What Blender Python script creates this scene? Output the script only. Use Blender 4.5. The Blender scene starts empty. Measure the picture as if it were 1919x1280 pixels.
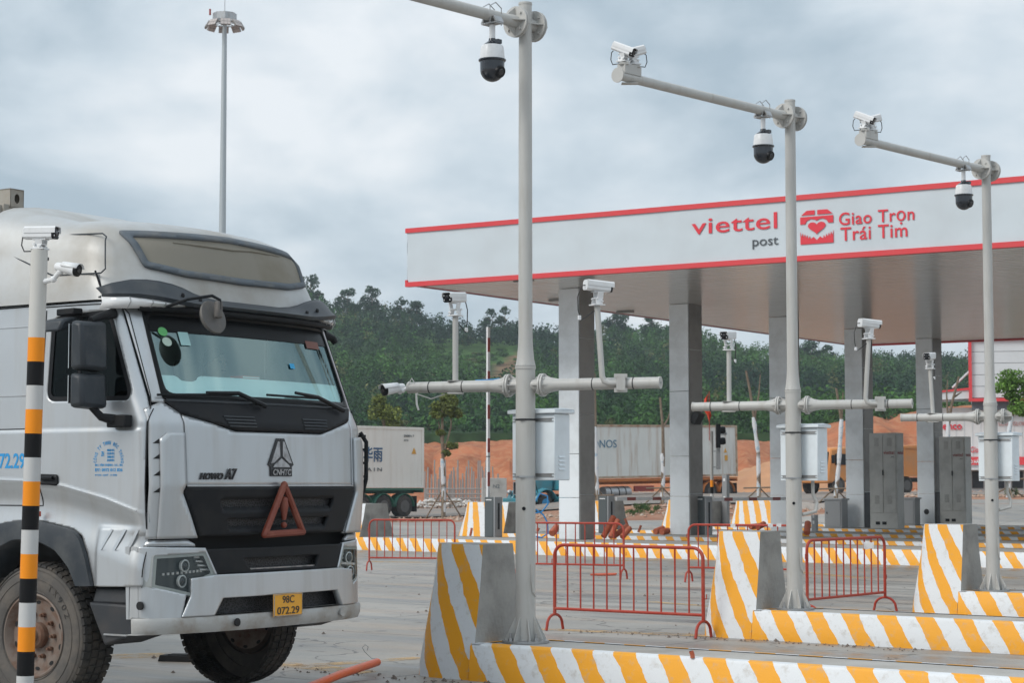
import bpy, math, random
import numpy as np
from mathutils import Matrix, Vector
random.seed(7)
PI = math.pi
scn = bpy.context.scene
COL = scn.collection
# ------------------------------------------------------------------ camera
CAMH = 1.67
PITCH = math.radians(4.119)
FPX = 3680.0
cd = bpy.data.cameras.new('camera')
cam = bpy.data.objects.new('camera', cd)
COL.objects.link(cam)
cam.location = (0, 0, CAMH)
cam.rotation_euler = (PI / 2 + PITCH, 0, 0)
cd.sensor_width = 36
cd.lens = FPX / 1919 * 36
cd.clip_start = 0.1
cd.clip_end = 3000
cd.dof.use_dof = True
cd.dof.focus_distance = 16.5
cd.dof.aperture_fstop = 9
scn.camera = cam
# ------------------------------------------------------------------ world: overcast sky
world = bpy.data.worlds.new('World')
scn.world = world
world.use_nodes = True
SUN_EL, SUN_AZ = 40, 238      # behind and to the left of the camera
def build_world():
    nt = world.node_tree
    nt.nodes.clear()
    N, L = nt.nodes, nt.links
    out = N.new('ShaderNodeOutputWorld')
    bg = N.new('ShaderNodeBackground')
    sky = N.new('ShaderNodeTexSky')
    sky.sky_type = 'NISHITA'
    sky.sun_disc = False
    sky.sun_elevation = math.radians(SUN_EL)
    sky.sun_rotation = math.radians(SUN_AZ)
    sky.dust_density = 2.0
    tc = N.new('ShaderNodeTexCoord')
    mp = N.new('ShaderNodeMapping')
    mp.inputs['Scale'].default_value = (1.0, 1.0, 1.9)
    mp.inputs['Location'].default_value = (0.37, 0.2, 0.1)
    L.new(tc.outputs['Generated'], mp.inputs['Vector'])
    n1 = N.new('ShaderNodeTexNoise')
    n1.inputs['Scale'].default_value = 6.2
    n1.inputs['Detail'].default_value = 8
    n1.inputs['Roughness'].default_value = 0.5
    n1.inputs['Distortion'].default_value = 0.25
    L.new(mp.outputs[0], n1.inputs['Vector'])
    n2 = N.new('ShaderNodeTexNoise')
    n2.inputs['Scale'].default_value = 11
    n2.inputs['Detail'].default_value = 5
    n2.inputs['Roughness'].default_value = 0.5
    L.new(mp.outputs[0], n2.inputs['Vector'])
    mx = N.new('ShaderNodeMix'); mx.data_type = 'FLOAT'
    mx.inputs[0].default_value = 0.28
    L.new(n1.outputs['Fac'], mx.inputs[2]); L.new(n2.outputs['Fac'], mx.inputs[3])
    rp = N.new('ShaderNodeValToRGB')
    e = rp.color_ramp.elements
    e[0].position = 0.39; e[0].color = (3.35, 4.15, 4.8, 1)
    e[1].position = 0.61; e[1].color = (6.85, 7.2, 7.5, 1)
    m = rp.color_ramp.elements.new(0.5); m.color = (5.0, 5.7, 6.25, 1)
    L.new(mx.outputs[0], rp.inputs[0])
    # brighter towards the zenith, as an overcast sky is
    sx = N.new('ShaderNodeSeparateXYZ'); L.new(tc.outputs['Generated'], sx.inputs[0])
    mr = N.new('ShaderNodeMapRange')
    mr.inputs['From Min'].default_value = 0.22; mr.inputs['From Max'].default_value = 0.9
    mr.inputs['To Min'].default_value = 1.0; mr.inputs['To Max'].default_value = 1.25
    L.new(sx.outputs['Z'], mr.inputs['Value'])
    sc = N.new('ShaderNodeVectorMath'); sc.operation = 'SCALE'
    L.new(rp.outputs[0], sc.inputs[0]); L.new(mr.outputs[0], sc.inputs['Scale'])
    mc = N.new('ShaderNodeMix'); mc.data_type = 'RGBA'
    mc.inputs[0].default_value = 0.94
    L.new(sky.outputs[0], mc.inputs[6]); L.new(sc.outputs[0], mc.inputs[7])
    L.new(mc.outputs[2], bg.inputs[0])
    bg.inputs[1].default_value = 0.1
    L.new(bg.outputs[0], out.inputs[0])
build_world()
sd = bpy.data.lights.new('sun', 'SUN')
sun = bpy.data.objects.new('sun', sd)
COL.objects.link(sun)
sd.energy = 1.5
sd.angle = math.radians(28)
sd.color = (1.0, 0.96, 0.9)
az = math.radians(SUN_AZ); el = math.radians(SUN_EL)
sdir = Vector((math.sin(az) * math.cos(el), math.cos(az) * math.cos(el), math.sin(el)))
sun.rotation_euler = sdir.to_track_quat('Z', 'Y').to_euler()
scn.view_settings.view_transform = 'Standard'
scn.view_settings.look = 'None'
scn.view_settings.gamma = 1
scn.view_settings.exposure = 0.42
scn.render.resolution_x = 1024
scn.render.resolution_y = 684
scn.cycles.max_bounces = 7
scn.cycles.transparent_max_bounces = 12

# ------------------------------------------------------------------ survey helpers (photo measurements -> metres)
_sp, _cp = math.sin(PITCH), math.cos(PITCH)
def ray(px, py):
    dx = (px - 959.5) / FPX; dy = (640 - py) / FPX
    return (dx, _cp - dy * _sp, _sp + dy * _cp)
def at_dist(px, py, Y):
    r = ray(px, py); t = Y / r[1]
    return Vector((r[0] * t, Y, CAMH + r[2] * t))
def at_height(px, py, z=0.0):
    r = ray(px, py); t = (z - CAMH) / r[2]
    return Vector((r[0] * t, r[1] * t, z))
def on_plane(px, py, P, N):
    r = ray(px, py); t = (P[0] * N[0] + P[1] * N[1]) / (r[0] * N[0] + r[1] * N[1])
    return Vector((r[0] * t, r[1] * t, CAMH + r[2] * t))
def reach(P, d, px):
    """distance along direction d from P at which the sight line px is met"""
    k = (px - 959.5) / FPX
    return (k * P[1] - P[0]) / (d[0] - k * d[1])

# ------------------------------------------------------------------ materials
MATS = {}
def mat(name, col=(0.5, 0.5, 0.5), rough=0.5, metal=0.0, dirt=None, dirt_amt=0.0, dscale=3.0, vary=0.0, bump=0.0, bscale=40.0,
        coat=0.0, spec=0.5, streak=False, dlo=0.45, dhi=0.7, emit=None):
    if name in MATS: return MATS[name]
    m = bpy.data.materials.new(name); m.use_nodes = True
    nt = m.node_tree; N, L = nt.nodes, nt.links
    b = N['Principled BSDF']
    b.inputs['Roughness'].default_value = rough
    b.inputs['Metallic'].default_value = metal
    b.inputs['Specular IOR Level'].default_value = spec
    b.inputs['Coat Weight'].default_value = coat
    b.inputs['Coat Roughness'].default_value = 0.15
    c = (*col, 1)
    b.inputs['Base Color'].default_value = c
    tc = N.new('ShaderNodeTexCoord')
    cur = None
    if vary > 0:
        n = N.new('ShaderNodeTexNoise'); n.inputs['Scale'].default_value = dscale * 0.6; n.inputs['Detail'].default_value = 6
        L.new(tc.outputs['Object'], n.inputs['Vector'])
        r = N.new('ShaderNodeMapRange'); r.inputs['From Min'].default_value = 0.3; r.inputs['From Max'].default_value = 0.7
        r.inputs['To Min'].default_value = 1 - vary; r.inputs['To Max'].default_value = 1 + vary
        L.new(n.outputs['Fac'], r.inputs['Value'])
        s = N.new('ShaderNodeVectorMath'); s.operation = 'SCALE'; s.inputs[0].default_value = col
        L.new(r.outputs[0], s.inputs['Scale']); cur = s.outputs[0]
    if dirt and dirt_amt > 0:
        n = N.new('ShaderNodeTexNoise'); n.inputs['Scale'].default_value = dscale; n.inputs['Detail'].default_value = 9
        n.inputs['Roughness'].default_value = 0.62
        if streak:
            mp = N.new('ShaderNodeMapping'); mp.inputs['Scale'].default_value = (3, 3, 0.35)
            L.new(tc.outputs['Object'], mp.inputs['Vector']); L.new(mp.outputs[0], n.inputs['Vector'])
        else:
            L.new(tc.outputs['Object'], n.inputs['Vector'])
        r = N.new('ShaderNodeMapRange'); r.inputs['From Min'].default_value = dlo; r.inputs['From Max'].default_value = dhi
        r.inputs['To Min'].default_value = 0; r.inputs['To Max'].default_value = dirt_amt
        L.new(n.outputs['Fac'], r.inputs['Value'])
        x = N.new('ShaderNodeMix'); x.data_type = 'RGBA'
        L.new(r.outputs[0], x.inputs[0])
        if cur: L.new(cur, x.inputs[6])
        else: x.inputs[6].default_value = c
        x.inputs[7].default_value = (*dirt, 1)
        cur = x.outputs[2]
        rr = N.new('ShaderNodeMapRange'); rr.inputs['To Min'].default_value = rough; rr.inputs['To Max'].default_value = min(1, rough + 0.35)
        L.new(r.outputs[0], rr.inputs['Value']); L.new(rr.outputs[0], b.inputs['Roughness'])
    if cur: L.new(cur, b.inputs['Base Color'])
    if bump > 0:
        n = N.new('ShaderNodeTexNoise'); n.inputs['Scale'].default_value = bscale; n.inputs['Detail'].default_value = 4
        L.new(tc.outputs['Object'], n.inputs['Vector'])
        bp = N.new('ShaderNodeBump'); bp.inputs['Strength'].default_value = bump; bp.inputs['Distance'].default_value = 0.02
        L.new(n.outputs['Fac'], bp.inputs['Height']); L.new(bp.outputs[0], b.inputs['Normal'])
    if emit:
        b.inputs['Emission Color'].default_value = (*emit, 1); b.inputs['Emission Strength'].default_value = 1
    MATS[name] = m
    return m

def math_node(N, L, op, a, b=None, clamp=False):
    n = N.new('ShaderNodeMath'); n.operation = op; n.use_clamp = clamp
    for i, v in enumerate((a, b)):
        if v is None: continue
        if isinstance(v, (int, float)): n.inputs[i].default_value = v
        else: L.new(v, n.inputs[i])
    return n.outputs[0]

# ------------------------------------------------------------------ mesh builder
class MB:
    def __init__(self, M=None):
        self.v = []; self.f = []; self.uv = {}; self.M = M or Matrix()
    def add(self, vs, fs, uvs=None):
        k = len(self.v); M = self.M
        self.v += [tuple(M @ Vector(p)) for p in vs]
        for i, f in enumerate(fs):
            if uvs: self.uv[len(self.f)] = [uvs[j] for j in f]
            self.f.append(tuple(k + j for j in f))
        return self
    def box(self, c, s, rz=0.0, R=None, taper=1.0):
        sx, sy, sz = s[0] / 2, s[1] / 2, s[2] / 2
        vs = []
        for z, t in ((-sz, 1.0), (sz, taper)):
            for x, y in ((-sx, -sy), (sx, -sy), (sx, sy), (-sx, sy)):
                vs.append(Vector((x * t, y * t, z)))
        R = R or Matrix.Rotation(rz, 3, 'Z')
        vs = [R @ p + Vector(c) for p in vs]
        return self.add(vs, [(3, 2, 1, 0), (4, 5, 6, 7), (0, 1, 5, 4), (1, 2, 6, 5), (2, 3, 7, 6), (3, 0, 4, 7)])
    def hexa(self, p):
        return self.add(p, [(3, 2, 1, 0), (4, 5, 6, 7), (0, 1, 5, 4), (1, 2, 6, 5), (2, 3, 7, 6), (3, 0, 4, 7)])
    def pipe(self, path, r, n=12, caps=True, sq=None):
        P = [Vector(p) for p in path]
        rs = list(r) if isinstance(r, (list, tuple)) else [r] * len(P)
        vs = []; fs = []
        up = None
        for i, p in enumerate(P):
            if i == 0: t = P[1] - P[0]
            elif i == len(P) - 1: t = P[-1] - P[-2]
            else: t = (P[i + 1] - p).normalized() + (p - P[i - 1]).normalized()
            if t.length < 1e-9: t = Vector((0, 0, 1))
            t.normalize()
            if up is None:
                up = Vector((0, 0, 1)) if abs(t.z) < 0.9 else Vector((1, 0, 0))
            a = t.cross(up)
            if a.length < 1e-6: a = t.cross(Vector((0, 1, 0)))
            a.normalize(); b = t.cross(a); up = -b
            for k in range(n):
                w = 2 * PI * (k + 0.5) / n
                vs.append(p + (a * math.cos(w) + b * math.sin(w)) * rs[i])
        for i in range(len(P) - 1):
            for k in range(n):
                k2 = (k + 1) % n
                fs.append((i * n + k, i * n + k2, (i + 1) * n + k2, (i + 1) * n + k))
        if caps:
            fs.append(tuple(range(n))[::-1]); fs.append(tuple((len(P) - 1) * n + k for k in range(n)))
        return self.add(vs, [f[::-1] for f in fs])
    def lathe(self, prof, M=None, n=24, caps=True):
        vs = []; fs = []
        for r, z in prof:
            for k in range(n):
                w = 2 * PI * k / n
                vs.append(Vector((max(r, 1e-4) * math.cos(w), max(r, 1e-4) * math.sin(w), z)))
        if M is not None: vs = [M @ p for p in vs]
        for i in range(len(prof) - 1):
            for k in range(n):
                k2 = (k + 1) % n
                fs.append((i * n + k, i * n + k2, (i + 1) * n + k2, (i + 1) * n + k))
        if caps: fs.append(tuple(range(n))[::-1]); fs.append(tuple((len(prof) - 1) * n + k for k in range(n)))
        return self.add(vs, fs)
    def prism(self, poly, fa, fb):
        """poly of 2-D points; fa, fb map a point to the near and the far face"""
        n = len(poly)
        A = [fa(*p) for p in poly]; B = [fb(*p) for p in poly]
        fs = [tuple(range(n)), tuple(range(2 * n - 1, n - 1, -1))]
        for k in range(n):
            k2 = (k + 1) % n
            fs.append((k, k + n, k2 + n, k2))
        return self.add(A + B, fs)
    def grid(self, P, closed=False, uvs=None):
        """P: list of rows of points"""
        nr, nc = len(P), len(P[0])
        vs = [p for row in P for p in row]; fs = []
        for i in range(nr - 1):
            for k in range(nc if closed else nc - 1):
                k2 = (k + 1) % nc
                fs.append((i * nc + k, i * nc + k2, (i + 1) * nc + k2, (i + 1) * nc + k))
        u = [q for row in uvs for q in row] if uvs else None
        return self.add(vs, fs, u)
    def ball(self, c, r, n=12, sc=(1, 1, 1), R=None):
        rows = []
        for i in range(n // 2 + 1):
            t = PI * i / (n // 2)
            row = []
            for k in range(n):
                w = 2 * PI * k / n
                p = Vector((math.sin(t) * math.cos(w) * r * sc[0], math.sin(t) * math.sin(w) * r * sc[1], math.cos(t) * r * sc[2]))
                if R is not None: p = R @ p
                row.append(Vector(c) + p)
            rows.append(row)
        return self.grid(rows, closed=True)
    def sheet(self, outline, func, res=0.03, holes=()):
        """curved sheet: outline and holes in 2-D, func maps to 3-D; edges follow the outlines"""
        O = np.array(outline, float); Hs = [np.array(h, float) for h in holes]
        a0, b0 = O.min(0) - res * 0.01; a1, b1 = O.max(0) + res * 0.01
        na = max(2, int(math.ceil((a1 - a0) / res))); nb = max(2, int(math.ceil((b1 - b0) / res)))
        ga = np.linspace(a0, a1, na + 1); gb = np.linspace(b0, b1, nb + 1)
        def inside(P, poly):
            x, y = P[:, 0], P[:, 1]; c = np.zeros(len(P), bool)
            n = len(poly)
            for i in range(n):
                xa, ya = poly[i]; xb, yb = poly[(i + 1) % n]
                if ya == yb: continue
                m = ((ya > y) != (yb > y)) & (x < (xb - xa) * (y - ya) / (yb - ya) + xa)
                c ^= m
            return c
        ca = (ga[:-1] + ga[1:]) / 2; cb = (gb[:-1] + gb[1:]) / 2
        CA, CB = np.meshgrid(ca, cb, indexing='ij')
        C = np.stack([CA.ravel(), CB.ravel()], 1)
        keep = inside(C, O)
        for h in Hs: keep &= ~inside(C, h)
        keep = keep.reshape(na, nb)
        used = np.zeros((na + 1, nb + 1), int)
        for da in (0, 1):
            for db in (0, 1):
                used[da:na + da, db:nb + db] += keep
        GA, GB = np.meshgrid(ga, gb, indexing='ij')
        pts = np.stack([GA, GB], 2)
        bd = (used > 0) & (used < 4)
        segs = []
        for poly in [O] + Hs:
            for i in range(len(poly)): segs.append((poly[i], poly[(i + 1) % len(poly)]))
        for i, j in zip(*np.nonzero(bd)):
            p = pts[i, j]; best = None
            for s, e in segs:
                d = e - s; L2 = float(d @ d)
                t = 0 if L2 == 0 else min(1, max(0, float((p - s) @ d) / L2))
                q = s + d * t; dd = float((p - q) @ (p - q))
                if best is None or dd < best[0]: best = (dd, q)
            pts[i, j] = best[1]
        idx = {}; vs = []; fs = []
        def vid(i, j):
            if (i, j) not in idx:
                idx[(i, j)] = len(vs); vs.append(Vector(func(float(pts[i, j][0]), float(pts[i, j][1]))))
            return idx[(i, j)]
        for i in range(na):
            for j in range(nb):
                if keep[i, j]: fs.append((vid(i, j), vid(i + 1, j), vid(i + 1, j + 1), vid(i, j + 1)))
        return self.add(vs, fs)
    def text(self, s, fmap, w=None, h=None, bold=0.0, shear=0.0, depth=0.003, spacing=1.0, base=False):
        """lettering as real geometry: fits string s to w x h, fmap(x, y, z) places it"""
        cu = bpy.data.curves.new('t', 'FONT'); cu.body = s; cu.size = 1; cu.offset = bold; cu.shear = shear
        cu.space_character = spacing; cu.fill_mode = 'BOTH'; cu.extrude = 0.5; cu.resolution_u = 4
        o = bpy.data.objects.new('t', cu); COL.objects.link(o)
        dg = bpy.context.evaluated_depsgraph_get()
        me = bpy.data.meshes.new_from_object(o.evaluated_get(dg))
        P = np.array([v.co[:] for v in me.vertices])
        F = [tuple(p.vertices) for p in me.polygons]
        bpy.data.objects.remove(o); bpy.data.curves.remove(cu); bpy.data.meshes.remove(me)
        if not len(P): return self
        x0, x1 = P[:, 0].min(), P[:, 0].max(); y0, y1 = P[:, 1].min(), P[:, 1].max()
        sx = w / (x1 - x0) if w else None; sy = h / (y1 - y0) if h else None
        sx = sx or sy; sy = sy or sx
        return self.add([fmap((p[0] - x0) * sx, (p[1] - y0) * sy, (p[2] + 0.5) * depth) for p in P], F)
    def build(self, name, m, parent=None, world=False, bevel=0.0, smooth=35, solid=0.0, weld=False):
        if world and parent is not None:
            r = parent
            while r.parent: r = r.parent
            inv = r.matrix_basis.inverted()
            vs = [tuple(inv @ Vector(p)) for p in self.v]
        else: vs = self.v
        me = bpy.data.meshes.new(name)
        me.from_pydata(vs, [], self.f)
        if self.uv:
            ul = me.uv_layers.new(name='UVMap')
            li = 0
            for i, f in enumerate(self.f):
                u = self.uv.get(i)
                for k in range(len(f)):
                    ul.data[li].uv = u[k] if u else (0, 0)
                    li += 1
        me.validate(); me.update()
        if isinstance(m, (list, tuple)):
            for q in m: me.materials.append(q)
        else: me.materials.append(m)
        if smooth:
            me.shade_smooth(); me.set_sharp_from_angle(angle=math.radians(smooth))
        o = bpy.data.objects.new(name, me); COL.objects.link(o)
        if parent is not None: o.parent = parent
        if solid:
            s = o.modifiers.new('s', 'SOLIDIFY'); s.thickness = abs(solid); s.offset = -1 if solid > 0 else 1
        if bevel:
            b = o.modifiers.new('b', 'BEVEL'); b.width = bevel; b.segments = 2; b.limit_method = 'ANGLE'; b.angle_limit = math.radians(40)
            b.harden_normals = False
        return o
def tag(o, label=None, cat=None, group=None, kind=None):
    if label: o['label'] = label
    if cat: o['category'] = cat
    if group: o['group'] = group
    if kind: o['kind'] = kind
    return o
def thing(name, label, cat, loc=(0, 0, 0), rz=0.0, group=None):
    o = bpy.data.objects.new(name, None); COL.objects.link(o)
    o.location = loc; o.rotation_euler = (0, 0, rz); o.empty_display_size = 0.2
    return tag(o, label, cat, group)
def copy_tree(o, parent=None):
    c = o.copy(); COL.objects.link(c); c.parent = parent
    for ch in list(o.children): copy_tree(ch, c)
    return c
def place(proto, state, loc, rz, label, extra=None):
    """first use moves the prototype itself, later ones copy it with its parts"""
    o = proto if not state.get(proto.name) else copy_tree(proto)
    state[proto.name] = True
    o.location = loc; o.rotation_euler = (0, 0, rz)
    o['label'] = label
    return o
USED = {}
def rot_to(d, roll=0.0):
    """matrix whose +X looks along d"""
    d = Vector(d).normalized()
    return d.to_track_quat('X', 'Z').to_matrix().to_4x4()
# ================================================================== SETTING
def sstep(a, b, x):
    t = min(1, max(0, (x - a) / (b - a))); return t * t * (3 - 2 * t)
def hnoise(x, y, s=1.0, seed=0):
    return (math.sin(x * 1.3 * s + seed) * math.cos(y * 1.7 * s - seed * 2) + 0.5 * math.sin(x * 3.1 * s + y * 2.3 * s + seed * 3)
            + 0.25 * math.sin(x * 7.3 * s - y * 5.9 * s + seed)) / 1.75
def terrain(x, y):
    a = sstep(76, 102, y) * sstep(-5, 8, x)
    b = sstep(72, 84, y) * sstep(11, 17, x)
    return max(a, b * 1.05)

def ground_mats():
    # red gravelly soil
    m = mat('soil', (0.30, 0.135, 0.075), 0.95, dirt=(0.36, 0.25, 0.18), dirt_amt=0.9, dscale=0.25, vary=0.25, bump=0.8, bscale=6)
    # concrete apron: slabs, joints, damp streaks, tyre marks
    c = bpy.data.materials.new('apron_concrete'); c.use_nodes = True
    nt = c.node_tree; N, L = nt.nodes, nt.links; b = N['Principled BSDF']
    tc = N.new('ShaderNodeTexCoord')
    mp = N.new('ShaderNodeMapping'); mp.inputs['Rotation'].default_value = (0, 0, math.radians(38)); L.new(tc.outputs['Object'], mp.inputs['Vector'])
    sx = N.new('ShaderNodeSeparateXYZ'); L.new(mp.outputs[0], sx.inputs[0])
    def noise(scale, detail, vec, rough=0.6, dist=0.0):
        n = N.new('ShaderNodeTexNoise'); n.inputs['Scale'].default_value = scale; n.inputs['Detail'].default_value = detail
        n.inputs['Roughness'].default_value = rough; n.inputs['Distortion'].default_value = dist
        L.new(vec, n.inputs['Vector']); return n.outputs['Fac']
    def rng(v, a, b_, c_, d):
        r = N.new('ShaderNodeMapRange'); L.new(v, r.inputs['Value'])
        for k, q in zip(('From Min', 'From Max', 'To Min', 'To Max'), (a, b_, c_, d)): r.inputs[k].default_value = q
        return r.outputs[0]
    def mix(f, a, b_):
        x = N.new('ShaderNodeMix'); x.data_type = 'RGBA'; L.new(f, x.inputs[0])
        for i, q in ((6, a), (7, b_)):
            if isinstance(q, tuple): x.inputs[i].default_value = (*q, 1)
            else: L.new(q, x.inputs[i])
        return x.outputs[2]
    ms = N.new('ShaderNodeMapping'); ms.inputs['Scale'].default_value = (0.22, 1.6, 1); L.new(mp.outputs[0], ms.inputs['Vector'])
    big = noise(0.18, 5, tc.outputs['Object'])
    streak = noise(0.9, 8, ms.outputs[0], 0.65, 0.4)
    fine = noise(9, 8, tc.outputs['Object'], 0.7)
    col = mix(rng(big, 0.35, 0.65, 0, 1), (0.275, 0.258, 0.236), (0.40, 0.378, 0.345))
    col = mix(rng(streak, 0.47, 0.62, 0, 0.85), col, (0.115, 0.112, 0.108))
    col = mix(rng(noise(0.5, 6, ms.outputs[0], 0.6), 0.5, 0.66, 0, 0.5), col, (0.40, 0.30, 0.22))
    col = mix(rng(fine, 0.5, 0.8, 0, 0.35), col, (0.16, 0.155, 0.15))
    # hairline cracks and oil spots
    nv = N.new('ShaderNodeTexNoise'); nv.inputs['Scale'].default_value = 1.3; nv.inputs['Detail'].default_value = 6; L.new(tc.outputs['Object'], nv.inputs['Vector'])
    va = N.new('ShaderNodeVectorMath'); va.operation = 'ADD'; L.new(tc.outputs['Object'], va.inputs[0]); L.new(nv.outputs['Color'], va.inputs[1])
    vo = N.new('ShaderNodeTexVoronoi'); vo.feature = 'DISTANCE_TO_EDGE'; vo.inputs['Scale'].default_value = 0.22; L.new(va.outputs[0], vo.inputs['Vector'])
    col = mix(math_node(N, L, 'MULTIPLY', math_node(N, L, 'LESS_THAN', vo.outputs['Distance'], 0.0035), 0.7), col, (0.08, 0.075, 0.07))
    sp = noise(2.3, 3, tc.outputs['Object'], 0.5)
    col = mix(rng(sp, 0.66, 0.72, 0, 0.75), col, (0.10, 0.095, 0.09))
    col = mix(rng(noise(38, 6, tc.outputs['Object'], 0.8), 0.48, 0.75, 0, 0.5), col, (0.13, 0.12, 0.105))
    # joints every 5 m
    def joint(o, period, off):
        a = math_node(N, L, 'ADD', o, off); a = math_node(N, L, 'DIVIDE', a, period); a = math_node(N, L, 'FRACT', a)
        a = math_node(N, L, 'SUBTRACT', a, 0.5); a = math_node(N, L, 'ABSOLUTE', a)
        return math_node(N, L, 'GREATER_THAN', a, 0.5 - 0.012 / period)
    j = math_node(N, L, 'MAXIMUM', joint(sx.outputs[0], 5.0, 1.3), joint(sx.outputs[1], 4.2, 0.4))
    col = mix(j, col, (0.07, 0.068, 0.065))
    L.new(col, b.inputs['Base Color'])
    rough = rng(streak, 0.48, 0.62, 0.62, 0.28); L.new(rough, b.inputs['Roughness'])
    b.inputs['Specular IOR Level'].default_value = 0.4
    bp = N.new('ShaderNodeBump'); bp.inputs['Strength'].default_value = 0.35; bp.inputs['Distance'].default_value = 0.01
    L.new(fine, bp.inputs['Height']); L.new(bp.outputs[0], b.inputs['Normal'])
    MATS['apron'] = c
ground_mats()

def build_ground():
    ys = [-60, -20, 0, 20, 40, 60] + [70 + 1.5 * i for i in range(40)] + [132, 140, 150, 170, 200, 300, 500, 700]
    xs = [-450, -200, -100, -60, -40, -25] + [-15 + 1.5 * i for i in range(36)] + [42, 50, 60, 80, 120, 200, 450]
    P = [[(x, y, terrain(x, y) + (0.05 * hnoise(x, y, 1.1, 2) if 82 < y < 140 else 0) - (0.02 if y <= 82 else 0)) for x in xs] for y in ys]
    g = MB().grid(P)
    tag(g.build('ground', MATS['soil'], smooth=60), kind='structure')
    P = [[(x, y, 0.0 + terrain(x, y) * (1 if y > 70 else 0)) for x in (-60, -30, -15, 0, 8, 11, 14, 17, 25, 40, 70)] for y in (-15, 10, 30, 50, 64, 72, 74, 76, 79, 82)]
    a = MB().grid(P)
    tag(a.build('concrete_apron', MATS['apron'], smooth=60), kind='structure')
    rd = mat('dusty_asphalt', (0.21, 0.185, 0.165), 0.75, dirt=(0.33, 0.24, 0.18), dirt_amt=0.8, dscale=0.35, vary=0.2, bump=0.3, bscale=20)
    ys = [92, 95, 98, 101, 104, 108, 112, 116, 122]
    xs = [-90, -50, -30] + [-20 + 2 * i for i in range(30)] + [50, 80]
    P = [[(x, y, terrain(x, y) + 0.07) for x in xs] for y in ys]
    tag(MB().grid(P).build('road', rd, smooth=60), kind='structure')
build_ground()

def worn_paint_on_ground():
    # faded road lines: thin sheets lying on the apron
    m = bpy.data.materials.new('worn_line'); m.use_nodes = True
    nt = m.node_tree; N, L = nt.nodes, nt.links; b = N['Principled BSDF']; out = N['Material Output']
    b.inputs['Base Color'].default_value = (0.62, 0.40, 0.18, 1); b.inputs['Roughness'].default_value = 0.7
    tr = N.new('ShaderNodeBsdfTransparent'); mx = N.new('ShaderNodeMixShader')
    tc = N.new('ShaderNodeTexCoord'); n = N.new('ShaderNodeTexNoise'); n.inputs['Scale'].default_value = 3.5; n.inputs['Detail'].default_value = 8
    n.inputs['Roughness'].default_value = 0.75
    L.new(tc.outputs['Object'], n.inputs['Vector'])
    r = N.new('ShaderNodeMapRange'); r.inputs['From Min'].default_value = 0.42; r.inputs['From Max'].default_value = 0.6
    r.inputs['To Min'].default_value = 0.05; r.inputs['To Max'].default_value = 0.8
    L.new(n.outputs['Fac'], r.inputs['Value']); L.new(r.outputs[0], mx.inputs[0]); L.new(tr.outputs[0], mx.inputs[1]); L.new(b.outputs[0], mx.inputs[2])
    L.new(mx.outputs[0], out.inputs[0])
    g = MB()
    def strip(p, q, w):
        a = at_height(*p); b_ = at_height(*q); d = (b_ - a).normalized(); s = Vector((-d.y, d.x, 0)) * w / 2
        n = 8
        for i in range(n):
            u = a + (b_ - a) * (i / n); v = a + (b_ - a) * ((i + 0.96) / n)
            g.add([tuple(Vector(t) + Vector((0, 0, 0.004))) for t in (u - s, v - s, v + s, u + s)], [(0, 1, 2, 3)])
    strip((1005, 1180), (1420, 1196), 0.3)
    strip((1210, 1128), (1335, 1138), 0.2)
    strip((200, 1232), (330, 1228), 0.5)
    strip((500, 1244), (700, 1262), 0.35)
    strip((560, 1250), (790, 1234), 0.25)
    strip((1160, 1052), (1240, 1050), 0.5)
    strip((1480, 1072), (1620, 1084), 0.4)
    strip((690, 1053), (800, 1055), 0.5)
    strip((1900, 1085), (1760, 1072), 0.3)
    tag(g.build('road_marking', m, smooth=0), kind='structure')
worn_paint_on_ground()

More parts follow.
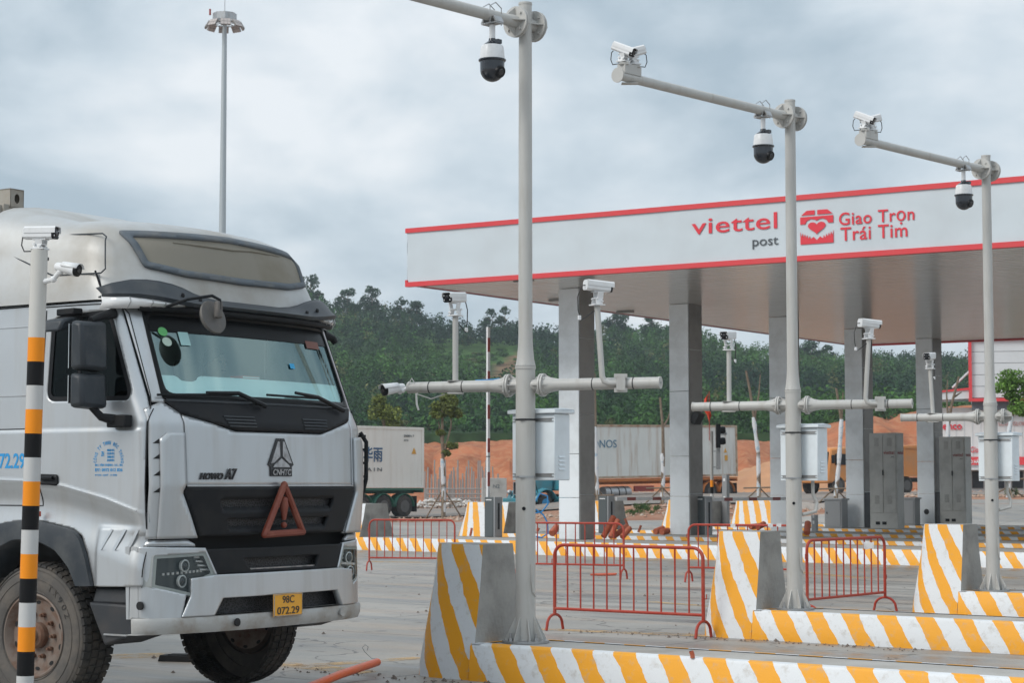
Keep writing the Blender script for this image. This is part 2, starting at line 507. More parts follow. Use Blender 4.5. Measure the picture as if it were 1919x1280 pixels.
# ------------------------------------------------------------------ bank of red earth
def interp(tab, x):
    if x <= tab[0][0]: return tab[0][1]
    for (a, va), (b, vb) in zip(tab, tab[1:]):
        if x <= b: return va + (vb - va) * (x - a) / (b - a)
    return tab[-1][1]
BANK = [(-9, 6.1), (0, 6.1), (8, 5.4), (18, 5.3), (22.5, 5.2), (26, 5.0), (29, 7.0), (31, 7.3), (33, 6.9), (35, 7.8), (39, 8.3), (46, 8.0), (60, 8.5)]
def earth_bank():
    m = mat('red_earth', (0.36, 0.115, 0.045), 0.95, dirt=(0.45, 0.22, 0.11), dirt_amt=0.85, dscale=0.6, vary=0.3, bump=1.0, bscale=2.5, streak=True)
    P = []
    for j in range(34):
        y = 148 + j * 1.1; row = []
        for i in range(150):
            x = -45 + i * 0.8
            top = interp(BANK, x)
            t = sstep(0, 22, y - 148 - 2.5 * hnoise(x, 0, 0.35, 1) + 1.2 * hnoise(x, 3, 1.4, 4))
            gl = abs(math.sin(x * 1.1 + 2 * hnoise(x, 0, .5, 2))) ** .6
            t = max(0, t - 0.10 * (1 - gl) * math.sin(PI * min(1, t)))
            t = t + 0.02 * math.sin(t * 12)
            z = terrain(x, 130) + (top - 1) * t + 0.22 * hnoise(x, y, 0.9, 3) * (0.4 + t) + 0.12 * hnoise(x, y, 3.3, 5)
            if j == 0: z = -0.5
            row.append((x, y, z))
        P.append(row)
    tag(MB().grid(P).build('earth_bank', m, smooth=40), kind='structure')
    # a lower dumped mound on the right
    m2 = mat('sand', (0.48, 0.25, 0.13), 0.95, dirt=(0.40, 0.20, 0.11), dirt_amt=0.8, dscale=0.5, vary=0.15, bump=0.8, bscale=2)
    P = []
    for j in range(22):
        row = []
        for i in range(40):
            x = 11 + i * 0.55; y = 126 + j * 0.75
            r = math.hypot((x - 19.5) / 7.5, (y - 134) / 7.5)
            z = 0.9 + 2.7 * max(0, 1 - r ** 1.25) + 0.22 * hnoise(x, y, 1.7, 8) * (r < 1) - (0.6 if r >= 1 else 0)
            row.append((x, y, z))
        P.append(row)
    tag(MB().grid(P).build('earth_mound', m2, smooth=40), 'pale orange mound of dumped earth behind the rusty white container', 'earth mound')
earth_bank()

# ------------------------------------------------------------------ wooded hill
RIDGE = [(300, 470), (480, 500), (575, 532), (610, 548), (660, 560), (700, 556), (750, 570), (800, 578), (860, 592), (900, 598), (960, 592), (1010, 600),
         (1060, 610), (1130, 598), (1200, 602), (1250, 596), (1330, 614), (1390, 636), (1450, 640), (1510, 646), (1570, 656), (1650, 650),
         (1720, 656), (1800, 652), (1919, 655), (2300, 665)]
YR = 372.0
def hill_z(x, y):
    px = 959.5 + FPX * x / y
    top = CAMH + (905 - (interp(RIDGE, px) + 36)) / FPX * YR
    t = min(1.0, max(0.0, (y - 176) / (YR - 176)))
    base = 6.0
    z = base + (top - base) * (t ** 1.55) + 1.8 * hnoise(x, y, 0.05, 6) * math.sin(PI * t)
    if y > YR: z = top - (y - YR) * 0.35
    return z
def hill():
    m = bpy.data.materials.new('hill_scrub'); m.use_nodes = True
    nt = m.node_tree; N, L = nt.nodes, nt.links; b = N['Principled BSDF']; b.inputs['Roughness'].default_value = 1; b.inputs['Specular IOR Level'].default_value = 0.1
    at = N.new('ShaderNodeAttribute'); at.attribute_name = 'tone'
    tc = N.new('ShaderNodeTexCoord'); n = N.new('ShaderNodeTexNoise'); n.inputs['Scale'].default_value = 0.6; n.inputs['Detail'].default_value = 8
    L.new(tc.outputs['Object'], n.inputs['Vector'])
    r = N.new('ShaderNodeMapRange'); r.inputs['From Min'].default_value = 0.3; r.inputs['From Max'].default_value = 0.7
    r.inputs['To Min'].default_value = 0.55; r.inputs['To Max'].default_value = 1.5
    L.new(n.outputs['Fac'], r.inputs['Value'])
    s = N.new('ShaderNodeVectorMath'); s.operation = 'SCALE'; L.new(at.outputs['Color'], s.inputs[0]); L.new(r.outputs[0], s.inputs['Scale'])
    L.new(s.outputs[0], b.inputs['Base Color'])
    P = []; cols = []
    for j in range(-1, 90):
        y = 172 + max(j, 0) * 2.7 - (j < 0); row = []
        for i in range(190):
            x = (-150 + i * 1.9)
            row.append((x, y, hill_z(x, y) if j >= 0 else -1))
            cols.append(slope_tone(x, y))
        P.append(row)
    o = tag(MB().grid(P).build('hill', m, smooth=60), kind='structure')
    ca = o.data.color_attributes.new('tone', 'FLOAT_COLOR', 'POINT')
    ca.data.foreach_set('color', np.array([(*c, 1) for c in cols], 'f').ravel())
def img(x, y, z):
    f = y * _cp + (z - CAMH) * _sp; u = -y * _sp + (z - CAMH) * _cp
    return 959.5 + FPX * x / f, 640 - FPX * u / f
def in_clearing(px, py):
    g = ((px - 880) / 95) ** 2 + ((py - 640 - (px - 880) * 0.1) / 32) ** 2 < 1
    s = ((px - 945) / 48) ** 2 + ((py - 690 + (px - 945) * 0.75) / 24) ** 2 < 1
    return g, s
def slope_tone(x, y):
    px, py = img(x, y, hill_z(x, y) + 1)
    g, s = in_clearing(px, py)
    if s: return (0.17, 0.11, 0.065)
    if g: return (0.055, 0.11, 0.03)
    return (0.035, 0.07, 0.028)
hill()

def leaf_mat(name, rough=0.75):
    m = bpy.data.materials.new(name); m.use_nodes = True
    nt = m.node_tree; N, L = nt.nodes, nt.links; b = N['Principled BSDF']
    b.inputs['Roughness'].default_value = rough; b.inputs['Specular IOR Level'].default_value = 0.25
    at = N.new('ShaderNodeAttribute'); at.attribute_name = 'tone'
    L.new(at.outputs['Color'], b.inputs['Base Color'])
    tr = N.new('ShaderNodeBsdfTranslucent'); L.new(at.outputs['Color'], tr.inputs['Color'])
    mx = N.new('ShaderNodeMixShader'); mx.inputs[0].default_value = 0.25
    L.new(b.outputs[0], mx.inputs[1]); L.new(tr.outputs[0], mx.inputs[2]); L.new(mx.outputs[0], N['Material Output'].inputs[0])
    MATS[name] = m
    return m
LEAF = leaf_mat('foliage')
RNG = np.random.default_rng(11)
def leaf_cloud(C, RAD, K, size, COLR, jitter=0.35, lobes=5):
    """C (n,3) crown centres, RAD (n,3) radii; K leaf quads for each crown, gathered in lobes; returns vertices and colours"""
    n = len(C)
    lc = RNG.normal(size=(n, lobes, 3)); lc /= np.linalg.norm(lc, axis=2, keepdims=True)
    lc[..., 2] = np.abs(lc[..., 2]) * 0.9 - 0.25
    lc *= RNG.uniform(0.35, 0.75, (n, lobes, 1))
    which = RNG.integers(0, lobes, (n, K))
    base = np.take_along_axis(lc, which[..., None].repeat(3, 2), axis=1)
    d = RNG.normal(size=(n, K, 3)); d /= np.linalg.norm(d, axis=2, keepdims=True)
    r = RNG.uniform(0.25, 1.0, (n, K, 1)) ** 0.5 * 0.5
    P = (base + d * r) * RAD[:, None, :] + C[:, None, :]
    nrm = d + RNG.normal(size=(n, K, 3)) * 0.7 + np.array([0, 0, 0.5]); nrm /= np.linalg.norm(nrm, axis=2, keepdims=True)
    a = np.cross(nrm, RNG.normal(size=(n, K, 3))); a /= np.linalg.norm(a, axis=2, keepdims=True)
    b = np.cross(nrm, a)
    s = (RNG.uniform(0.6, 1.3, (n, K, 1)) * size[:, None, None] if isinstance(size, np.ndarray) else RNG.uniform(0.6, 1.3, (n, K, 1)) * size)
    V = np.stack([P - a * s * 0.5, P - b * s * 0.32, P + a * s * 0.5, P + b * s * 0.32], 2)
    lob_t = RNG.uniform(0.72, 1.28, (n, lobes)); lt = np.take_along_axis(lob_t, which, axis=1)[..., None]
    col = COLR[:, None, :] * lt * RNG.uniform(1 - jitter, 1 + jitter, (n, K, 1))
    col = np.repeat(col[:, :, None, :], 4, 2)
    return V.reshape(-1, 3), col.reshape(-1, 3)
def quad_object(name, V, col, m, parent=None):
    me = bpy.data.meshes.new(name); nv = len(V); nf = nv // 4
    me.vertices.add(nv); me.vertices.foreach_set('co', V.astype('f').ravel())
    me.loops.add(nv); me.loops.foreach_set('vertex_index', np.arange(nv, dtype='i'))
    me.polygons.add(nf); me.polygons.foreach_set('loop_start', np.arange(0, nv, 4, dtype='i'))
    me.update(calc_edges=True)
    ca = me.color_attributes.new('tone', 'FLOAT_COLOR', 'POINT')
    ca.data.foreach_set('color', np.concatenate([col, np.ones((nv, 1))], 1).astype('f').ravel())
    me.materials.append(m)
    o = bpy.data.objects.new(name, me); COL.objects.link(o)
    if parent is not None: o.parent = parent
    return o
def forest():
    C = []; R = []; CO = []
    rnd = random.Random(5)
    y = 178.0
    while y < 384:
        step = 2.25 + (y - 178) * 0.0015
        x = -0.19 * y - 6
        while x < 0.30 * y:
            xx = x + rnd.uniform(-1.5, 1.5); yy = y + rnd.uniform(-1.5, 1.5)
            z = hill_z(xx, yy); px, py = img(xx, yy, z + 1.5)
            g, s = in_clearing(px, py)
            for dz in (0.0, 2.5):
                g2, s2 = in_clearing(*img(xx, yy, z + dz)); g = (g or g2) and yy < 345; s = (s or s2) and yy < 345
            keep = not ((g and rnd.random() < 0.3) or (s and rnd.random() < 0.9))
            if keep:
                low = sstep(250, 190, y) if y < 250 else 0.0
                low = 1 - sstep(185, 275, yy)
                small = g or s or rnd.random() < 0.25 + 0.3 * math.sin(xx * 0.08 + yy * 0.05) + 0.4 * low
                h = rnd.uniform(0.6, 1.3) if small else rnd.uniform(1.4, 3.3)
                if g or s: h = rnd.uniform(.25, .6)
                elif yy > 350: h = rnd.uniform(1.3, 2.8)
                r = rnd.uniform(0.7, 1.4) if small else rnd.uniform(1.0, 2.3)
                C.append((xx, yy, z + h * 0.8)); R.append((r, r, h))
                v = 0.5 + 0.5 * math.sin(xx * 0.06 + 2) * math.cos(yy * 0.045) + rnd.uniform(-0.4, 0.4) + 0.35 * low - 0.15
                v = min(1, max(0, v))
                c0 = np.array((0.013, 0.043, 0.022)); c1 = np.array((0.068, 0.160, 0.034))
                c = c0 + (c1 - c0) * v
                if small: c = c * 1.2
                if g: c = np.array((0.060, 0.135, 0.030))
                if rnd.random() < 0.05: c = np.array((0.12, 0.13, 0.05))
                CO.append(c * rnd.uniform(0.75, 1.25))
            x += step
        y += step * 0.92
    C = np.array(C); R = np.array(R); CO = np.array(CO)
    V, col = leaf_cloud(C, R, 80, 0.46, CO, lobes=6)
    print('forest trees', len(C), 'quads', len(V) // 4)
    tag(quad_object('forest', V, col, LEAF), 'dark green forest covering the hill', 'forest', kind='stuff')
forest()
BARK = mat('bark', (0.16, 0.12, 0.085), 0.9, dirt=(0.3, 0.26, 0.2), dirt_amt=0.6, dscale=9, bump=0.6, bscale=30)
def ridge_tree(px, top_py, h, r, label, feathery=False):
    Y = YR - 4; top = at_dist(px, top_py, Y)
    base = Vector((top.x, Y, top.z - h))
    t = thing('hill_tree', label, 'tree', base, 0, 'trees standing out on the hill ridge')
    tr = MB().pipe([(0, 0, -1.5), (0.1, 0, h * 0.4), (0.0, 0, h * 0.93)], [0.2, 0.15, 0.04], 7)
    for k in range(6):
        a = k * 2.4; z = h * (0.5 + 0.07 * k)
        tr.pipe([(0, 0, z), (math.cos(a) * r * 0.7, math.sin(a) * r * 0.7, z + h * 0.12)], [0.07, 0.02], 5)
    tr.build('trunk', BARK, t)
    rnd = random.Random(int(px))
    k = 5 if feathery else 4
    cs = []; rs = []
    for i in range(k):
        a = i * 2.399; q = r * 0.45 * (1 if i else 0)
        cs.append((math.cos(a) * q, math.sin(a) * q, h * (0.55 + 0.34 * (i % 3) / 2) + rnd.uniform(-.3, .3))); rs.append((r * 0.62, r * 0.62, h * (0.17 if feathery else 0.26)))
    V, col = leaf_cloud(np.array(cs), np.array(rs), 150 if feathery else 300, 0.5, np.array([(0.03, 0.075, 0.035)] * k), lobes=4)
    quad_object('crown', V, col, LEAF, t)
ridge_tree(697, 541, 8, 2.6, 'tallest tree on the ridge, pointed crown halfway between truck and canopy')
ridge_tree(651, 548, 6, 3.0, 'rounded tree on the ridge just right of the truck visor')
ridge_tree(752, 562, 6.5, 2.0, 'narrow ridge tree just left of the canopy corner', True)
ridge_tree(582, 524, 7, 3.2, 'dark ridge tree right at the edge of the truck roof')
ridge_tree(780, 571, 6, 3.0, 'broad dark ridge tree under the left tip of the canopy')
ridge_tree(922, 583, 8, 2.3, 'thin feathery tree on the ridge just left of the nearest tall pole', True)
ridge_tree(946, 578, 8.5, 2.2, 'tall feathery tree on the ridge touching the left side of the nearest pole', True)
ridge_tree(1168, 588, 7.5, 2.6, 'dark ridge tree between the first canopy pillar and the second, left one', False)
ridge_tree(1222, 592, 7, 2.8, 'dense ridge tree beside the second canopy pillar')
ridge_tree(1148, 585, 8, 1.9, 'slim sparse ridge tree right beside the bent camera riser', True)
ridge_tree(1518, 640, 7, 3.2, 'rounded tree on the ridge between third and fourth canopy pillars')
ridge_tree(1550, 645, 6, 2.2, 'small ridge tree just left of the fourth canopy pillar', True)

# ------------------------------------------------------------------ striped paint
def stripe_mat(name, period, slope, duty=0.5, phase=0.0):
    m = bpy.data.materials.new(name); m.use_nodes = True
    nt = m.node_tree; N, L = nt.nodes, nt.links; b = N['Principled BSDF']; b.inputs['Roughness'].default_value = 0.55
    uv = N.new('ShaderNodeUVMap'); s = N.new('ShaderNodeSeparateXYZ'); L.new(uv.outputs[0], s.inputs[0])
    tc = N.new('ShaderNodeTexCoord')
    n = N.new('ShaderNodeTexNoise'); n.inputs['Scale'].default_value = 6; n.inputs['Detail'].default_value = 5; L.new(tc.outputs['Object'], n.inputs['Vector'])
    wob = math_node(N, L, 'MULTIPLY', math_node(N, L, 'SUBTRACT', n.outputs['Fac'], 0.5), 0.085)
    a = math_node(N, L, 'ADD', s.outputs[0], math_node(N, L, 'MULTIPLY', s.outputs[1], slope))
    a = math_node(N, L, 'ADD', a, wob); a = math_node(N, L, 'ADD', a, phase + 100 * period)
    a = math_node(N, L, 'FRACT', math_node(N, L, 'DIVIDE', a, period))
    f = math_node(N, L, 'LESS_THAN', a, duty)
    mx = N.new('ShaderNodeMix'); mx.data_type = 'RGBA'; L.new(f, mx.inputs[0])
    mx.inputs[6].default_value = (0.70, 0.72, 0.74, 1); mx.inputs[7].default_value = (0.83, 0.36, 0.012, 1)
    # scuffs, mostly close to the ground, and thin spots in the paint
    n2 = N.new('ShaderNodeTexNoise'); n2.inputs['Scale'].default_value = 11; n2.inputs['Detail'].default_value = 10; n2.inputs['Roughness'].default_value = 0.7
    L.new(tc.outputs['Object'], n2.inputs['Vector'])
    r = N.new('ShaderNodeMapRange'); r.inputs['From Min'].default_value = 0.53; r.inputs['From Max'].default_value = 0.74; r.inputs['To Max'].default_value = 0.7
    L.new(n2.outputs['Fac'], r.inputs['Value'])
    m2 = N.new('ShaderNodeMix'); m2.data_type = 'RGBA'; L.new(r.outputs[0], m2.inputs[0]); L.new(mx.outputs[2], m2.inputs[6]); m2.inputs[7].default_value = (0.42, 0.38, 0.33, 1)
    L.new(m2.outputs[2], b.inputs['Base Color'])
    bp = N.new('ShaderNodeBump'); bp.inputs['Strength'].default_value = 0.5; bp.inputs['Distance'].default_value = 0.008
    L.new(n2.outputs['Fac'], bp.inputs['Height']); L.new(bp.outputs[0], b.inputs['Normal'])
    MATS[name] = m
    return m
KERB = stripe_mat('kerb_stripes', 0.42, -0.62, 0.5)
KERB_FAR = stripe_mat('kerb_stripes_far', 0.44, -0.7, 0.5)
NOSE = stripe_mat('nose_stripes', 0.37, -0.60, 0.47, 0.12)
NOSE_FAR = stripe_mat('nose_stripes_far', 0.46, -0.40, 0.5)
CONC = mat('raw_concrete', (0.37, 0.36, 0.34), 0.9, dirt=(0.20, 0.195, 0.185), dirt_amt=0.9, dscale=1.7, vary=0.18, bump=0.4, bscale=25)
SLAB = mat('island_slab', (0.40, 0.385, 0.36), 0.85, dirt=(0.27, 0.24, 0.21), dirt_amt=0.8, dscale=1.2, vary=0.12, bump=0.3, bscale=30)
DX = Vector((.788, -.616, 0)); NX = Vector((.616, .788, 0))
ISL_RZ = math.atan2(-.616, .788)
def island(base, s0, s1, na, nb, label, kmat, group, wx=0.0, h=0.31):
    """kerbed toll island in its own frame: X along the lane (towards the right), Y away from the camera"""
    t = thing('toll_island', label, 'traffic island', base, ISL_RZ, group)
    k = MB(); lip = 0.05
    # kerb faces (long near, long far, both short ends)
    segs = [((s0, na), (s1, na)), ((s1, na), (s1, nb)), ((s1, nb), (s0, nb)), ((s0, nb), (s0, na))]
    run = 0
    for (a, b) in segs:
        ln = math.hypot(b[0] - a[0], b[1] - a[1]); ns = max(2, int(ln / 0.25))
        nx, ny = (b[1] - a[1]) / ln, -(b[0] - a[0]) / ln
        rows = []; uvr = []
        prof = [(0.022, -0.02), (0.014, h * 0.55), (0.006, h * 0.6), (0.0, h - 0.02), (-0.015, h), (-0.10, h + 0.004)]
        acc = [0]
        for (q, w), (q2, w2) in zip(prof, prof[1:]): acc.append(acc[-1] + math.hypot(q2 - q, w2 - w))
        for (off, z), ac in zip(prof, acc):
            row = []; ur = []
            for i in range(ns + 1):
                f = i / ns; wob = 0.006 * hnoise(i * 0.9 + run, z * 9, 1, 3)
                row.append((a[0] + (b[0] - a[0]) * f + nx * (off + wob), a[1] + (b[1] - a[1]) * f + ny * (off + wob), z)); ur.append((run + ln * f, -ac))
            rows.append(row); uvr.append(ur)
        k.grid(rows, uvs=uvr); run += ln
    k.build('kerb', kmat, t, smooth=50)
    s = MB().box(((s0 + s1) / 2, (na + nb) / 2, h / 2 - 0.003), (s1 - s0 - 0.19, nb - na - 0.19, h)).build('slab', SLAB, t, smooth=0)
    return t
def nose_block(base, s_end, half, ln, H, label, pmat, group, y0=0.0, name='nose_block'):
    """concrete end block: rounded painted nose, bare end face"""
    t = thing(name, label, 'concrete block', base, ISL_RZ, group)
    shrink = 0.46; nn = 20
    def outline(sc, top):
        pts = []
        hh = half * (1 - shrink * sc); L2 = ln - half
        xe = s_end - 0.02 * sc
        xs = s_end - L2 + 0.05 * sc
        pts.append((xe, -hh)); pts.append((xe - (xe - xs) * 0.5, -hh)); pts.append((xs, -hh))
        for k in range(1, nn):
            a = -PI / 2 - PI * k / nn
            pts.append((xs + hh * 1.0 * math.cos(a) * (half * (1 - 0.30 * sc)) / hh, hh * math.sin(a)))
        pts.append((xs, hh)); pts.append((xe - (xe - xs) * 0.5, hh)); pts.append((xe, hh))
        return pts
    lv = [(0.0, -0.03), (0.05, 0.1), (0.25, 0.31), (0.5, 0.55), (0.75, 0.8), (0.95, H - 0.04), (1.0, H)]
    rows = []; uvr = []
    base_o = outline(0, False); acc = [0]
    for a, b in zip(base_o, base_o[1:]): acc.append(acc[-1] + math.hypot(b[0] - a[0], b[1] - a[1]))
    for sc, z in lv:
        o = outline(sc, False)
        rows.append([(x, y0 + y, z) for x, y in o])
        uvr.append([(-u, -(z - 0.0) * 1.0) for u in acc])
    m = MB().grid(rows[::-1], uvs=uvr[::-1])
    m.build('painted_nose', pmat, t, smooth=50)
    c = MB()
    top = outline(1.0, True)
    # rim and flat top
    xe = top[0][0]
    c.prism([p for p in top], lambda x, y: (x, y0 + y, H + 0.002), lambda x, y: (x, y0 + y, H - 0.08))
    for (s1, z1), (s2, z2) in zip(lv, lv[1:]):
        a = outline(s1, 0); b = outline(s2, 0)
        c.add([(a[0][0], y0 + a[0][1], z1), (a[-1][0], y0 + a[-1][1], z1), (b[-1][0], y0 + b[-1][1], z2), (b[0][0], y0 + b[0][1], z2)], [(0, 1, 2, 3)])
    c.build('concrete_core', CONC, t, smooth=0)
    return t
P1 = Vector((0.116, 16.87, 0)); P2 = Vector((3.04, 21.24, 0)); P3 = Vector((6.06, 24.88, 0))
isl_lab = ['nearest striped toll island running out of the bottom right corner',
           'second striped toll island from the front, carrying the middle tall pole',
           'third striped toll island from the front, carrying the right-hand tall pole']
blk_lab = ['nearest yellow and white striped concrete end block, left of the nearest pole',
           'striped concrete end block beside the base of the middle tall pole',
           'striped concrete end block beside the base of the right-hand tall pole']
for P, a, b in zip((P1, P2, P3), isl_lab, blk_lab):
    island(P, -0.30, 9.5, -0.38, 0.40, a, KERB, 'near toll islands with striped kerbs')
    nose_block(P, -0.28, 0.38, 0.80, 1.14, b, NOSE, 'striped end blocks of the near islands')
far_lab = ['long far toll island with striped kerb carrying the first canopy pillar', 'far toll island behind the first pillar, carrying the second canopy pillar',
           'far toll island carrying the third canopy pillar', 'far toll island carrying the fourth canopy pillar and a tall grey cabinet',
           'farthest toll island, carrying the fifth canopy pillar']
fblk_lab = ['far striped end block directly right of the truck bumper', 'far striped end block behind the first slim grey gate box',
            'far striped end block hidden mostly behind the first canopy pillar', 'far striped end block showing just left of the second canopy pillar',
            'farthest striped end block, left of the third canopy pillar']
FAR = []
for i in range(5):
    n0 = 36.4 + 5.12 * i
    s = (-35.5, -34.95, -35.3, -35.1, -35.7)[i]
    base = DX * s + NX * n0
    t = island(base, 1.9, 34, 0.0, 2.42, far_lab[i], KERB_FAR, 'far toll islands under the canopy')
    nose_block(base, 2.1, 0.74, 1.95, 1.14, fblk_lab[i], NOSE_FAR, 'striped end blocks of the far islands', y0=0.78)
    FAR.append(n0)

# ------------------------------------------------------------------ canopy
CE = Vector((.843, -.538, 0)).normalized(); CB = Vector((.565, .825, 0)).normalized()
C0 = Vector((-2.49, 46.5, 0))
ZS, ZT = 6.37, 7.69
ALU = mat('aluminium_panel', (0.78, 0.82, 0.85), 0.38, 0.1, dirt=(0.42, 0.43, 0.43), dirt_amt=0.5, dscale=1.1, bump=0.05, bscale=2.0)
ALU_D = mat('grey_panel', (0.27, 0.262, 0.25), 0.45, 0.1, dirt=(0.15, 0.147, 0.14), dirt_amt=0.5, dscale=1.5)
RED = mat('red_trim', (0.66, 0.045, 0.055), 0.45, dirt=(0.55, 0.08, 0.08), dirt_amt=0.5, dscale=1)
BANNER = mat('banner_white', (0.56, 0.62, 0.66), 0.5, dirt=(0.5, 0.54, 0.57), dirt_amt=0.7, dscale=0.5, bump=0.15, bscale=1.2)
def soffit_mat():
    m = bpy.data.materials.new('soffit_strips'); m.use_nodes = True
    nt = m.node_tree; N, L = nt.nodes, nt.links; b = N['Principled BSDF']
    b.inputs['Base Color'].default_value = (0.50, 0.47, 0.44, 1); b.inputs['Metallic'].default_value = 0.35; b.inputs['Roughness'].default_value = 0.2
    tc = N.new('ShaderNodeTexCoord'); s = N.new('ShaderNodeSeparateXYZ'); L.new(tc.outputs['Object'], s.inputs[0])
    a = math_node(N, L, 'FRACT', math_node(N, L, 'DIVIDE', math_node(N, L, 'ADD', s.outputs[1], 100), 0.30))
    g = math_node(N, L, 'LESS_THAN', a, 0.2)
    mx = N.new('ShaderNodeMix'); mx.data_type = 'RGBA'; L.new(g, mx.inputs[0]); mx.inputs[6].default_value = (0.74, 0.73, 0.715, 1); mx.inputs[7].default_value = (0.24, 0.23, 0.22, 1)
    L.new(mx.outputs[2], b.inputs['Base Color'])
    n = N.new('ShaderNodeTexNoise'); n.inputs['Scale'].default_value = 1.2; n.inputs['Detail'].default_value = 3
    mp = N.new('ShaderNodeMapping'); mp.inputs['Scale'].default_value = (0.5, 6, 1); L.new(tc.outputs['Object'], mp.inputs['Vector']); L.new(mp.outputs[0], n.inputs['Vector'])
    bp = N.new('ShaderNodeBump'); bp.inputs['Strength'].default_value = 0.35; bp.inputs['Distance'].default_value = 0.05
    L.new(n.outputs['Fac'], bp.inputs['Height']); L.new(bp.outputs[0], b.inputs['Normal'])
    return m
def canopy():
    LEN, DEP = 27.0, 25.0
    rz = math.atan2(CE.y, CE.x)
    t = thing('toll_canopy', 'long flat white canopy with red edges on tall grey pillars', 'canopy', C0, rz)
    cb = Matrix.Rotation(-rz, 3, 'Z') @ CB   # depth direction in the local frame
    def q(s, d, z): return (s + cb.x * d, cb.y * d, z)
    # soffit slightly recessed
    m = MB(); m.add([q(0.12, 0.12, ZS), q(LEN, 0.12, ZS), q(LEN, DEP - .12, ZS), q(0.12, DEP - .12, ZS)], [(0, 3, 2, 1)])
    m.build('soffit', soffit_mat(), t, smooth=0)
    r = MB(); r.add([q(0, 0, ZT - 0.05), q(LEN, 0, ZT - 0.05), q(LEN, DEP, ZT - 0.05), q(0, DEP, ZT - 0.05)], [(0, 1, 2, 3)])
    r.build('roof', ALU, t, smooth=0)
    f = MB()
    def band(mb, z0, z1, o):
        for a, b in (((0, 0), (LEN, 0)), ((0, DEP), (0, 0)), ((LEN, DEP), (0, DEP))):
            end = a == (0, DEP); zz0 = z0 + (0.052 if end and z0 < ZS else 0)
            A0 = Vector(q(a[0], a[1], zz0)); B0 = Vector(q(b[0], b[1], zz0)); d = (B0 - A0).normalized(); n = Vector((d.y, -d.x, 0)) * o
            e = d * o; i = -Vector((d.y, -d.x, 0)) * (0.02 if end else 0.10)
            A = A0 - e + n; B = B0 + e + n; up = Vector((0, 0, z1 - z0))
            mb.hexa([A, B, B0 + e + i, A0 - e + i, A + up, B + up, B0 + e + i + up, A0 - e + i + up])
    fb = MB()
    # banner face: a grid so that it can sag and wrinkle a little
    for a, b in (((0, 0), (LEN, 0)), ((0, DEP), (0, 0)), ((LEN, DEP), (0, DEP))):
        A0 = Vector(q(a[0], a[1], 0)); B0 = Vector(q(b[0], b[1], 0)); d = (B0 - A0).normalized(); n = Vector((d.y, -d.x, 0)); ln = (B0 - A0).length
        rows = []
        for j in range(9):
            z = ZS - 0.02 + (ZT - ZS) * j / 8
            rows.append([tuple(A0 + d * (ln * i / 90) + n * (0.008 * hnoise(i * 0.35, j * 0.8, 1, 2) + 0.006) + Vector((0, 0, z))) for i in range(91)])
        fb.grid(rows)
    fb.build('fascia', BANNER, t, smooth=60)
    rd = MB(); band(rd, ZS - 0.05, ZS + 0.06, 0.04); rd.build('lower_trim', RED, t, smooth=0)
    rd = MB(); band(rd, ZT - 0.08, ZT + 0.03, 0.04); rd.build('upper_trim', RED, t, smooth=0)
    # soffit services: small lamp boxes seen from below
    g = MB()
    for s_, d_ in ((3, 0.4), (1.0, 5), (0.6, 9)): g.box(q(s_, d_, ZS - 0.03), (0.5, 0.12, 0.05))
    g.build('edge_bracket', ALU_D, t, smooth=0)
    # lettering on the fascia
    def put(px0, py0, px1, py1):
        a = on_plane(px0, py0, C0, (CE.y, -CE.x)); b = on_plane(px1, py1, C0, (CE.y, -CE.x))
        s0 = (a - C0).dot(CE); s1 = (b - C0).dot(CE)
        return s0, s1, a.z, b.z
    def fm(s0, z0):
        return lambda x, y, z: (s0 + x, -0.018 - z, z0 + y)
    red = mat('letter_red', (0.68, 0.03, 0.05), 0.45); gry = mat('letter_grey', (0.07, 0.08, 0.09), 0.5)
    s0, s1, z0, z1 = put(1297, 440, 1457, 397)
    T = MB(); T.text('viettel', fm(s0, z0), s1 - s0, z1 - z0, bold=0.005, depth=0.008, spacing=1.04); T.build('lettering', red, t, smooth=0)
    s0, s1, z0, z1 = put(1411, 467, 1459, 444)
    T = MB(); T.text('post', fm(s0, z0), s1 - s0, z1 - z0, depth=0.008); T.build('lettering', gry, t, smooth=0)
    s0, s1, z0, z1 = put(1475.5, 468, 1477.5, 387)
    T = MB(); T.box(((s0 + s1) / 2, -0.03, (z0 + z1) / 2), (0.03, 0.02, z1 - z0)); T.build('divider', gry, t, smooth=0)
    T = MB()
    s0, s1, z0, z1 = put(1573, 417.5, 1714, 391)
    T.text('Giao Trọn', fm(s0, z0 - 0.13), s1 - s0, None, bold=0.009, depth=0.008, spacing=1.06)
    s0, s1, z0, z1 = put(1576, 452, 1701, 423)
    T.text('Trái Tim', fm(s0, z0), s1 - s0, None, bold=0.009, depth=0.008, spacing=1.06)
    T.build('lettering', red, t, smooth=0)
    # emblem: open box with a heart above two hands
    s0, s1, z0, z1 = put(1501, 458.5, 1562, 389)
    W, Hh = s1 - s0, z1 - z0
    E = MB()
    def pol(pts, o=0.0):
        E.prism(pts, lambda x, y: (s0 + x * W, -0.026 - o, z0 + y * Hh), lambda x, y: (s0 + x * W, -0.015, z0 + y * Hh))
    pol([(0.03, 0.84), (0.2, 0.97), (0.44, 0.97), (0.44, 0.84)]); pol([(0.52, 0.84), (0.52, 0.97), (0.82, 0.97), (0.98, 0.84)])
    pol([(0, 0.58), (0, 0.79), (1, 0.79), (1, 0.58), (0.85, 0.58), (0.8, 0.67), (0.68, 0.72), (0.56, 0.70), (0.5, 0.66), (0.44, 0.70), (0.32, 0.72), (0.2, 0.67), (0.15, 0.58)])
    heart = []
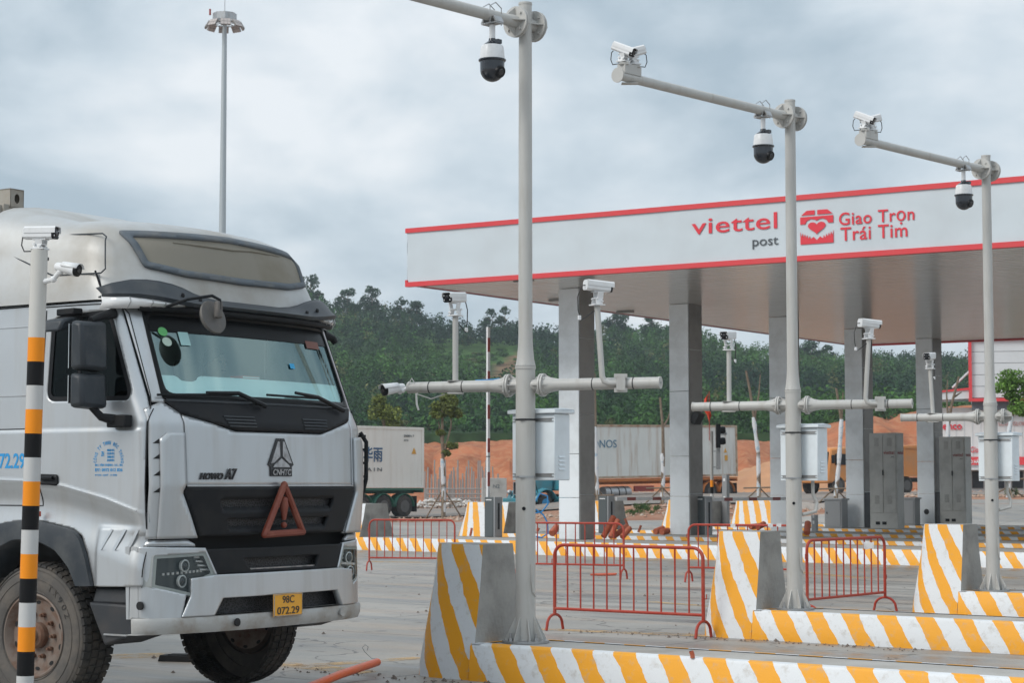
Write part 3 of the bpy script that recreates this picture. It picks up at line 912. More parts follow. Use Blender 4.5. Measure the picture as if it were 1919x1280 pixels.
    for k in range(28):
        a = 2 * PI * k / 28
        heart.append((0.5 + 0.27 * math.sin(a) ** 3, 0.475 + 0.0125 * (13 * math.cos(a) - 5 * math.cos(2 * a) - 2 * math.cos(3 * a) - math.cos(4 * a))))
    pol(heart)
    pol([(0, 0), (1, 0), (1, 0.36), (0.97, 0.2), (0.93, 0.32), (0.90, 0.19), (0.86, 0.29), (0.83, 0.17), (0.79, 0.26), (0.76, 0.15), (0.71, 0.23), (0.69, 0.14), (0.6, 0.2), (0.5, 0.1),
         (0.4, 0.2), (0.31, 0.14), (0.29, 0.23), (0.24, 0.15), (0.21, 0.26), (0.17, 0.17), (0.14, 0.29), (0.10, 0.19), (0.07, 0.32), (0.03, 0.2), (0, 0.36)])
    E.build('emblem', red, t, smooth=0)
    return t
canopy()
pil_lab = ['first and nearest tall square canopy pillar, right of the nearest pole', 'second canopy pillar from the left, behind the horizontal camera arm end',
           'third canopy pillar from the left, partly behind the middle tall pole', 'fourth canopy pillar, standing just left of a tall grey cabinet',
           'fifth canopy pillar, farthest right, with a round hole near its foot']
PIL = [(1086, 0), (1292, 1), (1478, 2), (1618, 3), (1750, 4)]
def pillars():
    W = 0.62
    for px, i in PIL:
        nn = FAR[i] + 1.75      # near right corner of the pillar
        k = (px - 959.5) / FPX
        Y = nn / (k * NX.x + NX.y); corner = Vector((k * Y, Y, 0))
        c = corner - DX * (W / 2) + NX * (W / 2)
        base = Vector((c.x, c.y, 0.31))
        t = thing('canopy_pillar', pil_lab[i], 'pillar', base, ISL_RZ, 'square pillars carrying the canopy')
        h = ZS - 0.31 - 0.004
        a = MB(); g = W / 2
        zz = [0, 1.0, 2.05, h * 0.62, h]
        for z0, z1 in zip(zz, zz[1:]):
            a.box((-0.011, 0.0, (z0 + z1) / 2), (W - 0.022, W, z1 - z0 - 0.012))
        a.build('cladding', ALU, t, bevel=0.006, smooth=0)
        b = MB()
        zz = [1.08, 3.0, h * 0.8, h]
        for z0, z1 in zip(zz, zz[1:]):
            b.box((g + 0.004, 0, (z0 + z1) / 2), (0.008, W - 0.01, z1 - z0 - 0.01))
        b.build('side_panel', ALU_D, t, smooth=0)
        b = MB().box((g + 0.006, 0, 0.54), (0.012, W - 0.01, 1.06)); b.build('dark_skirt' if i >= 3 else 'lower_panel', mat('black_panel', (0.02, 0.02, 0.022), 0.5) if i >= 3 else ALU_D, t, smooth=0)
        if i == 4:
            R = Matrix.Translation((0.0, -g - 0.001, 0.42)) @ Matrix.Rotation(PI / 2, 4, 'X')
            MB().lathe([(0.09, 0), (0.09, 0.006)], R, 20).build('cable_hole', mat('black_panel', (0.02, 0.02, 0.022), 0.5), t, smooth=0)
        if i in (1, 2):
            MB().box((g + 0.1, -0.1, 3.05), (0.18, 0.3, 0.3), R=Matrix.Rotation(0.5, 3, 'Y')).build('lamp_bracket', mat('black_panel', (0.02, 0.02, 0.022), 0.5), t, smooth=0)
pillars()
# ================================================================== POLES AND CAMERAS
POLE = mat('pole_paint', (0.47, 0.465, 0.445), 0.42, dirt=(0.33, 0.30, 0.26), dirt_amt=0.5, dscale=5, vary=0.04, dlo=0.52, dhi=0.78, streak=True)
WHITE = mat('white_plastic', (0.74, 0.75, 0.76), 0.35, dirt=(0.5, 0.5, 0.48), dirt_amt=0.3, dscale=14)
BLACK = mat('black_plastic', (0.007, 0.008, 0.010), 0.35, spec=0.25)
GLASSB = mat('lens_glass', (0.01, 0.011, 0.014), 0.06, coat=0.6)
STEEL = mat('galvanised', (0.42, 0.43, 0.44), 0.42, 0.8, dirt=(0.3, 0.28, 0.26), dirt_amt=0.5, dscale=8)
CABLE = mat('black_cable', (0.02, 0.02, 0.022), 0.5)
CABLEW = mat('white_cable', (0.6, 0.6, 0.58), 0.5)
DOMEB = mat('dome_black', (0.018, 0.022, 0.03), 0.12, coat=0.4)
BLUE = mat('blue_plastic', (0.03, 0.22, 0.5), 0.5)

def flange(mb, c, d, r, gus=True):
    """bolted double flange at c, axis d"""
    d = Vector(d).normalized(); M = Matrix.Translation(Vector(c)) @ d.to_track_quat('Z', 'Y').to_matrix().to_4x4()
    mb.lathe([(r, -0.018), (r, -0.003)], M, 20); mb.lathe([(r, 0.003), (r, 0.018)], M, 20)
    for k in range(4):
        a = PI / 4 + k * PI / 2
        p = M @ Vector((math.cos(a) * r * 0.72, math.sin(a) * r * 0.72, 0))
        mb.pipe([p - d * 0.035, p + d * 0.035], 0.011, 6)
    # radial gussets
    for k in range(4):
        a = k * PI / 2
        u = M.to_3x3() @ Vector((math.cos(a), math.sin(a), 0)); w = M.to_3x3() @ Vector((-math.sin(a), math.cos(a), 0)) * 0.004
        for sgn in (-1, 1):
            A = Vector(c) + d * sgn * 0.018
            B = A + d * sgn * 0.09
            mb.hexa([A + w, A - w, B - w, B + w, A + u * r * 0.92 + w, A + u * r * 0.92 - w, B + u * r * 0.45 - w, B + u * r * 0.45 + w])

def box_camera(label, pos, look, group, tilt=0.0, bracket=0.14, scale=0.86, cable=True, roll=0):
    """box camera with visor on a U bracket; pos = foot of the bracket"""
    az = math.atan2(look[1], look[0])
    t = thing('box_camera', label, 'security camera', pos, az, group)
    S = Matrix.Scale(scale, 4)
    b = bracket
    br = MB(S)
    br.box((0, 0, 0.008), (0.12, 0.12, 0.012))
    for s in (-1, 1):
        br.box((0.0, s * 0.045, b * 0.28), (0.07, 0.008, b * 0.45), R=Matrix.Rotation(s * 0.22, 3, 'X'))
        br.box((0.015, s * 0.045, b * 0.74), (0.06, 0.008, b * 0.46), R=Matrix.Rotation(-s * 0.25, 3, 'X'))
        br.pipe([(-0.02, s * 0.065, b * 0.5), (-0.02, s * 0.03, b * 0.5)], 0.012, 6)
        br.pipe([(0.03, s * 0.065, b * 0.3), (0.03, s * 0.03, b * 0.3)], 0.010, 6)
    br.box((0.0, 0, b * 0.5), (0.09, 0.09, 0.008)); br.box((0.01, 0, b * 0.98), (0.12, 0.07, 0.008))
    br.build('bracket', WHITE, t, smooth=30)
    M = S @ Matrix.Translation((0.0, 0, b + 0.052)) @ Matrix.Rotation(tilt, 4, 'Y')
    oc = lambda w, h, cr: [(-w + cr, -h), (w - cr, -h), (w, -h + cr), (w, h - cr), (w - cr, h), (-w + cr, h), (-w, h - cr), (-w, -h + cr)]
    h = MB(M); h.prism(oc(0.05, 0.048, 0.016), lambda y, z: (-0.13, y, z), lambda y, z: (0.13, y, z)); h.build('housing', WHITE, t, smooth=25)
    v = MB(M)
    v.prism([(-0.056, 0.0), (-0.056, 0.042), (-0.042, 0.056), (0.042, 0.056), (0.056, 0.042), (0.056, 0.0), (0.052, 0.0), (0.052, 0.040), (0.040, 0.052), (-0.040, 0.052), (-0.052, 0.040), (-0.052, 0.0)],
            lambda y, z: (-0.12, y, z), lambda y, z: (0.165, y, z))
    v.build('sun_visor', WHITE, t, smooth=25)
    g = MB(M); g.prism(oc(0.050, 0.048, 0.016), lambda y, z: (0.131, y, z), lambda y, z: (0.15, y, z)); fr = g.build('front_window', BLACK, t, smooth=25)
    L = MB(M @ Matrix.Translation((0.151, 0, 0)) @ Matrix.Rotation(PI / 2, 4, 'Y'))
    L.lathe([(0.024, 0), (0.024, 0.004), (0.018, 0.006)], None, 16)
    L.build('lens', GLASSB, fr)
    e = MB(M)
    for s in (-1, 1):
        for q in (-1, 1): e.lathe([(0.007, 0), (0.006, 0.003)], Matrix.Translation((0.151, s * 0.036, q * 0.022)) @ Matrix.Rotation(PI / 2, 4, 'Y'), 8)
    e.build('infrared_led', WHITE, fr)
    if cable:
        if bracket > .12:
            MB(S).pipe([(-0.12, 0, b + 0.06), (-0.17, 0, b + 0.05), (-0.215, 0, b - .06), (-0.21, 0, -0.05), (-0.18, 0, -0.15), (-0.10, 0.0, -0.10), (-0.03, 0, -0.05)], 0.0055, 6).build('cable', CABLE, t)
            MB(S).box((-0.195, 0, -0.125), (0.03, 0.025, 0.045)).build('cable_plug', WHITE, t, bevel=.004)
        else: MB(S).pipe([(-0.13, 0, b + 0.05), (-0.155, 0, b + 0.03), (-0.165, 0, b * 0.5), (-0.14, 0, -0.01 if bracket < .12 else -.05), (-0.05, 0.0, -0.01 if bracket < .12 else -0.09)], 0.006, 6).build('cable', CABLE, t)
    return t
def bullet_camera(label, pos, look, pitch, group, mount_from=None, scale=1.0, bm=BLACK):
    """rounded bullet camera; pos = middle of the body"""
    az = math.atan2(look[1], look[0])
    t = thing('bullet_camera', label, 'security camera', pos, az, group)
    M = Matrix.Scale(scale, 4) @ Matrix.Rotation(pitch, 4, 'Y') @ Matrix.Rotation(PI / 2, 4, 'Y')
    b = MB(M); b.lathe([(0.028, -0.11), (0.034, -0.10), (0.04, -0.03), (0.047, 0.05), (0.052, 0.09)], None, 20); b.build('housing', WHITE, t)
    v = MB(M)
    rows = []
    for z in (-0.04, 0.03, 0.125):
        rows.append([(math.cos(a) * (0.052 + z * 0.05), math.sin(a) * (0.052 + z * 0.05), z) for a in [PI + (k - 8) / 16 * 2.6 for k in range(17)]])
    v.grid(rows); v.build('sun_visor', WHITE, t, solid=0.003)
    f = MB(M); f.lathe([(0.050, 0.088), (0.050, 0.108), (0.044, 0.110)], None, 20); fo = f.build('front_window', bm, t)
    l = MB(M); l.lathe([(0.020, 0.111), (0.018, 0.117)], None, 16); l.build('lens', GLASSB, fo)
    if mount_from is not None:
        q = Matrix.Rotation(-az, 3, 'Z') @ (Vector(mount_from) - Vector(pos))
        m = MB(); m.pipe([M @ Vector((0.03, 0, -0.06)), q * 0.6 + Vector((0, 0, -0.02)), q], [0.018, 0.016, 0.02], 10); m.ball(M @ Vector((0.035, 0, -0.06)), 0.024, 10); m.ball(q * 0.6 + Vector((0, 0, -0.02)), 0.024, 10)
        m.build('mount_arm', WHITE, t)
    return t
def dome_camera(label, pos, az, group):
    """pan and tilt dome hanging below pos"""
    t = thing('dome_camera', label, 'dome camera', pos, az, group)
    p = MB(); p.box((0, 0, -0.01), (0.17, 0.10, 0.012)); p.box((-0.07, 0, 0.02), (0.012, 0.1, 0.06), R=Matrix.Rotation(0.5, 3, 'Y')); p.box((0.07, 0, 0.02), (0.012, 0.1, 0.06), R=Matrix.Rotation(-0.5, 3, 'Y'))
    for s in (-1, 1): p.pipe([(s * 0.04, -0.07, -0.02), (s * 0.04, -0.07, 0.13), (s * 0.04, 0.0, 0.17), (s * 0.04, 0.07, 0.13), (s * 0.04, 0.07, -0.02)], 0.005, 6)
    p.build('pipe_clamp', STEEL, t)
    MB().lathe([(0.026, -0.02), (0.026, -0.145)], None, 18).build('stem', WHITE, t)
    c = MB(); c.lathe([(0.03, -0.14), (0.034, -0.16), (0.075, -0.19), (0.088, -0.205)], None, 24); c.box((0.06, 0, -0.175), (0.06, 0.05, 0.035)); c.build('neck', DOMEB, t)
    MB().lathe([(0.088, -0.2), (0.096, -0.212), (0.104, -0.27), (0.108, -0.325)], None, 32).build('housing', WHITE, t)
    d = MB(); d.lathe([(0.118, -0.322), (0.118, -0.332), (0.108, -0.342)], None, 32)
    prof = [(0.106, -0.335), (0.104, -0.39)] + [(0.104 * math.cos(a), -0.41 - 0.104 * math.sin(a)) for a in [k * PI / 2 / 8 for k in range(0, 9)]]
    d.lathe(prof, None, 32); dm = d.build('dome', DOMEB, t)
    R = Matrix.Translation((0.05, 0, -0.425)) @ Matrix.Rotation(PI / 2 + 0.35, 4, 'Y')
    e = MB(R); e.lathe([(0.052, 0.0), (0.056, 0.045), (0.050, 0.058)], None, 20); e.build('lens_head', BLACK, dm)
    g = MB(R); g.lathe([(0.030, 0.058), (0.026, 0.062)], None, 18); g.build('lens', GLASSB, dm)
    return t
AL = Vector((.923, -.384, 0)); AT = Vector((-.667, -.745, 0))
ZJ, ZA = 2.506, 5.66
def tall_pole(P, label, left_px, right_px, risers, top_len=3.0):
    base = Vector((P.x, P.y, 0.31))
    t = thing('camera_pole', label, 'pole', base, 0, 'tall camera poles with side arms')
    W = dict(parent=t, world=True)
    b = MB(Matrix.Translation(base)); b.lathe([(0.20, 0.0), (0.20, 0.02)], None, 28)
    b.build('base_plate', STEEL, **W)
    g = MB(Matrix.Translation(base))
    for k in range(8):
        a = k * PI / 4 + 0.2; c, s = math.cos(a), math.sin(a); w = Vector((-s, c, 0)) * 0.004
        A = Vector((c * .085, s * .085, 0.02)); Bq = Vector((c * .175, s * .175, 0.02)); Cq = Vector((c * .175, s * .175, 0.04)); D = Vector((c * .086, s * .086, 0.22))
        g.add([A + w, Bq + w, Cq + w, D + w, A - w, Bq - w, Cq - w, D - w], [(0, 1, 2, 3), (7, 6, 5, 4), (0, 4, 5, 1), (1, 5, 6, 2), (2, 6, 7, 3), (3, 7, 4, 0)])
    g.build('gusset', POLE, **W)
    for k in range(4):
        a = k * PI / 2 + 0.6; c = (math.cos(a) * .155, math.sin(a) * .155)
        bo = MB(Matrix.Translation(base)); bo.lathe([(0.012, 0.02), (0.012, 0.085)], Matrix.Translation((*c, 0)), 8); bo.lathe([(0.022, 0.02), (0.022, 0.045)], Matrix.Translation((*c, 0)), 6)
        bo.build('anchor_bolt', STEEL, **W)
    z0 = 0.31
    lo = MB(Matrix.Translation((P.x, P.y, 0))); lo.lathe([(0.086, z0 + .02), (0.084, ZJ + 0.155)], None, 32); lo.lathe([(0.089, ZJ + 0.14), (0.089, ZJ + 0.165)], None, 32)
    lo.build('lower_tube', POLE, **W)
    up = MB(Matrix.Translation((P.x, P.y, 0)))
    up.lathe([(0.087, ZJ + .168), (0.074, ZJ + 0.23), (0.064, ZJ + 0.34), (0.061, ZJ + 0.42), (0.057, ZA + 0.17), (0.060, ZA + 0.17), (0.060, ZA + 0.19)], None, 32)
    up.build('upper_tube', POLE, **W)
    fl = MB()
    for k in range(12):
        a = k * PI / 6; fl.pipe([(P.x + math.cos(a) * .083, P.y + math.sin(a) * .083, ZJ + .166), (P.x + math.cos(a) * .078, P.y + math.sin(a) * .078, ZJ + .19)], 0.005, 5)
    J = Vector((P.x, P.y, ZJ))
    tl = -reach(J, AL, left_px); tr = reach(J, AL, right_px) if right_px else 0.27
    fl.build('flange_bolt', STEEL, **W)
    for sgn, ln in ((-1, tl), (1, tr)):
        d = AL * sgn
        f = MB(); flange(f, J + d * 0.16, d, 0.10); f.pipe([J + d * 0.06, J + d * 0.14], 0.055, 16); f.build('arm_flange', POLE, **W)
        if ln < 0.5: continue
        a = MB(); a.pipe([J + d * 0.178, J + d * 0.30, J + d * ln], [0.075, 0.052, 0.048], 24)
        a.pipe([J + d * (ln - 0.002), J + d * (ln + 0.012)], 0.053, 24); ar = a.build('side_arm', POLE, **W)
        MB().pipe([J + d * (ln + 0.012), J + d * (ln + 0.018)], 0.01, 8).build('end_bolt', STEEL, ar, world=True)
        for q in (0.35, 0.75):
            MB().pipe([J + d * (0.3 + (ln - .3) * q), J + d * (0.308 + (ln - .3) * q)], 0.0525, 20).build('cable_tie', CABLE, ar, world=True)
    # top arm across the lane
    A = Vector((P.x, P.y, ZA))
    f = MB(); flange(f, A + AT * 0.12, AT, 0.135); flange(f, A - AT * 0.12, AT, 0.135)
    f.pipe([A - AT * 0.12, A + AT * 0.12], 0.058, 16); f.build('arm_flange', POLE, **W)
    a = MB(); a.pipe([A + AT * 0.138, A + AT * 0.26, A + AT * top_len], [0.058, 0.05, 0.048], 24); a.pipe([A + AT * top_len, A + AT * (top_len + .01)], 0.075, 24)
    a.build('top_arm', POLE, **W)
    # steel straps and inspection cover
    for z in (1.72, 2.21):
        s = MB(); s.lathe([(0.088, z - 0.008), (0.088, z + 0.008)], Matrix.Translation((P.x, P.y, 0)), 32); s.box((P.x - 0.03, P.y - 0.088, z), (0.05, 0.012, 0.016)); s.build('strap', CABLE if z > 2 else STEEL, **W)
    h = MB(Matrix.Translation((P.x - 0.015, P.y - 0.083, 1.45)) @ Matrix.Rotation(PI / 2, 4, 'X')); h.lathe([(0.016, 0), (0.016, 0.006)], None, 14); h.build('cable_hole', BLACK, **W)
    c = MB()
    c.pipe([(P.x + 0.05, P.y - 0.072, 0.98), (P.x + 0.052, P.y - 0.078, 0.83), (P.x + 0.062, P.y - 0.07, 0.74), (P.x + 0.085, P.y - 0.03, 0.70)], 0.006, 6); c.build('cover_seam', POLE, **W)
    # risers
    R = []
    for kind, px, foot_px, top_y in risers:
        k = reach(J, AL, foot_px); F = J + AL * k
        if kind == 'straight':
            B0 = F + Vector((0.02, 0.075, -0.03)); zt = at_dist(px, top_y, B0.y).z
            tx = at_dist(px, top_y, B0.y).x; B0.x = at_dist(foot_px, 712, B0.y).x
            r = MB(); r.pipe([B0, Vector((tx, B0.y, zt))], 0.026, 16); r.box((F.x, F.y + 0.03, F.z - 0.055), (0.14, 0.14, 0.012)); r.box((F.x, F.y + 0.03, F.z + 0.052), (0.14, 0.14, 0.006))
            R.append(Vector((tx, B0.y, zt)))
        else:
            B0 = F + Vector((0.0, -0.075, 0.0)); T = at_dist(px, top_y, B0.y)
            e = F + Vector((-0.13, -0.075, 0.0))
            r = MB(); r.pipe([B0 + Vector((0.06, 0, 0)), e + Vector((0.05, 0, 0)), e + Vector((0.012, 0, .015)), e + Vector((-0.006, 0, .06)), T], 0.025, 16)
            for s in (-1, 1): r.box((F.x + 0.02, F.y - 0.075 + s * 0.0, F.z + s * 0.06), (0.11, 0.035, 0.035))
            r.box((F.x + 0.02, F.y - 0.1, F.z), (0.075, 0.008, 0.125))
            for s in (-1, 1): r.pipe([(F.x - 0.01 , F.y - 0.11, F.z + s * 0.055), (F.x - 0.01, F.y + 0.06, F.z + s * 0.055)], 0.006, 6)
            R.append(T)
        r.build('camera_riser', POLE, **W)
    return t, R, J, A, tl
G_DOME = 'dome cameras hanging under the top arms'; G_BOX = 'white box cameras on the risers'; G_TWIN = 'paired cameras at the tips of the top arms'
t1, R1, J1, A1, L1 = tall_pole(P1, 'nearest and tallest looking pale grey pole, running out of the top of the picture', 768, 1236, [('straight', 853.5, 853.5, 593), ('bent', 1119, 1158, 573)])
t2, R2, J2, A2, L2 = tall_pole(P2, 'middle tall pale grey pole in front of the canopy lettering', 1300, 1708, [('straight', 1366, 1366, 657), ('bent', 1628, 1644, 636)])
t3, R3, J3, A3, L3 = tall_pole(P3, 'right-hand tall pale grey pole, farthest of the three', 1690, None, [('straight', 1743, 1748, 692)])
# dome cameras
for A, px, lb in ((A1, 922, 'biggest dome camera, at the top beside the nearest pole'), (A2, 1435, 'dome camera hanging beside the middle pole, against the sky'),
                  (A3, 1813, 'smallest dome camera, hanging beside the right-hand pole over the canopy edge')):
    k = reach(A, AT, px); q = A + AT * k
    dome_camera(lb, (q.x, q.y, q.z - 0.06), -0.75, G_DOME)
# cameras on risers
box_camera('box camera facing the viewer on the riser left of the nearest pole', R1[0], (-0.55, -0.83), G_BOX, 0.08)
box_camera('box camera turned away on the bent riser right of the nearest pole', R1[1], (0.90, 0.43), G_BOX, 0.06)
box_camera('box camera facing the viewer on the riser left of the middle pole', R2[0], (-0.5, -0.86), G_BOX, 0.08)
box_camera('box camera turned away on the bent riser right of the middle pole', R2[1], (0.90, 0.43), G_BOX, 0.06)
box_camera('box camera facing the viewer on the riser left of the right-hand pole', R3[0], (-0.5, -0.86), G_BOX, 0.08)
# bullet camera at the end of the nearest left arm
e = J1 - AL * (L1 + 0.012)
bullet_camera('white bullet camera with black face at the left end of the nearest side arm', e + Vector((-0.13, -0.03, -0.01)), (-0.80, -0.6), 0.16, 'bullet cameras', mount_from=e, scale=1.0)
cb_ = MB(); cb_.pipe([e + Vector((0.0, -0.05, 0.03)), e + Vector((0.03, -0.06, 0.08)), e + Vector((0.08, -0.06, 0.0)), e + Vector((0.08, -0.05, -0.06)), e + Vector((0.2, -0.05, -0.10)), e + Vector((0.32, -0.045, -0.06))], 0.006, 6)
cb_.pipe([e + Vector((0.07, -0.055, -0.05)), e + Vector((0.075, -0.05, -0.15)), e + Vector((0.09, -0.05, -0.20))], 0.009, 6)
tag(cb_.build('loose_cable', CABLEW), 'loose white cable dangling under the left end of the nearest side arm', 'cable')
tag(MB().pipe([J1 - AL * 0.24 + Vector((0, 0.01, 0.062)), J1 - AL * 0.33 + Vector((0, 0.01, 0.056)), J1 - AL * 0.47 + Vector((0, 0.02, 0.053))], 0.006, 6).build('blue_cable', BLUE), 'blue cable lying along the top of the nearest left side arm', 'cable')
# twin cameras at the tips of the top arms
for A, nm in ((A2, 'middle'), (A3, 'right-hand')):
    tip = A + AT * 2.82
    sd_ = MB()
    sd_.box(tip + Vector((0, 0, 0.075)), (0.26, 0.10, 0.10), rz=math.atan2(AT.y, AT.x)); sd_.box(tip + Vector((0.0, 0.0, -0.058)), (0.16, 0.08, 0.012))
    sd_.box(tip + AT * 0.09 + Vector((0, 0, 0.125)), (0.09, 0.12, 0.03)); sd_.box(tip - AT * 0.09 + Vector((0, 0, 0.125)), (0.09, 0.12, 0.03))
    tag(sd_.build('camera_saddle', POLE, bevel=0.003, smooth=0), 'welded saddle block carrying two cameras on the tip of the %s top arm' % nm, 'camera bracket')
    box_camera('front one of the twin cameras on the tip of the %s top arm' % nm, tip + AT * 0.10 + Vector((0, 0, 0.14)), (0.82, -0.57), G_TWIN, 0.42, bracket=0.10)
    box_camera('rear one of the twin cameras on the tip of the %s top arm' % nm, tip - AT * 0.08 + Vector((0, 0, 0.14)), (-0.9, -0.42), G_TWIN, 0.3, bracket=0.10)

# ------------------------------------------------------------------ equipment boxes strapped to the poles
BOXW = mat('enclosure_white', (0.73, 0.79, 0.83), 0.4, dirt=(0.5, 0.53, 0.55), dirt_amt=0.4, dscale=3)
def enclosure(P, label):
    base = P + NX * 0.20 + DX * 0.015
    t = thing('equipment_box', label, 'equipment box', (base.x, base.y, 1.69), ISL_RZ, 'white equipment boxes strapped to the poles')
    b = MB().box((0, 0, 0.285), (0.46, 0.22, 0.57)); b.build('case', BOXW, t, bevel=0.008)
    l = MB().box((0, 0, 0.59), (0.52, 0.29, 0.035)); l.add([(-.26, -.145, .6075), (.26, -.145, .6075), (.26, .145, .6075), (-.26, .145, .6075), (-.24, 0, .622), (.24, 0, .622)], [(0, 1, 5, 4), (3, 4, 5, 2), (0, 4, 3), (1, 2, 5)]); l.build('rain_cover', BOXW, t, bevel=0.008)
    v = MB()
    for k in range(4):
        z = 0.09 + k * 0.035
        v.hexa([(.231, -.055, z), (.231, .03, z), (.242, .03, z), (.242, -.055, z), (.231, -.055, z + .016), (.231, .03, z + .016), (.235, .03, z + .016), (.235, -.055, z + .016)])
    v.build('vent_louvre', BOXW, t, smooth=0)
    r = MB()
    for z in (0.045, 0.52):
        r = MB()
        for q in (-.012, .012): r.box((0, -0.114, z + q), (0.44, 0.008, 0.006))
        r.box((0, -0.112, z), (0.40, 0.004, 0.03)); r.build('mounting_rail', STEEL, t, smooth=0)
    return t
enclosure(P1, 'white equipment box strapped behind the nearest pole')
enclosure(P2, 'white equipment box strapped behind the middle tall pole')
enclosure(P3, 'white equipment box strapped behind the right-hand tall pole')
def conduit(P, lb):
    q = P + NX * 0.2 + DX * 0.12
    c = MB(); c.pipe([(q.x, q.y, 1.69), (q.x, q.y, 1.55), (q.x + 0.04, q.y, 1.45), (q.x + 0.02, q.y - .05, 1.36), (P.x + .10, P.y - .02, 1.33), (P.x + .08, P.y, 1.33)], 0.02, 10)
    tag(c.build('conduit', POLE), lb, 'cable pipe')
conduit(P2, 'bent pale conduit under the equipment box of the middle pole')
conduit(P3, 'bent pale conduit under the equipment box of the right-hand pole')
c = MB(); q = P3 + NX * 0.2
# ------------------------------------------------------------------ striped bollard pole on the left
def band_mat():
    m = bpy.data.materials.new('banded_pole'); m.use_nodes = True
    nt = m.node_tree; N, L = nt.nodes, nt.links; b = N['Principled BSDF']; b.inputs['Roughness'].default_value = 0.45; b.inputs['Specular IOR Level'].default_value = 0.2
    tc = N.new('ShaderNodeTexCoord'); s = N.new('ShaderNodeSeparateXYZ'); L.new(tc.outputs['Object'], s.inputs[0])
    return m, N, L, b, s
def banded(name, top, band, cols, plain):
    m, N, L, b, s = band_mat(); m.name = name
    a = math_node(N, L, 'DIVIDE', math_node(N, L, 'SUBTRACT', top, s.outputs[2]), band * len(cols))
    fr = math_node(N, L, 'FRACT', math_node(N, L, 'ADD', a, 0.0))
    r = N.new('ShaderNodeValToRGB'); r.color_ramp.interpolation = 'CONSTANT'
    e = r.color_ramp.elements; e[0].position = 0; e[0].color = (*cols[0], 1); e[1].position = 1 / len(cols); e[1].color = (*cols[1], 1)
    for i in range(2, len(cols)):
        q = r.color_ramp.elements.new(i / len(cols)); q.color = (*cols[i], 1)
    L.new(fr, r.inputs[0])
    mx = N.new('ShaderNodeMix'); mx.data_type = 'RGBA'; L.new(math_node(N, L, 'LESS_THAN', a, 0.0), mx.inputs[0]); L.new(r.outputs[0], mx.inputs[6]); mx.inputs[7].default_value = (*plain, 1)
    L.new(mx.outputs[2], b.inputs['Base Color'])
    return m
ORG = (0.83, 0.27, 0.015); BLK = (0.006, 0.006, 0.007); WHT = (0.52, 0.52, 0.515)
def left_pole():
    Y = 13.3
    b0 = at_dist(34, 1380, Y); b0.z = 0
    top = at_dist(74, 468, Y)
    bot = at_dist(47, 1278, Y); d = (top - bot).normalized()
    foot = bot + d * (-(bot.z) / d.z)
    H = (top - foot).length
    t = thing('banded_pole', 'banded orange, black and white pole in front of the truck wheel', 'pole', foot, 0)
    rot = d.to_track_quat('Z', 'Y')
    t.rotation_euler = rot.to_euler()
    z_top = ((at_dist(68, 633, Y)) - foot).length
    m = banded('pole_bands', z_top, 0.1625, [ORG, BLK, WHT], (0.56, 0.55, 0.52))
    MB().lathe([(0.0575, 0), (0.0565, H)], None, 32).build('shaft', m, t)
    MB().lathe([(0.13, 0.0), (0.13, 0.02)], None, 24).build('base_plate', STEEL, t)
    s = MB()
    for k in range(14): s.lathe([(0.0582, z_top - 0.1625 * (k + 1) - 0.003), (0.0582, z_top - 0.1625 * (k + 1) + 0.003)], None, 32)
    MB().lathe([(0.012, 0), (0.012, 0.006)], Matrix.Translation((0.02, -0.054, H - 0.06)) @ Matrix.Rotation(PI / 2, 4, 'X'), 12).build('cable_hole', BLACK, t)
    c1 = box_camera('upper box camera, flat on top of the banded pole', top + Vector((0.0, 0, 0)), (0.97, -0.25), 'cameras on the banded pole', 0.02, bracket=0.085, scale=0.82)
    p2 = at_dist(126, 503, Y - 0.1)
    bullet_camera('lower camera on the banded pole, with a black face looking right', p2, (0.95, -0.42), 0.20, 'cameras on the banded pole', mount_from=top + Vector((0.04, -0.02, -0.22)), scale=0.85)
left_pole()

# ------------------------------------------------------------------ red crowd barriers
BARR = mat('barrier_red', (0.37, 0.04, 0.022), 0.45, dirt=(0.42, 0.13, 0.09), dirt_amt=0.4, dscale=6, spec=.35)
def barrier_proto():
    t = thing('crowd_barrier', '', 'barrier', (0, 0, 0), 0, 'red steel crowd barriers')
    w, h, zb, r = 0.92, 0.965, 0.245, 0.12
    f = MB()
    path = [(-w, 0, 0.17), (-w, 0, h - r)]
    for k in range(1, 7): a = PI - k * PI / 12; path.append((-w + r + r * math.cos(a), 0, h - r + r * math.sin(a)))
    for k in range(0, 7): a = PI / 2 - k * PI / 12; path.append((w - r + r * math.cos(a), 0, h - r + r * math.sin(a)))
    path += [(w, 0, 0.17)]
    f.pipe(path, 0.019, 10); f.pipe([(-w, 0, zb), (w, 0, zb)], 0.017, 10)
    f.build('frame', BARR, t)
    n = 10
    for k in range(1, n + 1):
        x = -w + 2 * w * k / (n + 1)
        MB().pipe([(x, 0, zb + .01), (x, 0, h - .01)], 0.0095, 8).build('upright', BARR, t)
    for s in (-1, 1):
        p = []
        for k in range(0, 13): a = PI * k / 12; p.append((s * w, 0.15 * math.cos(a), 0.06 + 0.12 * math.sin(a)))
        p = [(s * w, 0.165, 0.005)] + p + [(s * w, -0.165, 0.005)]
        MB().pipe(p, 0.016, 8).build('foot', BARR, t)
    MB().pipe([(w + .01, 0, 0.42), (w + .04, 0, 0.42), (w + .04, 0, 0.47)], 0.006, 6).build('coupling_hook', BARR, t)
    MB().pipe([(-w - .01, 0, 0.8), (-w - .035, 0, 0.8), (-w - .035, 0, 0.74)], 0.006, 6).build('coupling_hook', BARR, t)
    return t
BP = barrier_proto()
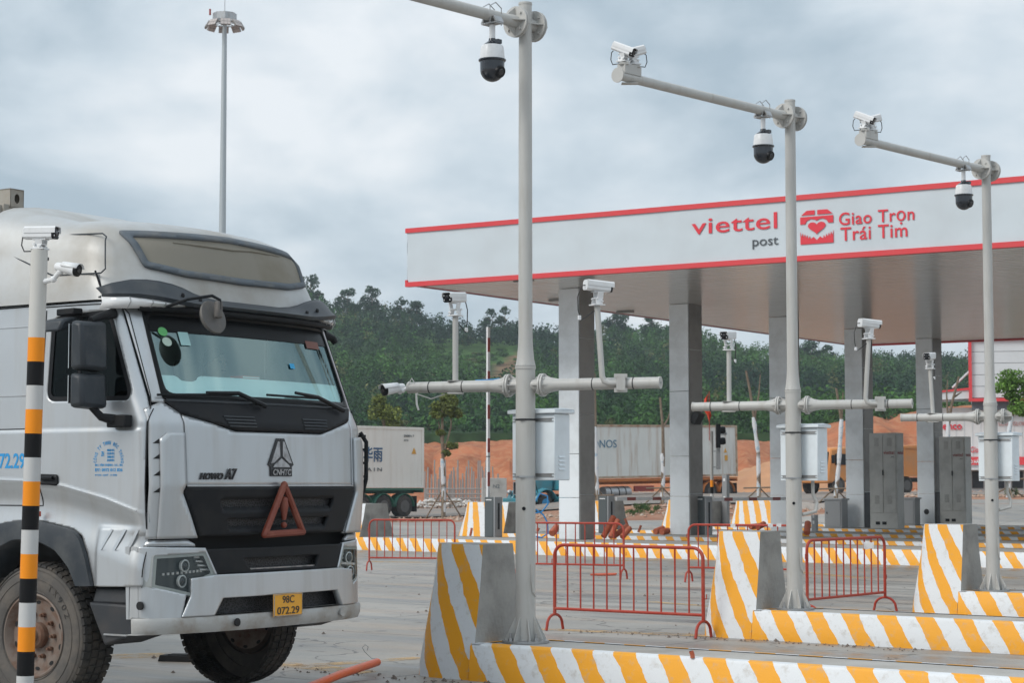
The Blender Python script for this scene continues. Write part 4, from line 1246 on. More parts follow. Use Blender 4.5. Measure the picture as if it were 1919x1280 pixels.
def put_barrier(a, b, label):
    a = Vector(a); b = Vector(b); m = (a + b) / 2; d = b - a
    o = place(BP, USED, (m.x, m.y, 0.0), math.atan2(d.y, d.x), label)
    o.scale = (d.length / 1.84, 1, 1)
    return o
put_barrier((0.485, 22.45, 0), (2.06, 21.3, 0), 'nearest red barrier, between the first two striped end blocks')
put_barrier((-2.72, 37.6, 0), (-1.08, 37.2, 0), 'leftmost red barrier, right beside the truck')
put_barrier((0.12, 34.9, 0), (1.93, 34.1, 0), 'red barrier behind the nearest pole, overlapped by the nearest barrier')
put_barrier((2.98, 33.3, 0), (4.7, 32.4, 0), 'red barrier with white tape, behind the second striped end block')
put_barrier((3.60, 24.1, 0), (4.86, 25.75, 0), 'small-looking red barrier standing at a slant between middle and right-hand poles')
# white tape and rags tied to the barriers
TAPE = mat('tape_white', (0.72, 0.72, 0.72), 0.6)
for i, (px, py, Y, lb) in enumerate([(1372, 985, 32.9, 'left white tape knot on the taped red barrier'), (1442, 984, 32.5, 'middle white tape knot on the taped red barrier'),
                               (1458, 984, 32.4, 'right white tape knot on the taped red barrier'), (1625, 1019, 25.2, 'white rag tied near the right end of the slanted red barrier')]):
    p = at_dist(px, py, Y); m = MB(); rnd = random.Random(i)
    rows = []
    for a in range(5):
        rows.append([(p.x + (-0.03 + 0.02 * a) * (1.6 if i == 3 else 1), p.y - 0.025 - 0.01 * rnd.random(), p.z + 0.02 - b * (0.03 if i == 3 else 0.018) + rnd.uniform(-.01, .01)) for b in range(4)])
    m.grid(rows); m.ball((p.x, p.y, p.z), 0.024, 8)
    tag(m.build('tape_knot' if i < 3 else 'rag', TAPE), lb, 'tape' if i < 3 else 'rag')

# ------------------------------------------------------------------ toll equipment on the far islands
GDARK = mat('gate_dark', (0.085, 0.10, 0.105), 0.4); GLIGHT = mat('gate_grey', (0.30, 0.31, 0.32), 0.4, 0.3)
def isl_pt(px, py, z=0.31): return at_height(px, py, z)
REDW = mat('gate_red', (0.30, 0.05, 0.04), 0.5)
def gate_box(px, py, label, arm, lettering=True):
    p = isl_pt(px, py)
    t = thing('barrier_gate', label, 'barrier gate', p, ISL_RZ, 'grey boom gate machines')
    MB().box((-0.14, 0.15, 0.5), (0.28, 0.30, 1.0)).build('cabinet', GDARK, t, bevel=0.015)
    MB().box((0.035, 0.15, 0.49), (0.05, 0.31, 1.02)).build('front_plate', GLIGHT, t, bevel=0.012)
    MB().box((0.063, 0.15, 0.52), (0.008, 0.07, 0.66)).build('slot', BLACK, t, bevel=0.003)
    MB().box((-0.14, -0.003, 0.93), (0.18, 0.004, 0.025)).build('nameplate', TAPE, t, smooth=0)
    a = MB(); RR = []
    if arm == 'up':
        ln = 4.3; q = (-0.24, 0.10, 1.0)
        a.box((q[0], q[1], 1.0 + ln / 2), (0.055, 0.09, ln)); 
        for k in range(8): 
            z = 1.25 + k * 0.85
            if z < 1 + ln - .2: RR.append(MB().box((q[0] + 0.023, q[1] - .003, z + 0.2), (0.011, 0.09, 0.36)))
        n = MB().box((q[0], q[1], 2.02), (0.06, 0.1, 0.02)); n.build('joint', BLACK, t, smooth=0)
    else:
        ln = arm; z = 0.92
        a.box((0.1, 0.3 + ln / 2, z), (0.05, ln, 0.085))
        k = 0.7
        while k < ln:
            RR.append(MB().box((0.1, 0.3 + k, z), (0.056, 0.42, 0.088))); k += 1.25
    bo = a.build('boom', WHITE, t, smooth=0)
    for R in RR: R.build('boom_band', REDW, bo, smooth=0)
gate_box(924, 1007, 'slim dark gate box on the far island with its boom raised', 'up')
gate_box(1137, 1000, 'gate box with lowered boom between the first and second pillars', 3.4)
gate_box(1320, 1003, 'gate box mostly hidden behind the second pillar, boom lowered', 4.2)

CABG = mat('cabinet_grey', (0.47, 0.475, 0.455), 0.5, dirt=(0.18, 0.18, 0.17), dirt_amt=0.4, dscale=2)
def tall_cabinet(px, py, label):
    p = isl_pt(px, py)          # near right corner of the front
    t = thing('equipment_cabinet', label, 'cabinet', p, ISL_RZ, 'tall grey toll equipment cabinets')
    w, d, h = 0.90, 0.44, 2.84
    MB().box((-w / 2, d / 2, h / 2), (w, d, h)).build('case', CABG, t, bevel=0.006, smooth=0)
    for k in range(2):
        x = -w + 0.04 + k * (w - .06) / 2 + (w - .1) / 4 + .005
        dr = MB().box((x, -0.008, h * 0.57), ((w - .1) / 2 - .006, 0.016, h * 0.81)).build('door', CABG, t, bevel=0.004, smooth=0)
        for z in (0.30, 0.905):
            v = MB()
            for j in range(9): v.box((x, -0.018, h * z - .11 + j * 0.028), (0.15, 0.006, 0.012))
            v.build('vent', ALU_D, dr, smooth=0)
    hd = MB().box((-w / 2 + 0.0, -0.03, h * 0.585), (0.03, 0.03, 0.16)); hd.build('handle', BLACK, t, bevel=0.005)
    for q in (.72, .48): MB().box((-w * q, -0.003, 0.16), (0.14, 0.008, 0.09)).build('cable_opening', BLACK, t, smooth=0)
    T = MB(); T.text('viettel', lambda x, y, z: (-w * 0.5 + 0.02 + x, -0.018 - z, 2.20 + y), 0.36, 0.11, bold=0.01, depth=0.003); T.build('lettering', mat('letter_darkred', (0.25, 0.03, 0.03), 0.5), t, smooth=0)
    T = MB(); T.text('post', lambda x, y, z: (-w * 0.2 + 0.0 + x, -0.018 - z, 2.09 + y), 0.10, 0.055, depth=0.003); T.build('lettering', mat('letter_grey', (0.07, 0.08, 0.09), 0.5), t, smooth=0)
    T = MB(); T.text('viettel', lambda x, y, z: (0.003 + z, 0.04 + x, 2.20 + y), 0.36, 0.11, bold=0.01, depth=0.003); T.build('lettering', mat('letter_darkred', (0.25, 0.03, 0.03), 0.5), t, smooth=0)
tall_cabinet(1682.5, 991.5, 'tall grey equipment cabinet right of the fourth pillar')
tall_cabinet(1811, 985, 'tall grey equipment cabinet right of the fifth pillar')
def low_cabinet(px, py, label):
    p = isl_pt(px, py)
    t = thing('low_cabinet', label, 'cabinet', p, ISL_RZ, 'low grey cabinets between the pillars')
    MB().box((-0.3, 0.2, 0.42), (0.58, 0.38, 0.84)).build('case', GLIGHT, t, bevel=0.006, smooth=0)
    MB().box((-0.3, 0.2, 0.86), (0.66, 0.46, 0.05)).build('lid', GLIGHT, t, bevel=0.006, smooth=0)
    MB().box((-0.3, -0.0, 0.42), (0.5, 0.012, 0.74)).build('door', GLIGHT, t, bevel=0.004, smooth=0)
    MB().box((-0.5, -0.014, 0.45), (0.02, 0.02, 0.06)).build('lock', BLACK, t, smooth=0)
low_cabinet(1578, 990, 'low grey cabinet just left of the fourth pillar')
low_cabinet(1715, 985, 'low grey cabinet just left of the fifth pillar')

# signal post, flag, plain posts
def signal():
    p = at_height(1351 - 17, 972, 0.31); p.y = 66; p = Vector((at_dist(1334, 900, 62).x, 62, 0.31))
    t = thing('traffic_light', 'black two-lamp traffic light on a banded post', 'traffic light', p, 0)
    H = at_dist(1334, 808, 62).z - 0.31
    zt = at_dist(1334, 900, 62).z - 0.31
    m = banded('signal_bands', zt, 0.215, [ORG, BLK, WHT], (0.36, 0.36, 0.35))
    MB().lathe([(0.055, 0), (0.05, H)], None, 14).build('post', m, t)
    x = at_dist(1346, 900, 62).x - p.x
    z0 = at_dist(1346, 840, 62).z - .31; z1 = at_dist(1346, 795, 62).z - .31
    hb = MB().box((x, -0.05, (z0 + z1) / 2), (0.14, 0.22, z1 - z0)); hs = hb.build('housing', BLACK, t, bevel=0.01)
    for z in (z0 + (z1 - z0) * 0.28, z0 + (z1 - z0) * 0.74):
        MB().lathe([(0.11, 0), (0.12, 0.10), (0.10, 0.17)], Matrix.Translation((x + 0.06, -0.05, z)) @ Matrix.Rotation(PI / 2 - .1, 4, 'Y'), 14).build('lamp_hood', BLACK, t)
    MB().box((x + 0.01, 0.05, z0 - 0.34), (0.13, 0.12, 0.66)).build('control_box', GLIGHT, t, bevel=0.008)
    k = MB()
    for z in (z0 - 0.1, z0 - 0.6): k.box((x / 2, 0, z), (x, 0.03, 0.03))
    k.build('bracket', STEEL, t, smooth=0)
    f = thing('flag', 'small red flag on a thin stick above the traffic light', 'flag', (p.x - 0.07, p.y - 0.07, 0.31 + H - 0.3), 0)
    MB().pipe([(0, 0, 0), (0, 0, 1.55)], 0.012, 6).build('stick', BARR, f)
    rows = []
    for i in range(7):
        rows.append([(-0.02 - 0.05 * math.sin(i * 0.6) - 0.13 * j / 4 + 0.03 * i * j / 12 + (0.06 if i > 3 else 0), 0.03 * math.sin(j * 2 + i), 1.5 - i * 0.12 - 0.05 * j) for j in range(5)])
    MB().grid(rows).build('cloth', mat('flag_red', (0.7, 0.07, 0.03), 0.7), f, solid=0.004)
signal()
for px, ytop, ybot, Y, lb in ((1457, 888, 985, 66, 'plain grey post right of the traffic light, behind the second pillar gap'), ):
    pass
def plain_post(px, ytop, Y, w, lb):
    b = at_dist(px, 900, Y); zt = at_dist(px, ytop, Y).z; zb = 0.31
    t = thing('steel_post', lb, 'post', (b.x, Y, zb), ISL_RZ)
    MB().box((0, 0, (zt - zb) / 2), (w, w, zt - zb)).build('shaft', GLIGHT, t, bevel=0.004, smooth=0)
    MB().box((0, 0, 0.01), (w * 2.2, w * 2.2, 0.02)).build('foot_plate', STEEL, t, smooth=0)
    for z in (0.55, 0.9): MB().box((0, -w / 2 - .003, (zt - zb) * z), (w * .4, 0.006, 0.09)).build('tag_plate', TAPE, t, smooth=0)
plain_post(1360, 890, 62, 0.17, 'plain grey steel post just right of the traffic light')
plain_post(1526, 965, 55, 0.14, 'short grey steel post behind the middle pole')

# ------------------------------------------------------------------ orange conduit stubs
ORP = mat('orange_pipe', (0.42, 0.095, 0.04), 0.5, dirt=(0.5, 0.22, 0.14), dirt_amt=0.5, dscale=12)
def corrugated(p, q, r, lb):
    p = Vector(p); q = Vector(q); n = int((q - p).length / 0.035); path = []; rad = []
    for i in range(n * 2 + 1):
        path.append(p + (q - p) * i / (2 * n)); rad.append(r if i % 2 else r * 0.86)
    m = MB(); m.pipe(path, rad, 14)
    t = thing('corrugated_pipe', lb, 'pipe', (p.x, p.y, p.z), 0, 'corrugated orange pipe stubs on the islands')
    m.build('wall', ORP, t, world=True)
    d = (q - p).normalized()
    MB().pipe([q - d * 0.01, q + d * 0.004], r * 0.7, 14).build('mouth', BLACK, t, world=True)
stubs = [((1131, 1008), (1150, 969), 47.5, .09, 'leftmost leaning corrugated pipe beside the first pillar'), ((1144, 1009), (1158, 975), 47.2, .08, 'second corrugated pipe from the left beside the first pillar'),
         ((1150, 1009), (1176, 986), 47.8, .085, 'third corrugated pipe, lying low beside the first pillar'), ((1166, 1010), (1180, 990), 47.3, .085, 'rightmost of the bunch of corrugated pipes beside the first pillar'),
         ((1034, 1006), (1044, 988), 50, .11, 'corrugated pipe stub just left of the first pillar'),
         ((1228, 1001), (1243, 991), 52, .1, 'corrugated pipe stub left of the second pillar foot'), ((1240, 1001), (1252, 995), 51.5, .1, 'short corrugated pipe touching the second pillar foot'),
         ((1318, 1000), (1332, 990), 55, .09, 'corrugated pipe stub right of the second pillar foot'), ((1406, 993), (1425, 986), 58, .1, 'corrugated pipe stub near the third pillar, left'),
         ((1420, 992), (1432, 982), 57, .1, 'corrugated pipe stub touching the third pillar'), ((1512, 1000), (1514, 980), 50, .1, 'upright brown pipe stub right of the middle pole')]
for a, b, Y, r, lb in stubs:
    r *= .85
    A = at_dist(*a, Y); A.z = max(A.z, 0.31 + r * 0.8); B = at_dist(*b, Y + 0.3)
    B.z = max(B.z, 0.31 + r)
    if (B - A).length < 0.15: B = A + Vector((0.2, 0.1, 0.12))
    corrugated(A, B, r, lb)
def thin_stub(px, py, px2, py2, Y, r, lb):
    A = at_dist(px, py, Y); B = at_dist(px2, py2, Y)
    t = thing('pipe_stub', lb, 'pipe', A, 0); MB().pipe([A, (A + B) / 2 + Vector((0.005, 0, 0)), B], r, 10).build('tube', ORP, t, world=True)
    d = (B - A).normalized(); MB().pipe([B - d * 0.004, B + d * 0.002], r * 0.75, 10).build('mouth', BLACK, t, world=True)
a = at_height(1298, 1234, 0.31)
thin_stub(1298, 1234, 1295, 1221, a.y, 0.018, 'short orange pipe stub sticking out of the nearest island')
thin_stub(1176, 985, 1171, 972, 49, 0.03, 'thin orange stub between the first and second pillars, left one')
thin_stub(1196, 998, 1201, 985, 49, 0.03, 'thin orange stub between the first and second pillars, right one')
thin_stub(1006, 996, 1010, 990, 49, 0.035, 'thin orange stub behind the nearest pole')
thin_stub(881, 1005, 884, 990, 48, 0.03, 'thin orange stub left of the first slim gate box')
def floor_pipe():
    A = at_height(560, 1296, 0.06); B = at_height(707, 1246, 0.08)
    B = Vector((B.x, B.y, 0.10))
    t = thing('orange_pipe', 'orange plastic pipe lying on the ground in front of the truck, with a wire', 'pipe', A, 0)
    path = [A - (B - A) * 0.4, A, A + (B - A) * 0.5 + Vector((0, 0, 0.01)), B]
    path[0].z = 0.04
    MB().pipe(path, 0.034, 18).build('tube', mat('bright_orange_pipe', (0.80, 0.13, 0.03), 0.4, dirt=(.6, .3, .2), dirt_amt=.4, dscale=9), t, world=True)
    d = (B - A).normalized(); MB().pipe([B - d * 0.01, B + d * 0.002], 0.027, 18).build('mouth', BLACK, t, world=True)
    w = [B + Vector((-0.01, 0, 0.03)), at_dist(697, 1235, B.y), at_dist(683, 1222, B.y), at_dist(679, 1214, B.y), at_dist(684, 1209, B.y), at_dist(690, 1213, B.y), at_dist(688, 1220, B.y)]
    MB().pipe(w, 0.003, 6).build('wire', STEEL, t, world=True)
floor_pipe()
# dark wheel chock / plate seen below the bumper
p = at_height(338, 1240, 0); t = thing('rubber_chock', 'dark rubber block on the ground under the truck bumper', 'wheel chock', p, math.radians(-12))
MB().prism([(-0.2, 0), (0.22, 0), (0.20, 0.055), (-0.18, 0.06)], lambda x, z: (x, -0.07, z), lambda x, z: (x, 0.09, z)).build('block', mat('rubber', (0.018, 0.018, 0.019), 0.8), t, bevel=0.006, smooth=0)
MB().prism([(-0.12, 0.058), (0.12, 0.058), (0.10, 0.068), (-0.10, 0.068)], lambda x, z: (x, -0.05, z), lambda x, z: (x, 0.07, z)).build('ridge', mat('rubber', (0.018, 0.018, 0.019), 0.8), t, smooth=0)

# high mast light
def high_mast():
    Y = 112.0; top = at_dist(421, 40, Y); x = top.x; H = top.z
    t = thing('high_mast_light', 'very tall thin light mast with a ring of floodlights, against the sky', 'light mast', (x - .0, Y, 0), 0)
    MB().lathe([(0.31, 0), (0.22, H * 0.45), (0.217, H * 0.45), (0.14, H * 0.97), (0.10, H + .4)], None, 20).build('mast', mat('mast_zinc', (0.40, 0.44, 0.46), 0.5, 0.3), t)
    MB().pipe([(0, 0, H + .3), (0, 0, H + 2.2)], 0.02, 6).build('lightning_rod', STEEL, t)
    MB().pipe([(-0.85, 0, H + .4), (-0.85, 0, H + .75)], 0.06, 8).build('warning_lamp', mat('gate_red', (0.42, 0.04, 0.03), 0.5), t)
    r = MB()
    for k in range(8):
        a = k * PI / 4 + 0.2; b = a + PI / 4; R = 0.85
        r.box((math.cos(a + PI / 8) * 0.62, math.sin(a + PI / 8) * 0.62, H + 0.28), (0.02, 0.55, 0.4), rz=a + PI / 8)
        r.pipe([(math.cos(a) * R, math.sin(a) * R, H - 0.1), (math.cos(b) * R, math.sin(b) * R, H - 0.1)], 0.035, 6)
        r.pipe([(0, 0, H), (math.cos(a) * R, math.sin(a) * R, H - 0.1)], 0.03, 6)
    r.build('head_frame', STEEL, t)
    for k in range(8):
        a = k * PI / 4 + 0.2
        M = Matrix.Translation((math.cos(a) * 0.98, math.sin(a) * 0.98, H - 0.22)) @ Matrix.Rotation(a, 4, 'Z') @ Matrix.Rotation(-0.55, 4, 'Y')
        f = MB(M); f.box((0, 0, 0), (0.10, 0.58, 0.44)); fo = f.build('floodlight', ALU_D, t, bevel=0.02)
        g = MB(M)
        for q in (-.19, 0, .19):
            for w in (-.12, .12): g.box((-0.055, q, w), (0.012, 0.17, 0.2))
            for w in (-.12, .12): g.box((0.055, q, w), (0.012, 0.17, 0.2))
        g.build('led_panel', mat('led_grey', (0.45, 0.40, 0.38), 0.4), fo, smooth=0)
high_mast()
# ================================================================== BACKGROUND THINGS
def wheel_simple(parent, x, y, z, r, w, tyre, rim, name='wheel'):
    M = Matrix.Translation((x, y, z)) @ Matrix.Rotation(PI / 2, 4, 'X')
    o = MB(M).lathe([(r * .86, -w / 2), (r, -w / 2 + .04), (r, w / 2 - .04), (r * .86, w / 2)], None, 28).build(name, tyre, parent)
    q = MB(M); q.lathe([(r * .56, w / 2 + .01), (r * .5, w / 2 + .002), (r * .45, w / 2 - .06), (r * .2, w / 2 - .06), (r * .18, w / 2 + .02)], None, 20)
    q.lathe([(r * .56, -w / 2 - .01), (r * .5, -w / 2 - .002), (r * .45, -w / 2 + .06), (r * .2, -w / 2 + .06)], None, 20); q.build('rim', rim, o)
TYRE = mat('tyre_far', (0.028, 0.027, 0.026), 0.9, dirt=(.14, .11, .09), dirt_amt=.7, dscale=3)
RIMF = mat('rim_far', (0.10, 0.095, 0.09), 0.6)
REEF = mat('reefer_white', (0.76, 0.75, 0.70), 0.55, dirt=(0.52, 0.44, 0.35), dirt_amt=0.5, dscale=0.9, streak=True, vary=0.04, dlo=.5, dhi=.8)
REEF2 = mat('reefer_rusty', (0.68, 0.69, 0.66), 0.55, dirt=(0.40, 0.26, 0.17), dirt_amt=0.8, dscale=1.1, streak=True, vary=0.05, dlo=.5, dhi=.78)
def container(name, loc, rz, label, m, frame_m, extras):
    """origin at the front lower corner of the seen side; X runs rearward, Y away from the viewer"""
    loc = Vector(loc) + Vector((math.cos(rz), math.sin(rz), 0)) * 12.1; rz += PI
    t = thing(name, label, 'container', loc, rz, 'white refrigerated containers on trailers')
    L_, W_, H_ = 12.1, 2.44, 2.9
    rows = []; n = 100
    for y in (0.03, W_ - .03):
        rows = []
        pts = [(0.12 + (L_ - .24) * i / n, y + (0.0 if (i % 4) < 2 else 0.010) * (1 if y < 1 else -1)) for i in range(n + 1)]
        b = MB().grid([[(x, yy, 0.1) for x, yy in pts], [(x, yy, H_ - .1) for x, yy in pts]])
        b.build('side_wall', m, t, smooth=0)
    r = MB(); r.box((L_ / 2, W_ / 2, H_ - .05), (L_ - .1, W_ - .1, .06)); r.box((L_ / 2, W_ / 2, .08), (L_ - .1, W_ - .1, .1)); r.box((.06, W_ / 2, H_ / 2), (.06, W_ - .1, H_ - .1)); r.build('shell', m, t, smooth=0)
    d = MB(); d.box((L_ - .05, W_ / 2, H_ / 2), (.06, W_ - .12, H_ - .12)); do = d.build('rear_door', m, t, smooth=0)
    MB().box((L_ - .015, W_ / 2 - .4, H_ / 2), (.03, .03, H_ - .3)).build('lock_bar', STEEL, do, smooth=0)
    f = MB()
    for x in (.07, L_ - .07):
        for y in (.06, W_ - .06): f.box((x, y, H_ / 2), (.14, .12, H_))
    for z in (.07, H_ - .06):
        for y in (.045, W_ - .045): f.box((L_ / 2, y, z), (L_ - .28, .09, .12))
        for x in (.05, L_ - .05): f.box((x, W_ / 2, z), (.1, W_ - .24, .12))
    f.build('frame', frame_m, t, smooth=0)
    extras(t)
    return t
def trailer(name, loc, rz, label, m, axles, zb):
    t = thing(name, label, 'trailer', loc, rz); t.scale = (1, -1, 1)
    f = MB()
    for y in (.75, 1.7): f.box((6.0, y, zb - .14), (12.0, .12, .26))
    for k in range(9): f.box((.3 + k * 1.4, 1.22, zb - .05), (.12, 2.4, .09))
    f.box((6.0, .05, zb - .06), (12.0, .07, .1)); f.box((.05, 1.22, zb - .12), (.1, 2.4, .2)); f.build('chassis', m, t, smooth=0)
    for i, x in enumerate(axles):
        for y in (.28, 2.16): wheel_simple(t, x, y, .52, .52, .5, TYRE, RIMF)
        g = MB(); rows = []
        for k in range(13):
            a = PI * k / 12; rows.append([(x + .64 * math.cos(a), .0, .5 + .62 * math.sin(a)), (x + .64 * math.cos(a), .55, .5 + .62 * math.sin(a))])
        g.grid(rows); g.build('mudguard', m, t, smooth=60, solid=0.03)
    MB().box((axles[0] - .78, .3, .62), (.03, .55, .75)).build('mud_flap', TYRE, t, smooth=0)
    l = MB(); l.box((11.0, .35, .55), (.18, .16, 1.1)); l.box((11.0, 2.05, .55), (.18, .16, 1.1)); l.build('landing_leg', m, t, smooth=0)
    return t
def side_text(t, s, x0, z0, w, h, m, bold=0.0):
    """lettering on the seen side; that side is read with X running to the left"""
    T = MB(); T.text(s, lambda x, y, z: (12.1 - x0 + x, 0.018 - z, z0 + y), w, h, bold=bold, depth=0.012)
    T.build('lettering', m, t, smooth=0)
NAVY = mat('letter_navy', (0.02, 0.09, 0.20), 0.5); LGREY = mat('letter_ash', (0.13, 0.15, 0.16), 0.6); YEL = mat('hazard_yellow', (0.65, 0.33, 0.04), 0.5)
FADED = mat('letter_faded', (0.09, 0.20, 0.30), 0.6)
def hazard(t, x, z, s=0.26):
    MB().prism([(0, 0), (s, 0), (s / 2, s)], lambda a, b: (12.1 - x + a, .008, z + b), lambda a, b: (12.1 - x + a, .03, z + b)).build('hazard_mark', YEL, t, smooth=0)
def spot(px, Y): return Vector(((px - 959.5) / FPX * Y, Y, 0))
# left: white container on the green trailer
A_ = spot(795, 94.5)
dA = Vector((-.67, -.742, 0)); rzA = math.atan2(dA.y, dA.x)
def exA(t):
    q = lambda px, py: on_plane(px, py, A_, (-dA.y, dA.x))
    def X(px): return (q(px, 900) - A_).dot(dA)
    side_text(t, '华雨', X(681), 1.22, X(681) - X(717), 0.72, NAVY, 0.012)
    side_text(t, '中', X(657), 1.22, 0.75, 0.72, NAVY, 0.012)
    side_text(t, 'A I N', X(688), 0.78, X(688) - X(716), 0.17, LGREY, 0.01)
    side_text(t, '300891 7', X(757), 2.42, X(757) - X(776), 0.11, LGREY); side_text(t, '45 R1', X(757), 2.22, .3, 0.09, LGREY)
    hazard(t, X(772), 1.62, 0.3); MB().box((12.1 - X(777), .02, 1.72), (.13, .012, .2)).build('hazard_mark', YEL, t, smooth=0)
container('shipping_container', (A_.x, A_.y, 1.42), rzA, 'off-white container with blue Chinese characters on the green trailer', REEF, REEF, exA)
trailer('container_trailer', (A_.x, A_.y, .04), rzA, 'dark green three-axle trailer right behind the silver truck', mat('trailer_green', (0.015, 0.13, 0.085), 0.5, dirt=(.08, .07, .06), dirt_amt=.5, dscale=3), (1.25, 2.62, 4.0), 1.38)
# right: rusty white container on the orange trailer with the teal tractor
zB = 1.02
B_ = spot(1382, 112)
dB = Vector((-8.36, -7.4, 0)).normalized(); rzB = math.atan2(dB.y, dB.x)
def exB(t):
    q = lambda px: (on_plane(px, 900, B_, (-dB.y, dB.x)) - B_).dot(dB)
    side_text(t, 'CRONOS', q(1089), 1.66, q(1089) - q(1157), 0.42, FADED, 0.0)
    side_text(t, 'CRS 970290', q(1347), 2.35, q(1347) - q(1364), 0.13, LGREY, .02)
    hazard(t, q(1358), 1.35, 0.25)
    MB().box((12.1 - q(1362), .01, 1.05), (.22, .03, .3)).build('hazard_mark', YEL, t, smooth=0)
cB = container('shipping_container', (B_.x, B_.y, zB + 1.02), rzB, 'rusty off-white container with faded blue letters on the orange trailer', REEF2, mat('rusty_frame', (0.45, 0.36, 0.27), 0.7, dirt=(.30, .12, .05), dirt_amt=.9, dscale=2), exB)
cB.rotation_euler = (0, math.radians(-0.9), rzB + PI); cB.location.z -= .19
OR = mat('trailer_orange', (0.55, 0.17, 0.03), 0.55, dirt=(.3, .12, .06), dirt_amt=.7, dscale=2)
tB = trailer('container_trailer', (B_.x, B_.y, zB - .35), rzB, 'orange two-axle trailer with a round steel tank under it', OR, (.85, 2.2), 1.32)
tB.rotation_euler = (0, math.radians(0.9), rzB)
tk = MB(); tk.pipe([(8.5, .35, .62), (10.4, .35, .62)], .33, 24); tko = tk.build('steel_tank', STEEL, tB)
for x in (8.9, 9.4, 10.0): MB().pipe([(x, .35, .62), (x + .06, .35, .62)], .342, 24).build('tank_band', BLACK, tko)
s_ = MB(); s_.box((7.4, .2, .8), (1.5, .08, .3)); s_.build('red_guard', mat('gate_red'), tB, smooth=0)
def teal_truck():
    f = B_ + dB * 11.6
    t = thing('tractor_unit', 'teal bonneted lorry pulling the rusty container, behind the first white equipment box', 'truck', (f.x, f.y, 0.55), rzB); t.scale = (1, -1, 1)
    TE = mat('teal_paint', (0.01, 0.20, 0.26), 0.35, coat=.4, dirt=(.12, .12, .1), dirt_amt=.4, dscale=2)
    c = MB(); c.hexa([(0, 0.1, .7), (2.2, .1, .7), (2.2, 2.35, .7), (0, 2.35, .7), (0, .15, 2.05), (1.9, .15, 2.0), (1.9, 2.3, 2.0), (0, 2.3, 2.05)]); c.build('cab', TE, t, bevel=.1, smooth=40)
    c = MB(); c.hexa([(1.15, .12, 1.35), (2.0, .12, 1.35), (2.0, .2, 1.35), (1.15, .2, 1.35), (1.2, .12, 1.9), (1.85, .12, 1.85), (1.85, .2, 1.85), (1.2, .2, 1.9)]); c.build('side_window', BLACK, t)
    h = MB(); h.hexa([(2.2, .5, .6), (3.9, .6, .6), (3.9, 1.85, .6), (2.2, 1.95, .6), (2.2, .5, 1.5), (3.8, .65, 1.28), (3.8, 1.8, 1.28), (2.2, 1.95, 1.5)]); h.build('bonnet', TE, t, bevel=.12, smooth=40)
    g = MB(); g.box((3.93, 1.22, .82), (.05, .95, .66)); go = g.build('grille', BLACK, t, bevel=.04)
    MB().pipe([(3.96, .74, .5), (3.96, .74, 1.15), (3.96, 1.7, 1.15), (3.96, 1.7, .5), (3.96, .74, .5)], .03, 8).build('grille_surround', STEEL, go)
    for y in (.3, 2.15):
        m = MB(); rows = []
        for k in range(13):
            a = PI * k / 12 * .95; rows.append([(3.1 + .72 * math.cos(a), y - .28, .1 + .68 * math.sin(a)), (3.1 + .72 * math.cos(a), y, .16 + .7 * math.sin(a)), (3.1 + .72 * math.cos(a), y + .28, .1 + .68 * math.sin(a))])
        m.grid(rows); m.build('fender', TE, t, smooth=60, solid=.04)
        wheel_simple(t, 3.1, y, .02, .5, .32, TYRE, mat('rim_blue', (0.03, 0.25, 0.5), .5))
        wheel_simple(t, .6, y, .02, .5, .5, TYRE, RIMF)
        MB().ball((3.85, y, .62), .14, 12).build('headlight', STEEL, t)
    b = MB(); b.box((4.02, 1.22, .18), (.15, 2.4, .28)); b.build('bumper', TE, t, bevel=.04)
    m = MB(); m.box((2.6, -.1, 1.75), (.1, .2, .55)); m.build('mirror', TE, t, bevel=.03)
    MB().pipe([(3.6, .2, .6), (4.3, -.3, 1.25)], .02, 6).build('feeler_rod', BLACK, t)
    MB().lathe([(.30, 0), (.30, .9)], Matrix.Translation((1.3, .2, .1)) @ Matrix.Rotation(PI / 2, 4, 'Y'), 20).build('fuel_tank', TE, t)
teal_truck()
